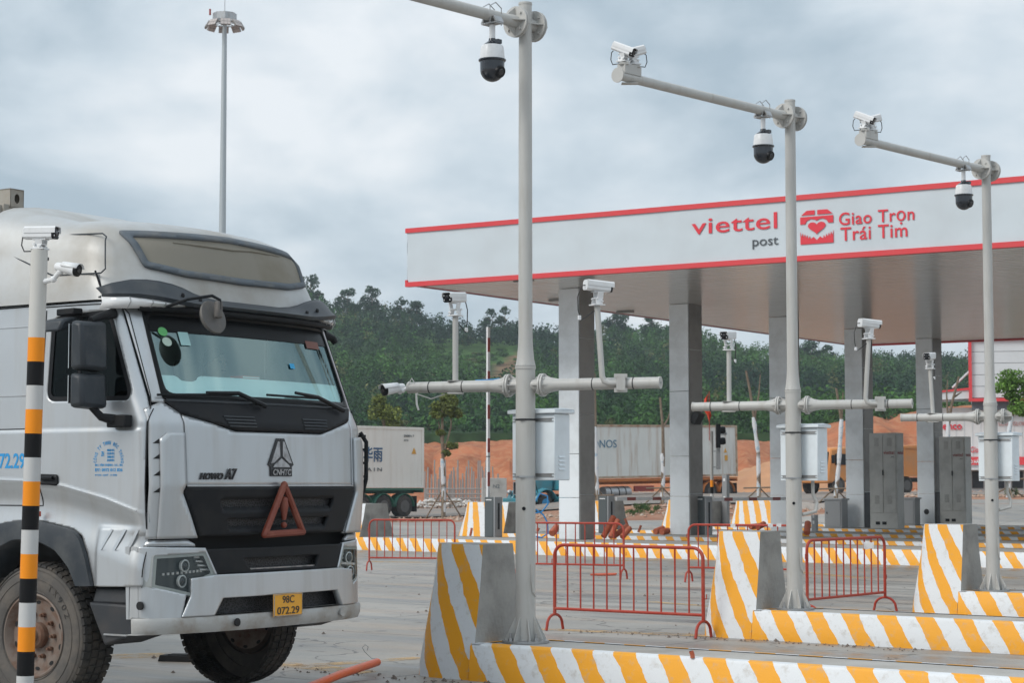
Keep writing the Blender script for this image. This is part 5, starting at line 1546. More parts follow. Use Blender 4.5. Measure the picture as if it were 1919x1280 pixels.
def orange_truck():
    Y = 104.0; f = spot(1560, Y); d = Vector((-.80, -.60, 0)); rz = math.atan2(d.y, d.x)
    z0 = 1.03
    r = spot(1722, 110)
    t = thing('tipper_truck', 'orange tipper lorry seen between the fourth and fifth canopy pillars', 'truck', (r.x, r.y, z0), rz); t.scale = (1, -1, 1)
    TO_ = mat('tipper_orange', (0.62, 0.24, 0.06), 0.5, dirt=(.45, .25, .14), dirt_amt=.8, dscale=1.3)
    b = MB(); b.hexa([(0, 0, 1.0), (5.0, 0, 1.0), (5.0, 2.4, 1.0), (0, 2.4, 1.0), (0, 0, 2.75), (5.2, 0, 2.55), (5.2, 2.4, 2.55), (0, 2.4, 2.75)]); b.build('tipper_body', TO_, t, bevel=.03)
    m = MB()
    for x in (.1, 1.3, 2.5, 3.7, 4.9): m.box((x, -.04, 1.85), (.12, .08, 1.6))
    m.box((2.5, -.04, 1.05), (5.0, .1, .12)); m.box((2.5, -.04, 2.6), (5.0, .1, .1)); m.build('body_rib', TO_, t, smooth=0)
    MB().box((-.1, 1.2, 1.8), (.12, 2.3, 1.6)).build('tailgate', BLACK, t)
    MB().box((3.0, 1.2, .8), (7.5, .9, .25)).build('chassis', BLACK, t)
    c = MB(); c.hexa([(5.5, .05, .7), (7.3, .05, .6), (7.3, 2.35, .6), (5.5, 2.35, .7), (5.5, .1, 2.6), (6.9, .15, 2.5), (6.9, 2.25, 2.5), (5.5, 2.3, 2.6)]); c.build('cab', TO_, t, bevel=.12, smooth=40)
    MB().hexa([(7.15, .2, 1.45), (7.22, .2, 1.45), (7.22, 2.2, 1.45), (7.15, 2.2, 1.45), (6.9, .25, 2.3), (6.98, .25, 2.3), (6.98, 2.15, 2.3), (6.9, 2.15, 2.3)]).build('windscreen', BLACK, t)
    MB().box((6.2, .06, 1.9), (.9, .06, .6)).build('side_window', BLACK, t, bevel=.02)
    MB().box((7.1, -.2, 1.9), (.08, .2, .45)).build('mirror', BLACK, t, bevel=.02)
    for x in (1.0, 2.3, 6.4):
        for y in (.25, 2.15): wheel_simple(t, x, y, .5, .5, .4, TYRE, RIMF)
orange_truck()

# ------------------------------------------------------------------ staked saplings
WRAP = mat('tree_wrap', (0.60, 0.63, 0.65), 0.5, dirt=(0.12, 0.35, 0.5), dirt_amt=0.55, dscale=6, dlo=.55, dhi=.62)
STAKE = mat('stake_wood', (0.22, 0.17, 0.12), 0.9, dirt=(.12, .09, .07), dirt_amt=.7, dscale=8)
def sapling(px, Y, path, wrap, label, crown=None, forks=(), stakes=True, r=0.10, tone=(0.12, 0.145, 0.035), stake_y=None):
    """path/wrap/forks are pixel polylines of this trunk, all at the distance Y"""
    b = at_dist(*path[0], Y); g = terrain(b.x, Y); b.z = g - .05
    t = thing('sapling', label, 'young tree', b, 0, 'newly planted trees held by stakes')
    P = [b] + [at_dist(x, y, Y) for x, y in path[1:]]
    MB().pipe(P, [r * (1 - .5 * i / (len(P) - 1)) for i in range(len(P))], 9).build('trunk', BARK, t, world=True)
    for k, fk in enumerate(forks):
        F_ = [at_dist(x, y, Y + .1 * k) for x, y in fk]; MB().pipe(F_, [r * .55 * (1 - .6 * i / (len(F_) - 1)) for i in range(len(F_))], 7).build('branch', BARK, t, world=True)
    if wrap:
        W_ = [at_dist(x, y, Y) for x, y in wrap]; W2 = []
        for a, c in zip(W_, W_[1:]):
            for k in range(5): W2.append(a + (c - a) * k / 5)
        W2.append(W_[-1]); rr = [r * (.95 + .14 * math.sin(i * 2.3)) for i in range(len(W2))]
        MB().pipe(W2, rr, 10).build('wrapping', WRAP, t, world=True)
    if stakes:
        top = at_dist(path[0][0], stake_y or 912, Y)
        s = MB()
        for k in range(3):
            a = k * 2.1 + .5; foot = Vector((b.x + 1.0 * math.cos(a), b.y + .9 * math.sin(a), g - .05)); up = Vector((top.x - .06 * math.cos(a), top.y - .06 * math.sin(a), top.z))
            MB().pipe([foot, up], .035, 6).build('stake', STAKE, t, world=True)
        zz = g + .75
        s.pipe([(b.x - .75, b.y - .1, zz), (b.x + .75, b.y - .05, zz + .04)], .035, 6); s.build('cross_bar', STAKE, t, world=True)
    if crown:
        Cs = np.array([tuple(at_dist(x, y, Y) - b) for x, y, _, _ in crown]); Rs = np.array([(q, q, q2) for _, _, q, q2 in crown])
        col = np.array([tone] * len(crown)) * RNG.uniform(.75, 1.3, (len(crown), 1))
        V, c = leaf_cloud(Cs, Rs * 1.45, 560, 0.15, col, lobes=6)
        quad_object('crown', V, c, LEAF, t)
sapling(721, 99, [(721, 960), (720, 800), (722, 765)], None, 'yellow-green young tree standing behind the left container', [(715, 770, .5, .7), (730, 775, .5, .5), (712, 752, .3, .35), (736, 790, .35, .4)], [[(720, 800), (708, 765)], [(721, 790), (735, 770)]], False)
sapling(831, 90, [(831, 968), (831, 900), (830, 850), (829, 800), (828, 770)], [(832, 960), (831, 910), (829, 860)], 'young tree with thin yellowish crown and wrapped trunk left of the slim gate box',
        [(829, 765, .38, .34), (843, 762, .36, .34), (823, 778, .3, .22), (852, 775, .28, .3), (835, 750, .25, .25), (848, 750, .2, .22), (846, 835, .22, .2), (826, 812, .16, .16), (838, 850, .2, .16)], [[(831, 855), (845, 800), (846, 765)], [(830, 850), (822, 790)], [(831, 856), (848, 835)]])
sapling(1117, 88, [(1119, 962), (1117, 880), (1116, 800), (1114, 700)], [(1119, 930), (1117, 850), (1115, 800)], 'bare wrapped trunk hugging the right side of the first pillar', None, [], True)
sapling(1243, 92, [(1241, 962), (1243, 850), (1242, 800), (1237, 745)], [(1241, 935), (1243, 890), (1241, 850)], 'bare forked young tree left of the second pillar', None, [[(1243, 800), (1252, 785), (1256, 770)]], True)
sapling(1415, 92, [(1423, 960), (1421, 850), (1413, 780), (1405, 730), (1398, 695)], [(1422, 930), (1421, 850), (1412, 782)], 'bare forked young tree left of the third pillar, bluish wrapping', None, [[(1414, 785), (1422, 740), (1425, 702)]], True)
sapling(1572, 88, [(1565, 955), (1572, 870), (1577, 790), (1567, 728)], [(1566, 930), (1572, 870), (1577, 786)], 'bare wrapped young tree left of the fourth pillar', None, [[(1577, 790), (1580, 735)]], True)
sapling(1777, 92, [(1776, 950), (1777, 800), (1783, 760), (1797, 706)], [(1776, 860), (1777, 790)], 'bare forked young tree right of the fifth pillar', None, [[(1777, 790), (1774, 740), (1776, 712)], [(1787, 745), (1802, 735)]], False)
sapling(1893, 84, [(1890, 960), (1891, 880), (1890, 810), (1898, 775), (1903, 745)], [(1889, 940), (1891, 900), (1889, 820), (1896, 780)], 'leafy green young tree at the right edge of the picture', [(1898, 715, .55, .5), (1915, 730, .7, .7), (1885, 725, .35, .3), (1925, 760, .6, .5), (1905, 770, .3, .3), (1940, 720, .6, .6), (1893, 745, .3, .25)],
        [[(1900, 760), (1890, 730)], [(1902, 750), (1920, 735)]], True, tone=(0.13, 0.24, 0.05))

# ------------------------------------------------------------------ concrete block, rebar posts, low wall, rubble, weeds
b = spot(926, 118); t = thing('concrete_block', 'pale concrete block wall standing left of the teal lorry', 'concrete block', (b.x, 118, .0), .1)
MB().box((0, 0, .95), (1.5, .8, 2.0), taper=.96).build('block', mat('pale_concrete', (0.42, 0.41, 0.39), .9, dirt=(.25, .24, .22), dirt_amt=.7, dscale=2), t, bevel=.03)
T = MB(); T.text('N2', lambda x, y, z: (-.1 + x, -.41 - z, 1.35 + y), .4, .22, bold=.01); T.build('painted_mark', LGREY, t, smooth=0)
rnd = random.Random(3)
RB = mat('rebar_grey', (0.30, 0.29, 0.28), .7)
proto = None
for k in range(44):
    px = 797 + k * 3.3 + rnd.uniform(-1, 1); Y = 138 + rnd.uniform(-3, 3); X = (px - 959.5) / FPX * Y
    if proto is None:
        proto = MB(); proto.pipe([(0, 0, -.3), (0, 0, 1.9)], .05, 6); proto = proto.build('steel_rod', RB); tag(proto, 'thin grey upright rod in the row before the red earth bank', 'steel rod', 'upright rods in front of the red earth bank'); o = proto
    else: o = proto.copy(); COL.objects.link(o)
    o.location = (X, Y, .35 + .1 * rnd.random()); o.scale = (1, 1, rnd.choice([1, 1.25, .8, 1.5, 1.1])); o.rotation_euler = (rnd.uniform(-.03, .03), rnd.uniform(-.03, .03), 0)
f_ = thing('steel_railing', 'low grey steel rails in front of the red earth bank', 'railing', (spot(870, 134).x, 134, .3), 0)
m = MB()
for z in (.3, .6, .95): m.pipe([(-2.6, 0, z), (2.9, 0, z)], .05, 6)
m.build('rail', RB, f_)
m = MB()
for k in range(7): m.pipe([(-2.6 + k * .9, 0, -.3), (-2.6 + k * .9, 0, 1.0)], .04, 6)
m.build('upright', RB, f_)
lw = [(1385, 92), (1460, 90), (1535, 88), (1660, 85)]
P = [spot(px, Y) for px, Y in lw]; t = thing('low_wall', 'low pale concrete wall behind the third and fourth pillars', 'wall', (P[0].x, P[0].y, terrain(P[0].x, P[0].y)), 0)
m = MB(); 
for a, c in zip(P, P[1:]):
    d = (c - a).normalized(); n = Vector((-d.y, d.x, 0)) * .1; za, zc = terrain(a.x, a.y), terrain(c.x, c.y)
    m.hexa([a - n + Vector((0, 0, za - .1)), c - n + Vector((0, 0, zc - .1)), c + n + Vector((0, 0, zc - .1)), a + n + Vector((0, 0, za - .1)), a - n + Vector((0, 0, za + .28)), c - n + Vector((0, 0, zc + .28)), c + n + Vector((0, 0, zc + .28)), a + n + Vector((0, 0, za + .28))])
m.build('wall', mat('pale_concrete'), t, world=True, smooth=0)
def scatter_stones():
    rnd = random.Random(9); m = MB()
    def stone(x, y, z, r):
        pts = []
        for a, bb in ((0, 0), (1, 0), (2, 0), (3, 0)): pass
        vs = [(x + rnd.uniform(.6, 1) * r, y, z), (x, y + rnd.uniform(.6, 1) * r, z), (x - rnd.uniform(.6, 1) * r, y, z), (x, y - rnd.uniform(.6, 1) * r, z), (x + rnd.uniform(-.3, .3) * r, y + rnd.uniform(-.3, .3) * r, z + rnd.uniform(.4, .9) * r), (x, y, z - .5 * r)]
        m.add(vs, [(0, 1, 4), (1, 2, 4), (2, 3, 4), (3, 0, 4), (1, 0, 5), (2, 1, 5), (3, 2, 5), (0, 3, 5)])
    for k in range(2600):
        y = rnd.uniform(84, 91) if k % 2 else rnd.uniform(123, 134); x = rnd.uniform(-12, 32) * y / 95
        stone(x, y, terrain(x, y) + .02, rnd.uniform(.04, .16) * (1.6 if rnd.random() < .05 else 1))
    tag(m.build('gravel', mat('stone', (0.38, 0.24, 0.17), .95, dirt=(.45, .40, .34), dirt_amt=.9, dscale=.8), smooth=0), kind='stuff', label='loose reddish gravel and stones scattered beside the road', cat='gravel')
    m.v, m.f = [], []
    for k in range(420):
        a = rnd.gauss(0, 1); x = (-3.6 + a * 1.5) if k % 2 else (-5.3 + a); y = 127 + rnd.gauss(0, .8); stone(x, y, terrain(x, y) + .1 + max(0, .5 - abs(a) * .4) * rnd.random(), rnd.uniform(.08, .25))
    tag(m.build('rubble', mat('white_rubble', (0.55, 0.53, 0.5), .9), smooth=0), kind='stuff', label='heap of white rubble at the foot of the red earth bank', cat='rubble')
scatter_stones()
def fine_debris():
    rnd = random.Random(21); m = MB()
    for k in range(900):
        if k % 3 == 0: s = rnd.uniform(-1.6, 1.2); n = rnd.uniform(-.75, -.42); P = rnd.choice([P1, P2]); q = P + DX * s * 1.5 + NX * n; x, y = q.x, q.y
        elif k % 3 == 1: s = rnd.uniform(-.9, 6); n = rnd.uniform(.42, .7); P = rnd.choice([P1, P2]); q = P + DX * s + NX * n; x, y = q.x, q.y
        else: y = rnd.uniform(15, 36); x = rnd.uniform(-.2, .26) * y
        r = rnd.uniform(.004, .014) if rnd.random() < .9 else rnd.uniform(.015, .03)
        m.add([(x + r, y, .003), (x, y + r, .003), (x - r, y, .003), (x, y - r, .003), (x, y, .003 + r)], [(0, 1, 4), (1, 2, 4), (2, 3, 4), (3, 0, 4)])
    tag(m.build('grit', mat('grit', (0.16, 0.13, 0.11), .95), smooth=0), kind='stuff', label='fine grit and pebbles on the concrete around the islands', cat='grit')
fine_debris()
def weeds():
    Cs, Rs, co = [], [], []
    rnd = random.Random(2)
    for px, Y, n, h in ((1190, 86, 8, .28), (1212, 87, 14, .5), (1225, 88, 6, .3), (1405, 84, 9, .7), (1418, 85, 7, .5), (1430, 86, 6, .4), (1880, 84, 6, .5), (960, 87, 4, .35), (1095, 90, 5, .35)):
        for k in range(n):
            x = (px - 959.5) / FPX * Y + rnd.gauss(0, .3); y = Y + rnd.gauss(0, .4); Cs.append((x, y, terrain(x, y) + h * .4)); Rs.append((.16, .16, h * .6)); co.append((.06, .12, .03))
    V, c = leaf_cloud(np.array(Cs), np.array(Rs), 110, .05, np.array(co), lobes=4)
    tag(quad_object('weeds', V, c, LEAF), 'green weeds growing on the bare soil beyond the islands', 'weeds', kind='stuff')
weeds()
# ------------------------------------------------------------------ building on the right
def hall():
    Y = 135.0; z0 = 1.0
    x0 = spot(1757, Y).x; t = thing('warehouse', 'big white hall with red edges and shop signs at the right edge', 'building', (x0, Y, z0), math.radians(-13.6))
    S = Y / FPX
    X = lambda px: (px - 1757) * S; Z = lambda py: CAMH + (905 - py) * S - z0
    WW = mat('metal_white', (0.62, 0.65, 0.67), 0.5, dirt=(.5, .52, .53), dirt_amt=.4, dscale=.6)
    w = MB(); w.box((X(2150) / 2, 6, Z(765) / 2 + 0), (X(2150), 12, Z(765))); w.build('wall', mat('wall_white', (0.66, 0.66, 0.66), .6, dirt=(.5, .5, .5), dirt_amt=.4, dscale=.5), t, smooth=0)
    u = MB(); 
    for k in range(5):
        za = Z(748) + (Z(641) - Z(748)) * k / 5; zb = Z(748) + (Z(641) - Z(748)) * (k + 1) / 5
        u.box(((X(1817) + X(2200)) / 2, 5, (za + zb) / 2), (X(2200) - X(1817), 12, zb - za - .03))
    u.build('upper_wall', WW, t, smooth=0)
    MB().box(((X(1817) + X(2200)) / 2, 5.1, (Z(770) + Z(641)) / 2), (X(2200) - X(1817) - .2, 11.6, Z(641) - Z(770))).build('core', mat('hall_grey', (0.13, 0.15, 0.18), .7), t, smooth=0)
    r = MB(); r.box((X(1818), -1.1, (Z(755) + Z(638)) / 2), (.22, .3, Z(638) - Z(755))); r.box(((X(1817) + X(2200)) / 2, -1.1, Z(752)), (X(2200) - X(1817) + .2, .3, .22)); r.box(((X(1817) + X(2200)) / 2, -1.1, Z(638)), (X(2200) - X(1817) + .2, .3, .22))
    r.build('red_trim', RED, t, smooth=0)
    e = MB(); e.hexa([(X(1730), -1, Z(752)), (X(1817), -1, Z(749)), (X(1817), 3, Z(749)), (X(1730), 3, Z(752)), (X(1730), -1, Z(740)), (X(1817), -1, Z(733)), (X(1817), 3, Z(733)), (X(1730), 3, Z(740))]); e.build('side_eave', WW, t, smooth=0)
    e = MB(); e.hexa([(X(1730), -1.1, Z(740)), (X(1817), -1.1, Z(733)), (X(1817), 3, Z(733)), (X(1730), 3, Z(740)), (X(1730), -1.1, Z(737)), (X(1817), -1.1, Z(729)), (X(1817), 3, Z(729)), (X(1730), 3, Z(737))]); e.build('eave_trim', RED, t, smooth=0)
    MB().pipe([(X(1785), -.5, Z(728)), (X(1817), -.5, Z(697))], .07, 6).build('roof_stay', WW, t)
    g = MB()
    for k in range(28): g.box((X(1760) + k * .55, -.02, Z(820)), (.03, .03, Z(768) - Z(872)))
    g.build('cladding_rib', WW, t, smooth=0)
    def tx(s, px0, px1, py0, py1, m, y=-.06, bold=.02):
        T = MB(); T.text(s, lambda a, b_, c: (X(px0) + a, y - c, Z(py1) + b_), (px1 - px0) * S, (py1 - py0) * S, bold=bold, depth=.03); T.build('lettering', m, t, smooth=0)
    lr = mat('letter_red'); wt = mat('letter_white', (0.75, 0.75, 0.75), .6)
    tx('e', 1766, 1774, 796, 806, lr); tx('nco', 1776, 1801, 796, 806, lr); tx('Global', 1816, 1842, 838, 849, lr, bold=.0); tx('LOGIS GLOBAL', 1868, 1925, 792, 799, mat('letter_faint', (.5, .2, .18), .6), bold=0)
    bn = MB(); bn.box(((X(1800) + X(1960)) / 2, -.15, (Z(872) + Z(857)) / 2), (X(1960) - X(1800), .1, Z(857) - Z(872))); bno = bn.build('sign_band', RED, t, smooth=0)
    T = MB(); T.text('KHO HÀNG ', lambda a, b_, c: (X(1806) + a, -.22 - c, Z(869) + b_), (1840 - 1806) * S, .3, bold=.02, depth=.02); T.build('band_lettering', wt, bno, smooth=0)
    o = MB()
    for px in (1765, 1800, 1828, 1866, 1900): o.box((X(px), -.05, Z(915) / 2 + Z(884) / 2), (20 * S, .12, Z(884) - Z(915)))
    o.build('opening', mat('dark_opening', (.03, .035, .045), .6), t, smooth=0)
    MB().box((X(1950) / 2, -.8, Z(880)), (X(1950), 1.6, .12)).build('awning', WW, t, smooth=0)
hall()
c = MB(); p = at_dist(1010, 925, 46)
for q in ([(1003, 940), (1012, 925), (1026, 930), (1027, 945), (1015, 960), (1003, 962)], [(1004, 955), (1018, 965), (1026, 980), (1027, 1000), (1015, 1008), (1004, 1006)]):
    c.pipe([at_dist(x, y, 46) for x, y in q], .018, 6)
tag(c.build('blue_hose', BLUE), 'blue cable looping down right behind the nearest pole', 'cable')
# papers and scraps on the apron
for i, (px, py, w, col, lb) in enumerate([(1130, 1078, .35, (0.5, 0.1, 0.05), 'red and white scrap of tape lying near the second barrier foot'), (1560, 1052, 1.6, (.05, .055, .06), 'dark rods lying on the ground behind the slanted barrier')]):
    a = at_height(px, py, .02); m = MB(); rnd = random.Random(i)
    for k in range(4): m.pipe([(a.x - w / 2 + rnd.uniform(-.1, .1), a.y + k * .07, .02), (a.x + w / 2 + rnd.uniform(-.1, .1), a.y + k * .07 + rnd.uniform(-.1, .1), .03)], .018, 6)
    tag(m.build('scrap' if i == 0 else 'rod_bundle', mat('scrap%d' % i, col, .6)), lb, 'scrap' if i == 0 else 'rods')
# ================================================================== THE SILVER TRUCK
TU = Vector((.834, -.552, 0)).normalized()
TRZ = math.atan2(TU.y, TU.x)
TO = Vector((-2.354, 13.80, 0))
SILVER = mat('silver_paint', (0.50, 0.525, 0.545), 0.34, 0.62, dirt=(0.36, 0.34, 0.31), dirt_amt=0.45, dscale=2.2, coat=0.5, vary=0.05, dlo=0.47, dhi=0.8, streak=True)
SILVER_R = mat('roof_paint_dusty', (0.48, 0.49, 0.49), 0.42, 0.4, dirt=(0.34, 0.31, 0.265), dirt_amt=0.75, dscale=1.3, coat=0.1, dlo=0.4, dhi=0.7)
PLB = mat('black_grille_plastic', (0.010, 0.011, 0.0135), 0.5, dirt=(0.035, 0.034, 0.032), dirt_amt=0.45, dscale=5, spec=0.2)
PLG = mat('visor_plastic', (0.028, 0.035, 0.043), 0.45, spec=0.35, dirt=(0.13, 0.13, 0.125), dirt_amt=0.4, dscale=4)
VBLK = mat('deep_black', (0.006, 0.006, 0.007), 0.7)
RUB = mat('tyre_rubber', (0.030, 0.029, 0.028), 0.85, dirt=(0.15, 0.125, 0.10), dirt_amt=0.6, dscale=5, bump=0.3, bscale=60)
SIDEW = mat('tyre_sidewall', (0.085, 0.078, 0.072), 0.85, dirt=(0.17, 0.145, 0.12), dirt_amt=0.7, dscale=6, bump=0.2, bscale=40)
RIM = mat('rim_steel', (0.20, 0.16, 0.135), 0.6, 0.3, dirt=(0.16, 0.085, 0.055), dirt_amt=0.9, dscale=9)
GASKET = mat('gasket', (0.10, 0.12, 0.14), 0.7, dirt=(0.2, 0.19, 0.17), dirt_amt=0.6, dscale=6)
BEIGE = mat('fairing_panel', (0.225, 0.205, 0.165), 0.6, dirt=(0.20, 0.175, 0.13), dirt_amt=0.8, dscale=2.2)
def glass_mat(name, tint, gl, base=(0.85, 0.97, 0.98)):
    m = bpy.data.materials.new(name); m.use_nodes = True
    nt = m.node_tree; N, L = nt.nodes, nt.links; N.remove(N['Principled BSDF'])
    tr = N.new('ShaderNodeBsdfTransparent'); tr.inputs[0].default_value = (*tint, 1)
    g = N.new('ShaderNodeBsdfGlossy'); g.inputs['Roughness'].default_value = 0.03; g.inputs['Color'].default_value = (*base, 1)
    lw = N.new('ShaderNodeLayerWeight'); lw.inputs['Blend'].default_value = 0.35
    f = math_node(N, L, 'ADD', math_node(N, L, 'MULTIPLY', lw.outputs['Fresnel'], 0.35), gl, True)
    mx = N.new('ShaderNodeMixShader'); L.new(f, mx.inputs[0]); L.new(tr.outputs[0], mx.inputs[1]); L.new(g.outputs[0], mx.inputs[2])
    L.new(mx.outputs[0], N['Material Output'].inputs[0]); return m
WGLASS = glass_mat('windscreen_glass', (0.76, 0.90, 0.89), 0.22, (0.72, 0.98, 0.98))
SGLASS = glass_mat('side_glass', (0.10, 0.12, 0.13), 0.0)
LGLASS = glass_mat('lamp_glass', (0.92, 0.93, 0.92), 0.02)

def tab(T, z):
    if z <= T[0][0]: return T[0][1:]
    for a, b in zip(T, T[1:]):
        if z <= b[0]:
            f = (z - a[0]) / (b[0] - a[0]); return tuple(p + (q - p) * f for p, q in zip(a[1:], b[1:]))
    return T[-1][1:]
CABT = [(0.5, -.12, 1.25, .32), (1.26, -.12, 1.25, .32), (1.65, -.09, 1.25, .32), (2.10, -.11, 1.25, .32), (2.28, -.19, 1.25, .34), (3.0, -.455, 1.235, .40)]
ROOFT = [(3.0, -.46, 1.24, .42), (3.12, -.49, 1.23, .46), (3.25, -.53, 1.205, .5), (3.45, -.60, 1.145, .5), (3.56, -.67, 1.07, .5), (3.62, -.76, .98, .5), (3.66, -.92, .84, .5), (3.69, -1.15, .6, .45), (3.70, -1.35, .35, .3)]
BUMT = [(0.5, -.04, 1.25, .42), (1.3, -.07, 1.25, .42)]
def front_u(T, v, z):
    uf, hw, d = tab(T, z); r = min(abs(v - 1.25) / hw, 0.9995)
    return uf - d * (1 - (1 - r ** 2.5) ** 0.4)
def side_w(T, u, z):
    uf, hw, d = tab(T, z); t = min(1.0, max(0.0, (uf - u) / d))
    return hw * (1 - (1 - t) ** 2.5) ** 0.4
def CF(off=0.0, T=CABT):
    def f(v, z):
        w = (v - 1.25) / 1.25
        k = max(0, abs(w) - 0.75) / 0.25
        return (front_u(T, v, z) + off, v + math.copysign(off * k, w) if w else v, z)
    return f
def SIDEF(sgn=-1, off=0.0, extra=None):
    def f(u, z):
        w = side_w(CABT, u, z) + off + (extra(u, z) if extra else 0)
        return (u, 1.25 + sgn * w, z)
    return f
def wz(pts):
    """points given as (distance from the middle, height): closed symmetric outline"""
    return [(1.25 - w, z) for w, z in pts] + [(1.25 + w, z) for w, z in reversed(pts)]
def left(pts): return [(1.25 - w, z) for w, z in pts]
def right(pts): return [(1.25 + w, z) for w, z in reversed(pts)]
def rounded(poly, r, n=4):
    out = []; N_ = len(poly)
    for i in range(N_):
        p = Vector(poly[i]); a = Vector(poly[i - 1]) - p; b = Vector(poly[(i + 1) % N_]) - p
        rr = min(r, a.length * .45, b.length * .45); A = p + a.normalized() * rr; B = p + b.normalized() * rr
        for k in range(n + 1):
            t = k / n; q = A * (1 - t) ** 2 + p * 2 * t * (1 - t) + B * t * t
            out.append((q.x, q.y))
    return out
def scale_poly(poly, d):
    """inset a polygon by d"""
    P = [Vector(p) for p in poly]; n = len(P); area = sum(P[i].x * P[(i + 1) % n].y - P[(i + 1) % n].x * P[i].y for i in range(n))
    s = 1 if area > 0 else -1; out = []
    for i in range(n):
        a = (P[i] - P[i - 1]); b = (P[(i + 1) % n] - P[i])
        na = Vector((-a.y, a.x)).normalized() * s; nb = Vector((-b.y, b.x)).normalized() * s
        m = (na + nb); m = m / max(0.3, m.dot(na)) if m.length > 1e-6 else na
        out.append(tuple(P[i] + m * d))
    return out

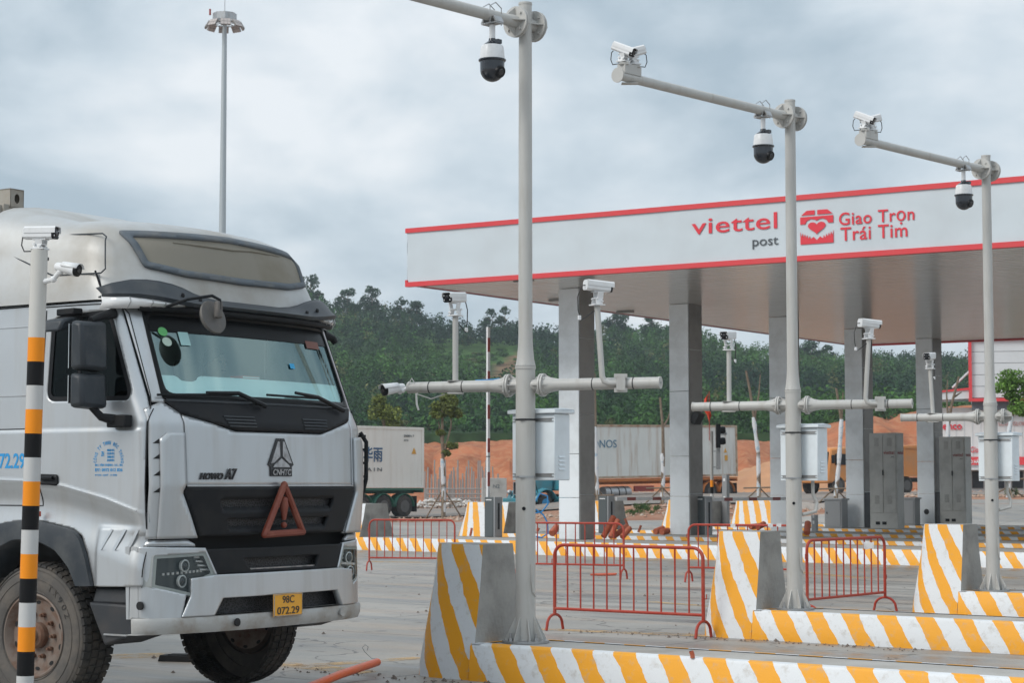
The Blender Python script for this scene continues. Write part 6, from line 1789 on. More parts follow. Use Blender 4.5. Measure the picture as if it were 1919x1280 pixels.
def build_truck():
    t = thing('truck', 'big silver lorry with black grille, dusty roof fairing and red warning triangle', 'truck', TO, TRZ)
    def extra(u, z):
        return extra0(u, z) * (sstep(0.17, 0.36, tab(CABT, z)[0] - u) if z > 1.3 else 1)
    def extra0(u, z):
        o = 0.0
        zc = interp([(-2.2, 1.70), (-1.446, 1.682), (-1.137, 1.651), (-0.674, 1.555), (-0.30, 1.445)], u)
        o -= 0.045 * sstep(0, 0.16, zc - z) * (1 - 0.8 * sstep(0.18, 0.42, zc - z))
        o += 0.008 * sstep(0.0, 0.012, zc - z + 0.012) * (1 - sstep(0.012, 0.05, zc - z + 0.012))
        o -= 0.012 * sstep(2.045, 2.065, z) + 0.05 * max(0, z - 2.1) * 0.3
        # raised lower panel between arch and bumper
        if u > -0.80: o += 0.02 * sstep(-0.80, -0.74, u) * sstep(1.37, 1.33, z)
        return o
    arch = [(-.794, .926), (-.87, 1.166), (-.937, 1.284), (-1.042, 1.335), (-1.354, 1.387), (-1.603, 1.389), (-1.87, 1.35), (-2.0, 1.25), (-2.1, .95)]
    win = rounded([(-1.325, 2.27), (-1.30, 2.90), (-0.71, 2.93), (-0.465, 2.33), (-0.48, 2.26)], 0.09)
    out = [(-2.1, 3.0), (-.668, 3.0), (-.362, 2.27), (-.325, 2.18), (-.315, 1.3), (-.33, .935), (-.70, .925)] + arch
    for sgn, nm in ((-1, 'near'), (1, 'far')):
        s = MB().sheet(out, SIDEF(sgn, 0, extra), 0.0125, [win]); s.build('cab_side', SILVER, t, solid=0.02 if sgn < 0 else -0.02, smooth=60)
        ap = [(1.25 + sgn * w, z) for w, z in ((1.148, 3.0), (1.148, 2.285), (1.152, 2.25), (1.05, 2.25), (1.02, 3.0))]
        MB().sheet(ap, CF(0.0), 0.02).build('windscreen_pillar', SILVER, t, smooth=60, solid=0.012)
        # window: black frame, dark glass
        fr = MB().sheet(scale_poly(win, -0.0), SIDEF(sgn, -0.006, extra), 0.02, [scale_poly(win, 0.035)]); w = fr.build('side_window', PLB, t, smooth=60)
        MB().sheet(scale_poly(win, 0.025), SIDEF(sgn, -0.014, extra), 0.05).build('glass', SGLASS, w, smooth=60)
        MB().sheet([(-1.02, 2.29), (-1.02, 2.92), (-0.99, 2.92), (-.99, 2.29)], SIDEF(sgn, -0.01, extra), 0.03).build('divider', PLB, w, smooth=60)
        # wheel arch flare
        inner = [(-.96, .922), (-1.035, 1.043), (-1.192, 1.171), (-1.367, 1.235), (-1.6, 1.235), (-1.75, 1.17), (-1.86, 1.04), (-1.93, .95)]
        fl = MB()
        rows = []
        A = [(-.794, .926), (-.83, 1.04), (-.87, 1.166), (-.91, 1.24), (-.96, 1.30), (-1.042, 1.335), (-1.2, 1.36), (-1.354, 1.387), (-1.5, 1.39), (-1.603, 1.389), (-1.75, 1.37), (-1.87, 1.35), (-1.95, 1.3), (-2.0, 1.25), (-2.05, 1.1), (-2.1, .95)]
        def al(poly, n):
            P = [Vector(p) for p in poly]; L_ = [0]
            for a, b in zip(P, P[1:]): L_.append(L_[-1] + (b - a).length)
            o = []
            for k in range(n):
                s_ = L_[-1] * k / (n - 1)
                for i in range(len(P) - 1):
                    if s_ <= L_[i + 1] + 1e-9: f = (s_ - L_[i]) / (L_[i + 1] - L_[i]); o.append(P[i] + (P[i + 1] - P[i]) * f); break
            return o
        a_, b_ = al(A, 26), al(inner, 26)
        for off, mixv in ((0.004, 0.0), (0.035, 0.03), (0.045, 0.35), (0.035, 0.9), (0.0, 1.0), (-0.25, 1.02)):
            rows.append([(p.x + (q.x - p.x) * mixv, 1.25 + sgn * (1.25 + off + extra(p.x, p.y) * (1 - mixv)), p.y + (q.y - p.y) * mixv) for p, q in zip(a_, b_)])
        fl.grid(rows); fl.build('wheel_arch', PLG, t, smooth=50)
        # door seams
        sm = MB(); F = SIDEF(sgn, 0.001, extra)
        for path in ([(-.318, 2.2), (-.318, 1.9), (-.318, 1.6), (-.318, 1.3), (-.335, 1.0)], [(-1.36, 2.95), (-1.37, 2.5), (-1.37, 2.0), (-1.37, 1.6), (-1.37, 1.50), (-1.6, 1.50), (-2.1, 1.5)],
                     [(-2.1, 2.985), (-1.5, 2.99), (-1.0, 2.995), (-.62, 2.995)], [(-1.37, 2.975), (-1.0, 2.975), (-.66, 2.97), (-.60, 2.90), (-.36, 2.30), (-.33, 2.2)], [(-2.1, 2.075), (-1.9, 2.07), (-1.5, 2.07)]):
            pp = []
            for a, b in zip(path, path[1:]):
                for k in range(6): pp.append((a[0] + (b[0] - a[0]) * k / 6, a[1] + (b[1] - a[1]) * k / 6))
            pp.append(path[-1]); sm.pipe([F(*q) for q in pp], 0.0045, 6)
        sm.build('door_seam', VBLK, t)
        MB().pipe([SIDEF(sgn, -0.003, extra)(u, interp([(-2.2, 1.70), (-1.446, 1.682), (-1.137, 1.651), (-0.674, 1.555), (-0.30, 1.445)], u)) for u in [-2.08 + k * 0.1 for k in range(18)]], 0.007, 8).build('fender_crease', SILVER, t)
        # slanted slots in the lower panel
        sl = MB()
        for u0 in (-.74, -.61, -.48):
            F2 = SIDEF(sgn, 0.001, extra); F3 = SIDEF(sgn, 0.005, extra)
            sl.add([F2(u0, 1.19), F3(u0 + .03, 1.185), F3(u0 + .115, 1.335), F2(u0 + .085, 1.34)], [(0, 1, 2, 3), (3, 2, 1, 0)])
            sl.add([F2(u0, 1.19), F3(u0 + .03, 1.185), F2(u0 + .08, 1.19)], [(0, 1, 2), (2, 1, 0)])
        sl.build('vent_slot', SILVER, t, smooth=0)
        # recessed stamped panel behind the door
        rp = rounded([(-1.95, 2.32), (-1.95, 2.84), (-1.42, 2.84), (-1.42, 2.40), (-1.5, 2.32)], 0.07)
        MB().sheet(rp, SIDEF(sgn, -0.02, extra), 0.06, [scale_poly(rp, 0.02)]).build('stamped_panel', SILVER, t, smooth=60)
        MB().pipe([SIDEF(sgn, 0.001, extra)(*q) for q in rp + rp[:1]], 0.006, 6).build('panel_edge', SILVER, t)
        h = MB().sheet(rounded([(-1.36, 1.655), (-1.36, 1.735), (-1.17, 1.73), (-1.165, 1.65)], 0.02), SIDEF(sgn, 0.012, extra), 0.02); hd = h.build('door_handle', PLB, t, solid=0.01)
        F = SIDEF(sgn, 0.03, extra); MB().pipe([F(-1.33, 1.705), F(-1.2, 1.705)], 0.012, 8).build('grip', BLACK, hd)
    # ---------------- roof fairing
    r = MB(); rows = []
    for z in [3.005, 3.06, 3.12, 3.18, 3.25, 3.32, 3.39, 3.45, 3.51, 3.56, 3.60, 3.63, 3.66, 3.68, 3.69, 3.70]:
        uf, hw, d = tab(ROOFT, z); row = []
        nb = 10
        for k in range(nb): row.append((-2.15 + (uf - d + 2.15) * k / nb, 1.25 - hw, z + 0.17 * (1 - k / nb) * sstep(3.2, 3.7, z)))
        na = 40
        for k in range(na + 1):
            a = -PI / 2 + PI * k / na; s_ = math.sin(a); c_ = math.cos(a)
            w = hw * math.copysign(abs(s_) ** 0.8, s_); u = uf - d + d * max(c_, 0) ** 0.8
            row.append((u, 1.25 + w, z))
        for k in range(1, nb + 1): row.append((uf - d + (-2.15 - uf + d) * k / nb, 1.25 + hw, z + 0.17 * (k / nb) * sstep(3.2, 3.7, z)))
        rows.append(row)
    r.grid(rows); L_ = rows[-1]; r.add(L_, [tuple(range(len(L_)))])
    r.add([p for row in rows for p in (row[0], row[-1])], [(2 * i, 2 * i + 1, 2 * i + 3, 2 * i + 2) for i in range(len(rows) - 1)])
    rf = r.build('roof_fairing', SILVER_R, t, smooth=50)
    ring = rounded(wz([(0.93, 3.265), (0.99, 3.545)])[:2] + [(1.25, 3.585)] + wz([(0.93, 3.265), (0.99, 3.545)])[2:] + [(1.25 + .6, 3.215), (1.25, 3.20), (1.25 - .6, 3.215)], 0.03)
    MB().sheet(ring, CF(0.028, ROOFT), 0.02, [scale_poly(ring, 0.045)]).build('gasket', GASKET, rf, solid=0.03, smooth=60)
    bp = MB().sheet(scale_poly(ring, 0.04), CF(0.006, ROOFT), 0.04); bpo = bp.build('front_panel', BEIGE, rf, smooth=60)
    cr = MB(); F = CF(0.012, ROOFT); cr.pipe([F(1.25 + x, 3.475 + .015 * (x > 0)) for x in (-.62, -.4, -.2, 0, .2, .4, .62)], [0.004, .009, .01, .01, .01, .009, .004], 6); cr.build('crease', BEIGE, rf)
    # faded lettering blocks of the old sticker (unreadable in the photo)
    # dark tidy marks along side quarter panel seams of the roof
    q = MB(); F = lambda u, z: (u, 1.25 - tab(ROOFT, z)[1] - 0.002, z)
    qp = [(-2.1, 3.50), (-1.84, 3.41), (-1.30, 3.21), (-0.80, 3.20), (-0.76, 3.23), (-0.84, 3.48), (-0.90, 3.51), (-2.1, 3.56)]
    pp = []
    for a, b in zip(qp, qp[1:]):
        for k in range(8): pp.append((a[0] + (b[0] - a[0]) * k / 8, a[1] + (b[1] - a[1]) * k / 8))
    q.pipe([F(*x) for x in pp], 0.006, 6); q.build('quarter_panel_seam', PLG, rf)
    # ---------------- windscreen
    wout = rounded(wz([(1.075, 2.26), (1.04, 2.97)]), 0.05)
    win2 = rounded(wz([(1.035, 2.315), (1.015, 2.90)]), 0.07)
    MB().sheet(wout, CF(0.004), 0.03, [win2]).build('windscreen_frame', mat('frit_and_reflection_black', (0.006, 0.007, 0.008), 0.35, spec=0.15), t, smooth=60, solid=0.012)
    ws = MB().sheet(scale_poly(wout, 0.015), CF(-0.012), 0.06); wso = ws.build('windscreen', WGLASS, t, smooth=60)
    def sticker(px, pz, w, h, col, nm, disc=False):
        F = CF(-0.0015); m = MB()
        if disc:
            pts = [(px + w * math.cos(a), pz + h * math.sin(a)) for a in [k * PI / 10 for k in range(20)]]
        else: pts = [(px - w, pz - h), (px + w, pz - h), (px + w, pz + h), (px - w, pz + h)]
        m.sheet(pts, F, 0.02); m.build(nm, col, wso, smooth=0)
    sticker(0.33, 2.775, 0.038, 0.034, mat('sticker_green', (0.12, 0.45, 0.15), 0.5), 'round_sticker', True)
    sticker(0.342, 2.70, 0.038, 0.034, mat('sticker_pale', (0.45, 0.58, 0.5), 0.5), 'round_sticker', True)
    sticker(0.50, 2.73, 0.045, 0.05, mat('sticker_cyan', (0.40, 0.66, 0.66), 0.5), 'square_sticker')
    sticker(1.62, 2.58, 0.03, 0.02, mat('sticker_blue', (0.02, 0.35, 0.65), 0.5), 'small_sticker')
    sticker(2.0, 2.77, 0.10, 0.03, mat('sticker_brown', (0.16, 0.05, 0.03), 0.5), 'brown_label')
    # dark reflection of the visor, put in as a black band across the glass top
    MB().sheet(wz([(0.99, 2.82), (0.99, 2.9)]) if False else [(0.20, 2.775), (2.30, 2.775), (2.28, 2.95), (0.22, 2.95)], CF(-0.006), 0.04).build('visor_reflection_band', mat('frit_and_reflection_black'), t, smooth=60)
    # cowl with louvres
    cowl = wz([(0.97, 2.172), (1.09, 2.26)]); cowl = [(1.25 - .97, 2.168), (1.25 - 1.07, 2.262), (1.25 + 1.07, 2.262), (1.25 + .97, 2.168), (1.25 + .50, 2.055), (1.25 - .50, 2.055)]
    co = MB().sheet(cowl, CF(0.006), 0.025).build('cowl_panel', PLB, t, smooth=50, solid=0.02)
    for s_ in (-1, 1):
        lv = MB(); F = CF(0.014); F2 = CF(-0.0)
        for k in range(4):
            z = 2.165 - k * 0.024; v0 = 1.25 + s_ * (0.60 - k * .012); v1 = 1.25 + s_ * 0.28
            n_ = 6
            a = [v0 + (v1 - v0) * i / n_ for i in range(n_ + 1)]
            lv.grid([[F2(v, z) for v in a], [F(v, z - .004) for v in a], [F(v, z - .011) for v in a], [F2(v, z - .014) for v in a]])
        lv.build('louvre', PLG, co, smooth=0)
    MB().pipe([CF(0.0)(1.25 + x, 2.262) for x in [k * 0.1 - 1.05 for k in range(22)]], 0.012, 8).build('screen_rubber', PLG, t)
    # wipers
    for a, b, c in (((0.14, 2.30), (0.84, 2.325), (1.10, 2.245)), ((1.17, 2.335), (1.78, 2.33), (2.12, 2.245))):
        F = CF(0.045); F3 = CF(0.03)
        w = MB(); w.pipe([F3(a[0] + (b[0] - a[0]) * k / 6, a[1] + (b[1] - a[1]) * k / 6) for k in range(7)], 0.009, 6)
        wo = w.build('wiper', BLACK, t)
        MB().pipe([F(a[0] + (b[0] - a[0]) * .55, a[1] + .028), F(b[0], b[1] + .01), F(c[0], c[1])], [0.012, 0.016, 0.02], 8).build('wiper_arm', BLACK, wo)
    # ---------------- hood, grille, corner deflectors
    hood = [(1.25 - .955, 1.648), (1.25 - .965, 2.160), (1.25 - .50, 2.046), (1.25 + .50, 2.046), (1.25 + .965, 2.160), (1.25 + .955, 1.648)]
    MB().sheet(hood, CF(0.0), 0.03).build('hood_panel', SILVER, t, smooth=50, solid=0.02)
    MB().pipe([CF(-0.001)(1.25 - .955 + 1.91 * k / 20, 1.647) for k in range(21)], 0.008, 6).build('hood_edge', SILVER, t)
    gr = wz([(0.83, 1.282), (0.99, 1.60), (0.965, 1.638)])
    gr = [(1.25 - .83, 1.282), (1.25 - .985, 1.60), (1.25 - .965, 1.638), (1.25 + .965, 1.638), (1.25 + .985, 1.60), (1.25 + .83, 1.282)]
    def slot(w0, w1, z0, z1): return rounded([(1.25 - w0, z1), (1.25 + w0, z1), (1.25 + w1, z0), (1.25 - w1, z0)], 0.02)
    sA, sB = slot(.66, .62, 1.465, 1.55), slot(.59, .55, 1.325, 1.405)
    g = MB().sheet(gr, CF(0.012), 0.02, [sA, sB]).build('grille', PLB, t, smooth=50, solid=0.03)
    mesh_m = bpy.data.materials.new('honeycomb'); mesh_m.use_nodes = True
    nt = mesh_m.node_tree; N, L = nt.nodes, nt.links; b_ = N['Principled BSDF']; tc = N.new('ShaderNodeTexCoord'); vo = N.new('ShaderNodeTexVoronoi'); vo.inputs['Scale'].default_value = 55; vo.feature = 'DISTANCE_TO_EDGE'
    L.new(tc.outputs['Object'], vo.inputs['Vector']); rp_ = N.new('ShaderNodeValToRGB'); rp_.color_ramp.elements[0].position = 0.08; rp_.color_ramp.elements[0].color = (.05, .05, .055, 1); rp_.color_ramp.elements[1].position = 0.16; rp_.color_ramp.elements[1].color = (.004, .004, .004, 1)
    L.new(vo.outputs['Distance'], rp_.inputs[0]); L.new(rp_.outputs[0], b_.inputs['Base Color']); b_.inputs['Roughness'].default_value = 0.6
    for z0, z1, w in ((1.46, 1.555, .68), (1.32, 1.41, .61)):
        MB().sheet([(1.25 - w, z0), (1.25 + w, z0), (1.25 + w, z1), (1.25 - w, z1)], CF(-0.035), 0.05).build('grille_mesh', mesh_m, g, smooth=50)
        wv = MB(); F = CF(-0.012)
        rows = [[F(1.25 - w + .03 + (2 * w - .06) * i / 40, z0 + 0.006 + dz) for i in range(41)] for dz in (0,)]
        top = [F(1.25 - w + .03 + (2 * w - .06) * i / 40, z0 + 0.022 + 0.014 * math.sin(i * 0.95) ** 2) for i in range(41)]
        F0 = CF(0.010); bot = [F0(1.25 - w + .03 + (2 * w - .06) * i / 40, z0 + 0.004) for i in range(41)]
        wv.grid([top, bot]); wv.build('grille_rib', PLB, g, smooth=50)
    for s_ in (-1, 1):
        mir = left if s_ < 0 else (lambda pts: [(1.25 + w, z) for w, z in pts])
        de = mir([(1.212, 1.268), (1.212, 2.20), (1.085, 2.255), (0.975, 2.17), (0.965, 1.645), (0.995, 1.60), (0.84, 1.27)])
        MB().sheet(de, CF(0.0), 0.025).build('corner_deflector', SILVER, t, smooth=50, solid=0.015)
        va = mir([(1.15, 1.27), (1.15, 1.98), (1.10, 2.03), (0.985, 2.03), (0.978, 1.66), (1.005, 1.60), (0.86, 1.272)])
        MB().sheet(va, CF(0.028), 0.025).build('deflector_vane', SILVER, t, smooth=50, solid=0.026)
        F = CF(0.004); vs = MB()
        for z in (1.60, 1.72, 1.84, 1.95):
            a = 1.25 + s_ * 1.19; b = 1.25 + s_ * 1.152
            vs.add([F(a, z), F(b, z + .0), F(b, z + .035)], [(0, 1, 2), (2, 1, 0)])
        vs.build('air_slot', VBLK, t, smooth=0)
        if s_ > 0:
            os_ = MB()
            for k in range(4):
                z = 1.66 + k * 0.11
                os_.box((-.36 - .0, 2.475, z), (0.10, 0.05, 0.075))
            os_.build('open_slot', VBLK, t, smooth=0)
            ov = MB(); ov.pipe([(-.30, 2.50, 1.56), (-.28, 2.53, 1.7), (-.28, 2.53, 2.0), (-.32, 2.50, 2.08)], 0.018, 8)
            for k in range(4): ov.box((-.34, 2.50, 1.72 + k * .11), (.12, .05, .02))
            ov.build('slot_frame', PLB, t)
    # emblem and lettering
    chrome = mat('dull_chrome', (0.42, 0.42, 0.43), 0.3, 0.8, dirt=(.1, .1, .1), dirt_amt=.7, dscale=14)
    LB = mat('badge_black', (0.02, 0.02, 0.022), 0.35)
    F = CF(0.008); F2 = CF(-0.004); Fh = CF(0.016)
    cx = 1.235; K = 0.155
    em = MB()
    def ep(pts, o=0.012, mb=None):
        A = CF(o); (mb or em).prism([(cx + x * K, 1.71 + y * K) for x, y in pts], lambda x, y: A(x, y), lambda x, y: F2(x, y))
    ep([(-.05, 1.9), (-.28, 1.9), (-.95, 0.62), (-.80, 0.52), (-.80, 0.05), (.80, .05), (.80, .52), (.95, .62), (.28, 1.9), (.05, 1.9), (0, 1.72)], 0.010)
    eo = em.build('emblem', LB, t, smooth=0)
    e2 = MB()
    ep([(-.12, 1.74), (-.24, 1.74), (-.78, .68), (-.55, .72), (-.10, 1.02)], 0.016, e2); ep([(.12, 1.74), (.24, 1.74), (.78, .68), (.55, .72), (.10, 1.02)], 0.016, e2)
    ep([(0, .92), (-.55, .60), (-.62, .50), (.62, .50), (.55, .60)], 0.016, e2); e2.build('emblem_facet', chrome, eo, smooth=0)
    T = MB(); T.text('CNHTC', lambda x, y, z: Fh(cx - .105 + x, 1.727 + y - 0.0)[:1] and (Fh(cx, 1.73)[0] + z * 1.0, cx - .105 + x, 1.727 + y), 0.21, 0.045, bold=0.02, depth=0.003, shear=0.15)
    T.build('lettering', chrome, eo, smooth=0)
    T = MB(); gF = CF(0.003)
    T.text('HOWO', lambda x, y, z: (gF(0.40 + x, 1.7)[0] + z, 0.395 + x, 1.692 + y), 0.215, 0.05, bold=0.03, shear=0.3, depth=0.01)
    T.text('A7', lambda x, y, z: (gF(0.64 + x, 1.7)[0] + z, 0.625 + x, 1.692 + y), 0.12, 0.082, bold=0.01, shear=0.3, depth=0.012)
    T.build('lettering', LB, t, smooth=0)
    # ---------------- visor above the screen, marker lamps
    vt = [(0, 3.035), (.35, 3.035), (.55, 3.055), (.70, 3.105), (.85, 3.14), (1.05, 3.15), (1.18, 3.13), (1.24, 3.08)]
    rows = []; ws_ = [-1.24, -1.2, -1.1, -1.0, -.9, -.8, -.7, -.6, -.5, -.35, -.2, 0, .2, .35, .5, .6, .7, .8, .9, 1.0, 1.1, 1.2, 1.24]
    for f_, off in ((1.0, 0.02), (0.85, 0.045), (0.3, 0.10), (0.0, 0.145), (-0.12, 0.14), (-0.25, 0.06)):
        row = []
        for w in ws_:
            k = abs(w) / 1.24; zb0 = 2.985 + 0.05 * sstep(.6, 1.15, abs(w))
            zt = interp(vt, abs(w)); z = zb0 + (zt - zb0) * f_
            row.append((front_u(CABT, 1.25 + w, 3.0) + off * (1 - 0.25 * k ** 6), 1.25 + w * (1 + off * 0.22 * k), z))
        rows.append(row)
    vo_ = MB().grid(rows); visor = vo_.build('sun_visor', PLG, t, smooth=55, solid=0.012)
    MB().pipe([(front_u(CABT, 1.25 + w, 2.94) + 0.07, 1.25 + w, 2.945) for w in [k * 0.1 - 1.1 for k in range(23)]], 0.028, 8).build('visor_bar', PLB, t)
    for w in (-.78, -.62, .78, .62):
        q = (front_u(CABT, 1.25 + w, 3.0) + 0.115, 1.25 + w, 3.05 if abs(w) > .7 else 3.02)
        MB().ball(q, 0.02, 8, (0.5, 1, 1)).build('cap', BLACK, visor)
    for s_ in (-1, 1):
        lm = MB(); a = []; b = []; c = []
        for k in range(12):
            w = 1.24 - k * 0.045; u = front_u(CABT, 1.25 + s_ * w, 3.0) + 0.12 * (1 - .2 * (w / 1.24) ** 6); v = 1.25 + s_ * w * (1 + .022 * w)
            zt = 2.972 + 0.05 * sstep(.6, 1.15, w); zb = zt - 0.012 - 0.078 * (1 - (k / 11) ** 1.8)
            a.append((u, v, zt)); b.append((u + 0.012, v, (zt + zb) / 2)); c.append((u - 0.02, v, zb))
        lm.grid([a, b, c]); lmo = lm.build('marker_lamp', mat('lamp_white', (0.78, 0.79, 0.8), 0.15, 0.0, coat=.8), t, smooth=50, solid=0.01)
        for k in (2, 5, 7, 9): MB().pipe([Vector(a[k]) + Vector((.012, 0, 0)), Vector(b[k]) + Vector((.013, 0, 0)), Vector(c[k]) + Vector((.012, 0, 0))], .005, 6).build('lamp_divider', STEEL, lmo)
        MB().box((-.62, 1.25 + s_ * .45 * 1.0, 3.155), (0.03, 0.14, 0.018)).build('fairing_slot', VBLK, t, smooth=0) if True else None
    MB().pipe([(-.80, 0.06, 3.05), (-.81, 0.045, 3.10), (-.86, 0.035, 3.22)], [0.022, 0.01, 0.008], 8).build('antenna', BLACK, t)
    # round front mirror
    rm = MB(); M = Matrix.Translation((-0.13, 0.50, 2.875)) @ Matrix.Rotation(math.radians(-97), 4, 'Y') @ Matrix.Rotation(0.15, 4, 'X')
    rm.lathe([(0.02, -0.05), (0.07, -0.045), (0.11, -0.025), (0.128, 0.0), (0.124, 0.014), (0.10, 0.018)], Matrix.Translation((-0.13, 0.50, 2.875)) @ Matrix.Rotation(math.radians(72), 4, 'Y'), 32)
    mo = rm.build('round_mirror', mat('mirror_shell', (0.10, 0.095, 0.09), 0.55, dirt=(.18, .16, .14), dirt_amt=.7, dscale=9), t)
    MB().pipe([(-.40, 0.30, 2.95), (-.22, 0.33, 3.0), (-.1, 0.46, 3.03), (-.06, 0.50, 3.0), (-.06, .50, 2.93)], 0.012, 8).build('mirror_arm', BLACK, mo)
    MB().box((-.095, .50, 2.94), (.05, .05, .12)).build('mirror_mount', mat('mirror_shell'), mo, bevel=0.012) if False else MB().box((-.075, .50, 2.93), (.05, .055, .13)).build('mirror_mount', MATS['mirror_shell'], mo, bevel=0.015)
    # ---------------- side mirrors
    for s_ in (-1, 1):
        Y = lambda v: 1.25 + s_ * (1.25 + v)
        m = MB()
        def blk(u0, u1, z0, z1, v0, v1):
            P = [(-.0 + u0, Y(v0), z0), (u1, Y(v0), z0 + .01), (u1 + .01, Y(v1), z0 + .02), (u0 + .03, Y(v1), z0 + .01), (u0 + .0, Y(v0), z1), (u1 - .02, Y(v0), z1), (u1 - .02, Y(v1), z1 - .02), (u0 + .03, Y(v1), z1)]
            m.hexa(P)
        ua, ub, va_, vb_ = (-.76, -.60, .07, .33) if s_ < 0 else (-.90, -.77, .03, .21)
        blk(ua, ub, 2.46, 2.83, va_, vb_); blk(ua, ub, 2.19 if s_ < 0 else 2.33, 2.455, va_, vb_)
        mo = m.build('wing_mirror', PLG, t, bevel=0.03, smooth=40)
        f = MB(); f.box((ua - .006, Y((va_ + vb_) / 2), 2.645), (.006, vb_ - va_ - .05, .32)); f.box((ua - .006, Y((va_ + vb_) / 2), 2.335 if s_ < 0 else 2.39), (.006, vb_ - va_ - .05, .2 if s_ < 0 else .08)); f.build('mirror_glass', mat('mirror', (0.6, 0.62, 0.63), 0.03, 1.0), mo, smooth=0)
        a = MB(); a.pipe([(-.68, Y(-.05), 2.90), (-.68, Y(0.08), 2.87), (-.66, Y(.20 if s_ < 0 else .1), 2.83)], [0.04, 0.03, 0.025], 10); a.build('upper_arm', PLB, mo); a = MB(); a.pipe([(-.67, Y(0.18), 2.22), (-.62, Y(.12), 2.14), (-.56, Y(0.04), 2.12)], [0.025, .03, .04], 10)
        a.box((-.53, Y(.03), 2.11), (0.18, 0.08, 0.09)); a.build('lower_arm', PLB, mo, bevel=0.01)
        k = MB(); k.hexa([(-1.25, Y(0.06), 2.80), (-.98, Y(.06), 2.80), (-.98, Y(.2), 2.76), (-1.22, Y(.2), 2.76), (-1.25, Y(0.02), 2.88), (-.95, Y(.02), 2.89), (-.97, Y(.17), 2.86), (-1.2, Y(.17), 2.85)])
        k.build('kerb_mirror', PLG, t, bevel=0.025, smooth=40)
        a = MB(); a.box((-1.05, Y(.03), 2.92), (.2, .09, .05), rz=.1 * s_); a.build('kerb_mirror_arm', PLB, t, bevel=0.01)
    # ---------------- bumper
    BF = lambda off=0.0: CF(off, BUMT)
    for s_ in (-1, 1):
        mir = left if s_ < 0 else (lambda pts: [(1.25 + w, z) for w, z in pts])
        lamp = mir([(1.17, 1.155), (0.80, 1.172), (0.715, 1.00), (0.80, 0.975), (0.905, 0.85), (1.185, 0.925)])
        hous = mir([(1.235, .705), (1.235, 1.215), (0.80, 1.20), (0.70, 1.005), (0.93, .99), (1.0, .70)])
        ho = MB().sheet(hous, BF(0.0), 0.011, [scale_poly(lamp, 0.004)]).build('bumper_corner', SILVER, t, smooth=50, solid=0.03)
        b = MB()
        P = [(1.235, .705), (1.235, 1.215)]
        rows = []
        for z in (.70, .95, 1.215):
            u0 = front_u(BUMT, 1.25 + s_ * 1.235, z); rows.append([(u0, 1.25 + s_ * 1.235, z), (u0 - .1, 1.25 + s_ * 1.25, z), (-.44, 1.25 + s_ * 1.25, z)])
        b.grid(rows); b.build('bumper_return', SILVER, t, smooth=50)
        st = MB().sheet(mir([(1.20, 1.218), (1.18, 1.26), (0.93, 1.262), (0.84, 1.21)]), CF(-0.02, BUMT), 0.03).build('upper_fillet', SILVER, t, smooth=50, solid=0.03)
        hl = MB().sheet(lamp, BF(-0.055), 0.03).build('headlight', mat('lamp_inside', (0.035, 0.04, 0.042), 0.3, 0.3), t, smooth=50)
        rm_ = MB(); rows = [[BF(0.002)(*p) for p in rounded(lamp, .02)], [BF(-0.055)(*p) for p in rounded(lamp, .02)]]
        rm_.grid(rows, closed=True); rm_.build('lamp_rim', mat('lamp_rim', (0.36, 0.38, 0.37), 0.4), hl, smooth=50)
        for (w, z) in ((0.945, 1.075), (0.965, .965)):
            c = BF(-0.045)(1.25 + s_ * w, z); M = Matrix.Translation(c) @ Matrix.Rotation(PI / 2, 4, 'Y')
            MB().lathe([(0.044, 0.0), (0.046, 0.02), (0.036, 0.022), (0.034, 0.01)], M, 24, False).build('lamp_ring', mat('ring_bright', (0.6, 0.62, 0.62), 0.25, 0.3), hl)
            MB().ball((c[0] + .012, c[1], c[2]), 0.032, 16, (0.6, 1, 1)).build('projector', GLASSB, hl)
        d = MB()
        for k in range(10):
            c = BF(-0.04)(1.25 + s_ * (1.08 - k * 0.03), 1.018 + .002 * k); d.box(c, (0.01, 0.02, 0.018))
        for k in range(4):
            c0 = BF(-0.035)(1.25 + s_ * (0.87 - k * .015), 1.135 - k * 0.03); c1 = BF(-0.035)(1.25 + s_ * (0.775 - k * .012), 1.13 - k * 0.03); d.pipe([c0, c1], 0.008, 6)
        d.build('lamp_strip', mat('lamp_clear', (0.55, 0.57, 0.58), 0.2, 0.4), hl, smooth=0)
        MB().sheet(scale_poly(lamp, 0.004), BF(-0.006), 0.012, [scale_poly(lamp, 0.026)]).build('lamp_border', MATS['lamp_rim'], hl, smooth=50)
        MB().sheet(scale_poly(lamp, 0.003), BF(-0.002), 0.03).build('lamp_cover', LGLASS, hl, smooth=50)
    bl = [(1.25 - .925, .985), (1.25 - .69, 1.005), (1.25 + .69, 1.005), (1.25 + .925, .985), (1.25 + .93, .88), (1.25 + 1.0, .712), (1.25 + .74, .712), (1.25 + .66, .835), (1.25 - .66, .835), (1.25 - .74, .712), (1.25 - 1.0, .712), (1.25 - .93, .86)]
    MB().sheet(bl, BF(0.012), 0.011).build('bumper_blade', SILVER, t, smooth=50, solid=0.05)
    LIPM = mat('bumper_lip_paint', (0.42, 0.42, 0.41), 0.5, 0.15, dirt=(0.27, 0.22, 0.17), dirt_amt=0.9, dscale=3.5)
    rows = []
    for z, off in ((.712, -.03), (.708, .008), (.685, .016), (.63, .010), (.595, -0.01), (.59, -.06)):
        row = []
        for k in range(61):
            w = -1.245 + 2.49 * k / 60; q = BF(off)(1.25 + w, z); zz = z + (0.02 if abs(w) > 1.1 else 0)
            row.append((q[0], q[1], z))
        row = [(-.45, .04, z + .01), (-.41, 0 - off * .5, z + .005)] + row + [(-.41, 2.5 + off * .5, z + .005), (-.45, 2.46, z + .01)]
        rows.append(row)
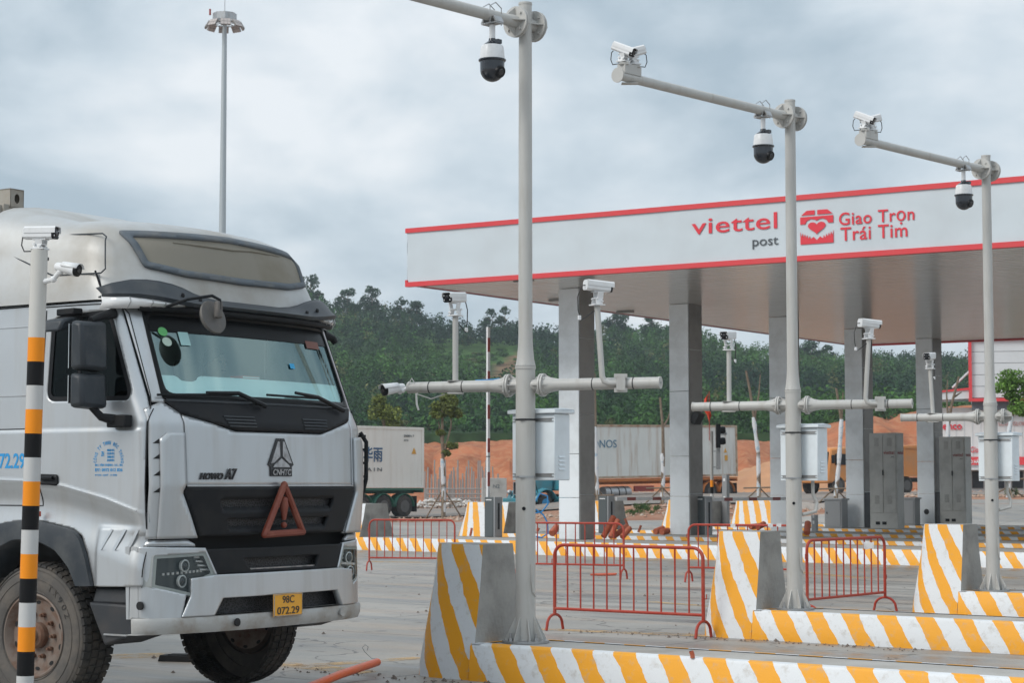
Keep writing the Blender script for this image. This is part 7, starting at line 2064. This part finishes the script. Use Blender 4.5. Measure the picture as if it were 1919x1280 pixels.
    MB().grid(rows).build('bumper_lip', LIPM, t, smooth=40)
    fl_ = MB(); M = Matrix.Translation(BF(0.036)(.70, .655)) @ Matrix.Rotation(PI / 2, 4, 'Y'); fl_.lathe([(0.03, -.01), (0.03, 0.0), (.022, 0.002)], M, 18); fl_.build('tow_hole', VBLK, t)
    fl_ = MB(); M = Matrix.Translation(BF(0.036)(1.95, .66)) @ Matrix.Rotation(PI / 2, 4, 'Y'); fl_.lathe([(0.033, -.01), (0.033, 0.004)], M, 18); fl_.build('tow_cover', LIPM, t)
    fl_ = MB(); M = Matrix.Translation((-.33, -.003, .80)) @ Matrix.Rotation(PI / 2, 4, 'X') ; fl_.lathe([(0.03, -.01), (0.03, 0.006)], M, 18); fl_.build('corner_hole', VBLK, t)
    rows = [[BF(-.12)(1.25 - .75 + 1.5 * k / 20, z) for k in range(21)] for z in (.66, .84)]
    MB().grid(rows).build('intake_mesh', mesh_m, t, smooth=50)
    rows = [[BF(o)(1.25 - .72 + 1.44 * k / 20, z) for k in range(21)] for z, o in ((.712, -.12), (.722, .005))]
    MB().grid(rows).build('bumper_step', LIPM, t, smooth=30)
    cen = [(1.25 - .88, 1.19), (1.25 + .88, 1.19), (1.25 + .72, 1.008), (1.25 - .72, 1.008)]
    hole = [(1.25 - .44, 1.115), (1.25 + .44, 1.115), (1.25 + .40, 1.028), (1.25 - .36, 1.028)]
    bm_ = MB().sheet(cen, BF(-0.01), 0.011, [hole]).build('bumper_centre', PLB, t, smooth=50, solid=0.04)
    MB().sheet(scale_poly(hole, -0.02), BF(-0.08), 0.05).build('mesh', mesh_m, bm_, smooth=50)
    MB().pipe([BF(-.03)(1.25 - .36 + .76 * k / 12, 1.034) for k in range(13)], 0.007, 6).build('step_edge', chrome, bm_)
    # number plate
    pl = MB().box((BF(0.02)(1.24, .75)[0] + .02, 1.232, .756), (0.008, 0.335, 0.168)).build('number_plate', mat('plate_yellow', (0.80, 0.38, 0.03), 0.4), t, bevel=0.004)
    pu = BF(0.02)(1.24, .75)[0] + .0255
    T = MB(); T.text('98C', lambda x, y, z: (pu + z, 1.165 + x, .77 + y), 0.135, 0.055, bold=0.01, depth=0.002); T.text('072.29', lambda x, y, z: (pu + z, 1.105 + x, .688 + y), 0.255, 0.055, bold=0.01, depth=0.002)
    T.build('number', LB, pl, smooth=0)
    MB().pipe([(pu, 1.07, .677), (pu, 1.395, .677), (pu, 1.395, .835), (pu, 1.07, .835), (pu, 1.07, .677)], 0.004, 6).build('plate_frame', chrome, pl)
    # warning triangle
    TR = mat('triangle_red', (0.20, 0.042, 0.022), 0.5, dirt=(.3, .12, .08), dirt_amt=.5, dscale=10)
    u0 = -0.045
    tri = [(1.222, 1.655), (1.002, 1.285), (1.442, 1.297)]
    ro = rounded(tri, 0.03, 3); ri = scale_poly(tri, 0.05)
    m = MB()
    for k in range(3):
        a, b = tri[k], tri[(k + 1) % 3]; m.pipe([(u0, a[0], a[1]), (u0 + .0, b[0], b[1])], 0.027, 8); m.ball((u0, a[0], a[1]), 0.027, 10)
    m.build('warning_triangle', TR, t)
    m = MB(); m.pipe([(u0, 1.222, 1.53), (u0, 1.222, 1.50), (u0, 1.222, 1.39)], [0.03, 0.035, 0.016], 12); m.ball((u0, 1.222, 1.535), 0.032, 10); m.ball((u0, 1.222, 1.352), 0.025, 10)
    m.box((u0 - .02, 1.222, 1.5), (0.012, 0.10, 0.03)); m.build('exclamation_mark', TR, t)
    # ---------------- dark innards, chassis, steps
    c = MB(); c.box((-1.15, 1.25, 1.17), (1.6, 2.0, 0.10)); c.box((-.55, 1.25, 1.22), (.5, 2.1, .3)); c.box((-.62, 1.25, 1.55), (.42, 1.7, .8)); c.box((-.75, 1.25, .86), (.5, 0.9, .38)); c.build('radiator_block', VBLK, t)
    ch = MB()
    for s_ in (-1, 1): ch.box((-3.6, 1.25 + s_ * .42, .82), (6.2, 0.09, 0.28))
    ch.box((-.6, 1.25, .62), (.12, 2.1, .10)); ch.build('chassis_rail', VBLK, t)
    ax = MB(); ax.pipe([(-1.45, .35, .54), (-1.45, 2.15, .54)], 0.07, 12); ax.box((-1.45, 1.25, .62), (.16, 1.2, .12)); ax.build('front_axle', VBLK, t)
    for s_ in (-1, 1):
        Y = lambda v: 1.25 + s_ * (1.25 - v)
        st = MB(); st.hexa([(-.70, Y(.02), .50), (-.36, Y(.02), .60), (-.36, Y(.40), .60), (-.70, Y(.40), .50), (-.87, Y(.02), .81), (-.36, Y(.02), .80), (-.36, Y(.40), .80), (-.87, Y(.40), .81)])
        st.hexa([(-.84, Y(.03), .80), (-.36, Y(.03), .80), (-.36, Y(.4), .80), (-.84, Y(.4), .80), (-.82, Y(.05), .92), (-.36, Y(.05), .92), (-.36, Y(.4), .92), (-.82, Y(.4), .92)])
        st.build('entry_step', mat('step_dark', (0.022, 0.025, 0.030), 0.5, dirt=(.07, .06, .055), dirt_amt=.5, dscale=5), t, bevel=0.02, smooth=40)
        MB().box((-.58, Y(.03), .585), (.22, .05, .012)).build('tread_plate', STEEL, t, smooth=0)
        MB().box((-1.45, Y(.36), 1.24), (.95, .60, .04)).build('mudguard', VBLK, t)
        MB().sheet([(-2.1, .9), (-.8, .9), (-.8, 1.36), (-2.1, 1.36)], lambda u, z: (u, Y(.64), z), 0.2).build('wheel_well', VBLK, t)
    # ---------------- cab interior
    i = MB(); i.box((-2.06, 1.25, 2.1), (.06, 2.44, 1.8)); i.box((-1.2, 1.25, 1.42), (1.8, 2.4, .06)); i.box((-1.35, 1.25, 2.985), (1.5, 2.4, .03)); i.build('cab_liner', mat('cab_liner', (0.28, 0.33, 0.34), 0.9), t)
    d = MB()
    rows = []
    for o, z in ((-.06, 2.10), (-.07, 2.27), (-.18, 2.33), (-.38, 2.34), (-.5, 2.27), (-.52, 1.9)):
        rows.append([(front_u(CABT, 1.25 + w, 2.28) + o, 1.25 + w, z) for w in [-1.1 + 2.2 * k / 16 for k in range(17)]])
    d.grid(rows); d.build('dashboard', mat('dash', (0.05, 0.055, 0.06), 0.7), t, smooth=50)
    # pale strip standing along the foot of the windscreen
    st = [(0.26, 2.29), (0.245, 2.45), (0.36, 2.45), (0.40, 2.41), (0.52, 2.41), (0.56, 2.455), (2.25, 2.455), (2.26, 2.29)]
    MB().sheet(st, CF(-0.03), 0.05).build('dash_strip', mat('dash_strip', (0.80, 0.88, 0.88), 0.7), t, smooth=50)
    for v in (0.65, 1.85):
        s = MB(); s.box((-1.35, v, 1.82), (.5, .5, .16)); s.box((-1.58, v, 2.15), (.14, .48, .66), R=Matrix.Rotation(-.12, 3, 'Y')); s.box((-1.62, v, 2.58), (.10, .28, .2)); s.build('seat', mat('seat', (0.10, 0.11, 0.13), 0.85), t, bevel=0.04, smooth=40)
    w = MB(); R = Matrix.Translation((-.88, 1.85, 2.33)) @ Matrix.Rotation(math.radians(-50), 4, 'Y')
    w.pipe([R @ Vector((.22 * math.cos(a), .22 * math.sin(a), 0)) for a in [k * PI / 12 for k in range(25)]], 0.014, 8)
    for a in (0.3, PI - .3, PI * 1.5): w.pipe([R @ Vector((0, 0, 0)), R @ Vector((.22 * math.cos(a), .22 * math.sin(a), 0))], .012, 6)
    w.pipe([R @ Vector((0, 0, 0)), (-.6, 1.85, 2.12)], .03, 8); w.build('steering_wheel', BLACK, t)
    # ---------------- writing on the near door
    BT = mat('door_lettering', (0.02, 0.28, 0.60), 0.5)
    T = MB(); S = SIDEF(-1, 0.0, extra)
    def sm_(u0, z0): return lambda x, y, z: (lambda q: (q[0], q[1] - 0.0005 - z, q[2]))(S(u0 + x, z0 + y))
    T.text('72.29', sm_(-1.80, 1.775), 0.275, 0.115, bold=0.02, depth=0.002)
    T.text('98C-0', sm_(-2.10, 1.775), 0.275, 0.115, bold=0.02, depth=0.002)
    T.build('door_number', BT, t, smooth=0); T = MB()
    s_txt = 'CÔNG TY TNHH ĐỨC THẮNG'; R0 = 0.122; c0 = (-.660, 1.822); n_ = len(s_txt)
    for k, chx in enumerate(s_txt):
        if chx == ' ': continue
        a = PI * 1.03 - PI * 1.06 * (k + .5) / n_
        ca, sa = math.cos(a), math.sin(a)
        fm = lambda x, y, z: (lambda q: (q[0], q[1] - .0005 - z, q[2]))(S(c0[0] + ca * (R0 + y) + sa * (x - .006), c0[1] + sa * (R0 + y) - ca * (x - .006)))
        tall = 0.027 if chx not in 'ÔỨẮ' else 0.034
        T.text(chx, fm, 0.0145, tall, bold=0.012, depth=0.002)
    for k, s in enumerate(['10060 KG', '13270 KG', '24000 KG', '37270 KG']): T.text(s, sm_(-.675, 1.895 - k * .024), 0.072, 0.017, bold=0.008, depth=0.002)
    T.text('ZH', sm_(-.735, 1.86), 0.028, 0.035, bold=0.01, depth=0.002)
    T.text('ĐC: TÂN THỊNH - LG - BG', sm_(-.795, 1.785), 0.275, 0.024, bold=0.012, depth=0.002)
    T.text('ĐT: 0972 012 826', sm_(-.795, 1.75), 0.275, 0.024, bold=0.012, depth=0.002)
    T.text('VTTN : QUÝ - H ĐẠI', sm_(-.795, 1.715), 0.22, 0.019, bold=0.0, depth=0.002)
    T.build('door_lettering', BT, t, smooth=0)
    MB().box((-1.36, -.01, 1.44), (.03, .03, .04)).build('side_marker', mat('marker_orange', (0.5, 0.06, 0.02), 0.4), t, bevel=0.006)
    # ---------------- wheels
    def wheel(u, v, out):
        r, wd = .54, .30; M = Matrix.Translation((u, v, r)) @ Matrix.Rotation(-PI / 2 * out, 4, 'X')   # +Z points outwards
        if out < 0: M = Matrix.Translation((u, v, r)) @ Matrix.Rotation(PI / 2, 4, 'X')
        else: M = Matrix.Translation((u, v, r)) @ Matrix.Rotation(-PI / 2, 4, 'X')
        ty = MB(M); ty.lathe([(r - .035, -wd), (r - .012, -wd + .03), (r - .010, -.03), (r - .035, -.005)], None, 64, False)
        w_ = ty.build('wheel', RUB, t, smooth=40)
        tb = MB(M)
        for k in range(54):
            a = 2 * PI * k / 54; R_ = Matrix.Rotation(a, 4, 'Z')
            for z0, z1, da in ((-.002, -.062, 0), (-.075, -.135, .03), (-.15, -.21, 0), (-.225, -.29, .03)):
                q = [Vector((r - .02 - (0.02 if z0 > -.01 and j % 2 == 0 else 0), 0, 0)) for j in (0, 1)]
                h0 = .036; zz = [z0, z1]
                P = [(r - .03, -h0 / 1.3, z1), (r - .03, h0 / 1.3, z1), (r - .03, h0 / 1.3, z0), (r - .03, -h0 / 1.3, z0), (r, -h0 / 1.6, z1), (r, h0 / 1.6, z1), (r - (.012 if z0 > -.01 else 0), h0 / 1.6, z0 - (.006 if z0 > -.01 else 0)), (r - (.012 if z0 > -.01 else 0), -h0 / 1.6, z0 - (.006 if z0 > -.01 else 0))]
                Rt = R_ @ Matrix.Rotation(da, 4, 'Z')
                tb.hexa([Rt @ Vector(p) for p in P])
        tb.build('tread', RUB, w_, smooth=0)
        sw = MB(M); sw.lathe([(r - .03, -.012), (r - .045, 0.004), (r - .10, 0.016), (r - .16, 0.018), (r - .20, 0.010), (r - .235, -0.004), (r - .24, -.05)], None, 64, False)
        for rr in (r - .055, r - .12, r - .215): sw.lathe([(rr + .004, .006), (rr, .0215 if rr < r - .1 and rr > r - .2 else .012), (rr - .004, .006)], None, 64, False)
        so = sw.build('sidewall', SIDEW, w_, smooth=60)
        rm = MB(M); rm.lathe([(.302, -.02), (.312, .004), (.30, .008), (.288, -.006), (.275, -.03), (.262, -.05), (.225, -.045), (.17, -.065), (.12, -.06), (.08, -.062)], None, 48, False)
        ro_ = rm.build('rim', RIM, w_, smooth=50)
        hb = MB(M); hb.lathe([(.095, -.07), (.095, -.02), (.08, .0), (.055, .005), (.05, .03), (.03, .035)], None, 28); hb.build('hub', mat('hub_rust', (0.13, 0.06, 0.035), 0.8, dirt=(.2, .14, .1), dirt_amt=.7, dscale=18), ro_)
        for k in range(10):
            a = 2 * PI * k / 10; c = Matrix.Translation((math.cos(a) * .158, math.sin(a) * .158, 0))
            n = MB(M @ c); n.lathe([(.017, -.065), (.017, -.035), (.010, -.032), (.010, -.012)], None, 8); n.build('wheel_nut', MATS['hub_rust'], ro_)
            a2 = a + PI / 10; c = Matrix.Translation((math.cos(a2) * .243, math.sin(a2) * .243, -.0475)) @ Matrix.Rotation(a2, 4, 'Z') @ Matrix.Diagonal((0.75, 1.25, 1, 1))
            h = MB(M @ c); h.lathe([(.018, -.004), (.018, .003)], None, 14); h.build('hand_hole', VBLK, ro_, smooth=0)
        if out < 0:
            tx = MB(M)
            for k, chx in enumerate('TX902'):
                a = math.radians(62 - k * 9.5)
                ca, sa = math.cos(a), math.sin(a)
                tx.text(chx, lambda x, y, z: (ca * (r - .165 + y) + sa * (x - .018), sa * (r - .165 + y) - ca * (x - .018), .0175 + z), 0.036, 0.048, depth=0.004)
            tx.build('sidewall_lettering', RUB, so, smooth=0)
    wheel(-1.45, 0.045, -1); wheel(-1.45, 2.455, 1)
    for u in (-4.6, -5.95):
        wheel(u, 0.045, -1); wheel(u, 2.455, 1)
    # fuel tank and battery box behind the cab (mostly outside the picture)
    MB().box((-3.1, .36, .78), (1.1, .6, .55)).build('fuel_tank', STEEL, t, bevel=0.08, smooth=40)
    MB().box((-2.3, 1.25, 1.4), (.2, 2.2, .9)).build('air_duct', PLB, t, bevel=0.03, smooth=40)
    # load carrier: container frame behind the cab
    k = thing('shipping_container', 'worn grey steel container corner rising behind the truck roof', 'container', TO + TU * -4.42 + Vector((-TU.y, TU.x, 0)) * 1.25, TRZ)
    CT = mat('container_grey', (0.34, 0.32, 0.28), 0.7, dirt=(0.25, 0.19, 0.14), dirt_amt=0.8, dscale=3)
    ztop = 4.39
    def cor(px, py):
        return 0
    rows = []
    b = MB(); n = 40
    for s_ in (-1, 1):
        rows = []
        for i_ in range(n + 1):
            u = -5.9 * i_ / n; v = s_ * (1.2 - (0.03 if i_ % 2 else 0)); rows.append([(u, v, 1.35), (u, v, 4.16)])
        b.grid(rows)
    rows = []
    for i_ in range(17):
        v = -1.2 + 2.4 * i_ / 16; u = -0.0 - (0.03 if i_ % 2 else 0); rows.append([(u, v, 1.35), (u, v, 4.2)])
    b.grid(rows); b.box((-2.95, 0, 4.2), (5.8, 2.34, 0.05)); b.build('corrugated_wall', CT, k, smooth=0)
    p = MB()
    for s_ in (-1, 1):
        for u in (-.05, -5.95): p.box((u, s_ * 1.15, 2.80), (0.16, 0.16, 2.94))
        p.box((-3, s_ * 1.18, 1.38), (6, .1, .12)); p.box((-3, s_ * 1.18, 4.2), (6, .08, .08))
    p.box((-.05, 0, 4.2), (.1, 2.3, .12)); p.build('frame', CT, k, bevel=0.008, smooth=0)
    for s_ in (-1, 1):
        for u in (-.05, -5.95):
            c_ = MB(); zc = ztop - .06
            a0, a1 = u - .09, u + .09; v0, v1 = s_ * 1.22 - .085, s_ * 1.22 + .085
            hole = [(v0 + .085 + .032 * math.cos(q), zc + .045 * math.sin(q)) for q in [j * PI / 8 for j in range(16)]]
            outl = [(v0, zc - .09), (v1, zc - .09), (v1, zc + .09), (v0, zc + .09)]
            c_.sheet(outl, lambda y, z: (a1, y, z), 0.015, [hole]); c_.sheet(outl, lambda y, z: (a0, y, z), 0.015, [hole])
            c_.box((u, v0 + .006, zc), (.18, .012, .18)); c_.box((u, v1 - .006, zc), (.18, .012, .18)); c_.box((u, (v0 + v1) / 2, zc + .085), (.18, .17, .012)); c_.box((u, (v0 + v1) / 2, zc - .085), (.18, .17, .012))
            c_.build('corner_casting', CT, k, smooth=0, weld=True)
    return t
TRUCK = build_truck()
def skin_body(name, verts, edges, radii, m, parent, sub=2):
    me = bpy.data.meshes.new(name); me.from_pydata(verts, edges, []); me.update()
    o = bpy.data.objects.new(name, me); COL.objects.link(o)
    if parent: o.parent = parent
    sk = o.modifiers.new('skin', 'SKIN'); me.skin_vertices.new() if not me.skin_vertices else None
    for v, r in zip(me.skin_vertices[0].data, radii): v.radius = (r, r) if not isinstance(r, tuple) else r
    me.skin_vertices[0].data[0].use_root = True
    s = o.modifiers.new('sub', 'SUBSURF'); s.levels = sub; s.render_levels = sub
    me.materials.append(m)
    return o
def driver():
    base = TO + TU * -1.38 + Vector((-TU.y, TU.x, 0)) * 1.85
    p = thing('person', 'driver in a blue shirt behind the steering wheel of the silver truck', 'person', (base.x, base.y, 1.90), TRZ)
    V = [(0, 0, .05), (0.0, 0, .28), (0.02, 0, .46), (.03, 0, .56), (.05, 0, .64),
         (.02, .17, .46), (.12, .24, .24), (.40, .15, .42), (.02, -.17, .46), (.12, -.24, .24), (.40, -.15, .42),
         (.2, .1, .03), (.5, .13, .03), (.55, .13, -.35), (.2, -.1, .03), (.5, -.13, .03), (.55, -.13, -.35)]
    E_ = [(0, 1), (1, 2), (2, 3), (3, 4), (2, 5), (5, 6), (6, 7), (2, 8), (8, 9), (9, 10), (0, 11), (11, 12), (12, 13), (0, 14), (14, 15), (15, 16)]
    R_ = [.15, .145, .13, .055, .05, .07, .048, .032, .07, .048, .032, .09, .07, .05, .09, .07, .05]
    b = skin_body('body', V, E_, R_, mat('shirt_blue', (0.08, 0.16, 0.30), 0.8), p)
    h = MB(); h.ball((.06, 0, .74), 0.1, 20, (0.95, 0.78, 1.2)); h.ball((.155, 0, .73), 0.018, 8, (1, .7, 1.3)); h.ball((.06, .08, .73), .022, 8, (.8, .4, 1.3)); h.ball((.06, -.08, .73), .022, 8, (.8, .4, 1.3))
    hd = h.build('head', mat('skin', (0.42, 0.25, 0.17), 0.6), p, smooth=60)
    h = MB(); h.ball((.045, 0, .775), 0.103, 18, (0.95, 0.82, 1.0)); h.build('hair', mat('hair_black', (0.01, 0.009, 0.008), 0.7), p)
    f = MB()
    for s in (-1, 1): f.ball((.148, s * .032, .755), 0.012, 8)
    f.box((.152, 0, .685), (.01, .045, .008)); f.build('face', mat('hair_black', (0.01, 0.009, 0.008), 0.7), p)
    hn = MB()
    for s in (-1, 1):
        hn.ball((.42, s * .15, .43), .04, 10, (1, .6, 1))
        for k in range(4): hn.pipe([(.43, s * (.13 + k * .015), .45), (.47, s * (.13 + k * .015), .46), (.485, s * (.13 + k * .014), .43)], .008, 6)
        hn.pipe([(.42, s * .12, .43), (.44, s * .10, .45)], .009, 6)
    hn.build('hand', MATS['skin'], p)
driver()

def dash_item():
    q = Vector((front_u(CABT, 1.12, 2.46) - .10, 1.12, 2.455)); M = Matrix.Translation(TO) @ Matrix.Rotation(TRZ, 4, 'Z'); p = M @ q
    t = thing('folder', 'orange red folder lying on the dashboard behind the truck windscreen', 'folder', p, TRZ)
    MB().box((0, 0, .012), (.12, .2, .022)).build('cover', mat('folder_red', (0.75, 0.10, 0.04), .5), t, bevel=.003)
    MB().box((.002, 0, .012), (.122, .19, .012)).build('pages', TAPE, t, smooth=0)
dash_item()
# ------------------------------------------------------------------ the air
def haze():
    m = bpy.data.materials.new('air'); m.use_nodes = True
    nt = m.node_tree; nt.nodes.clear(); o = nt.nodes.new('ShaderNodeOutputMaterial'); v = nt.nodes.new('ShaderNodeVolumePrincipled')
    v.inputs['Color'].default_value = (0.80, 0.88, 0.95, 1); v.inputs['Density'].default_value = 0.00042; v.inputs['Anisotropy'].default_value = 0.2
    nt.links.new(v.outputs[0], o.inputs['Volume'])
    b = MB(); b.box((0, 320, 31), (920, 780, 64)); ob = b.build('haze', m, smooth=0)
    ob['kind'] = 'stuff'; ob['label'] = 'thin bluish haze in the air'; ob['category'] = 'haze'
haze()
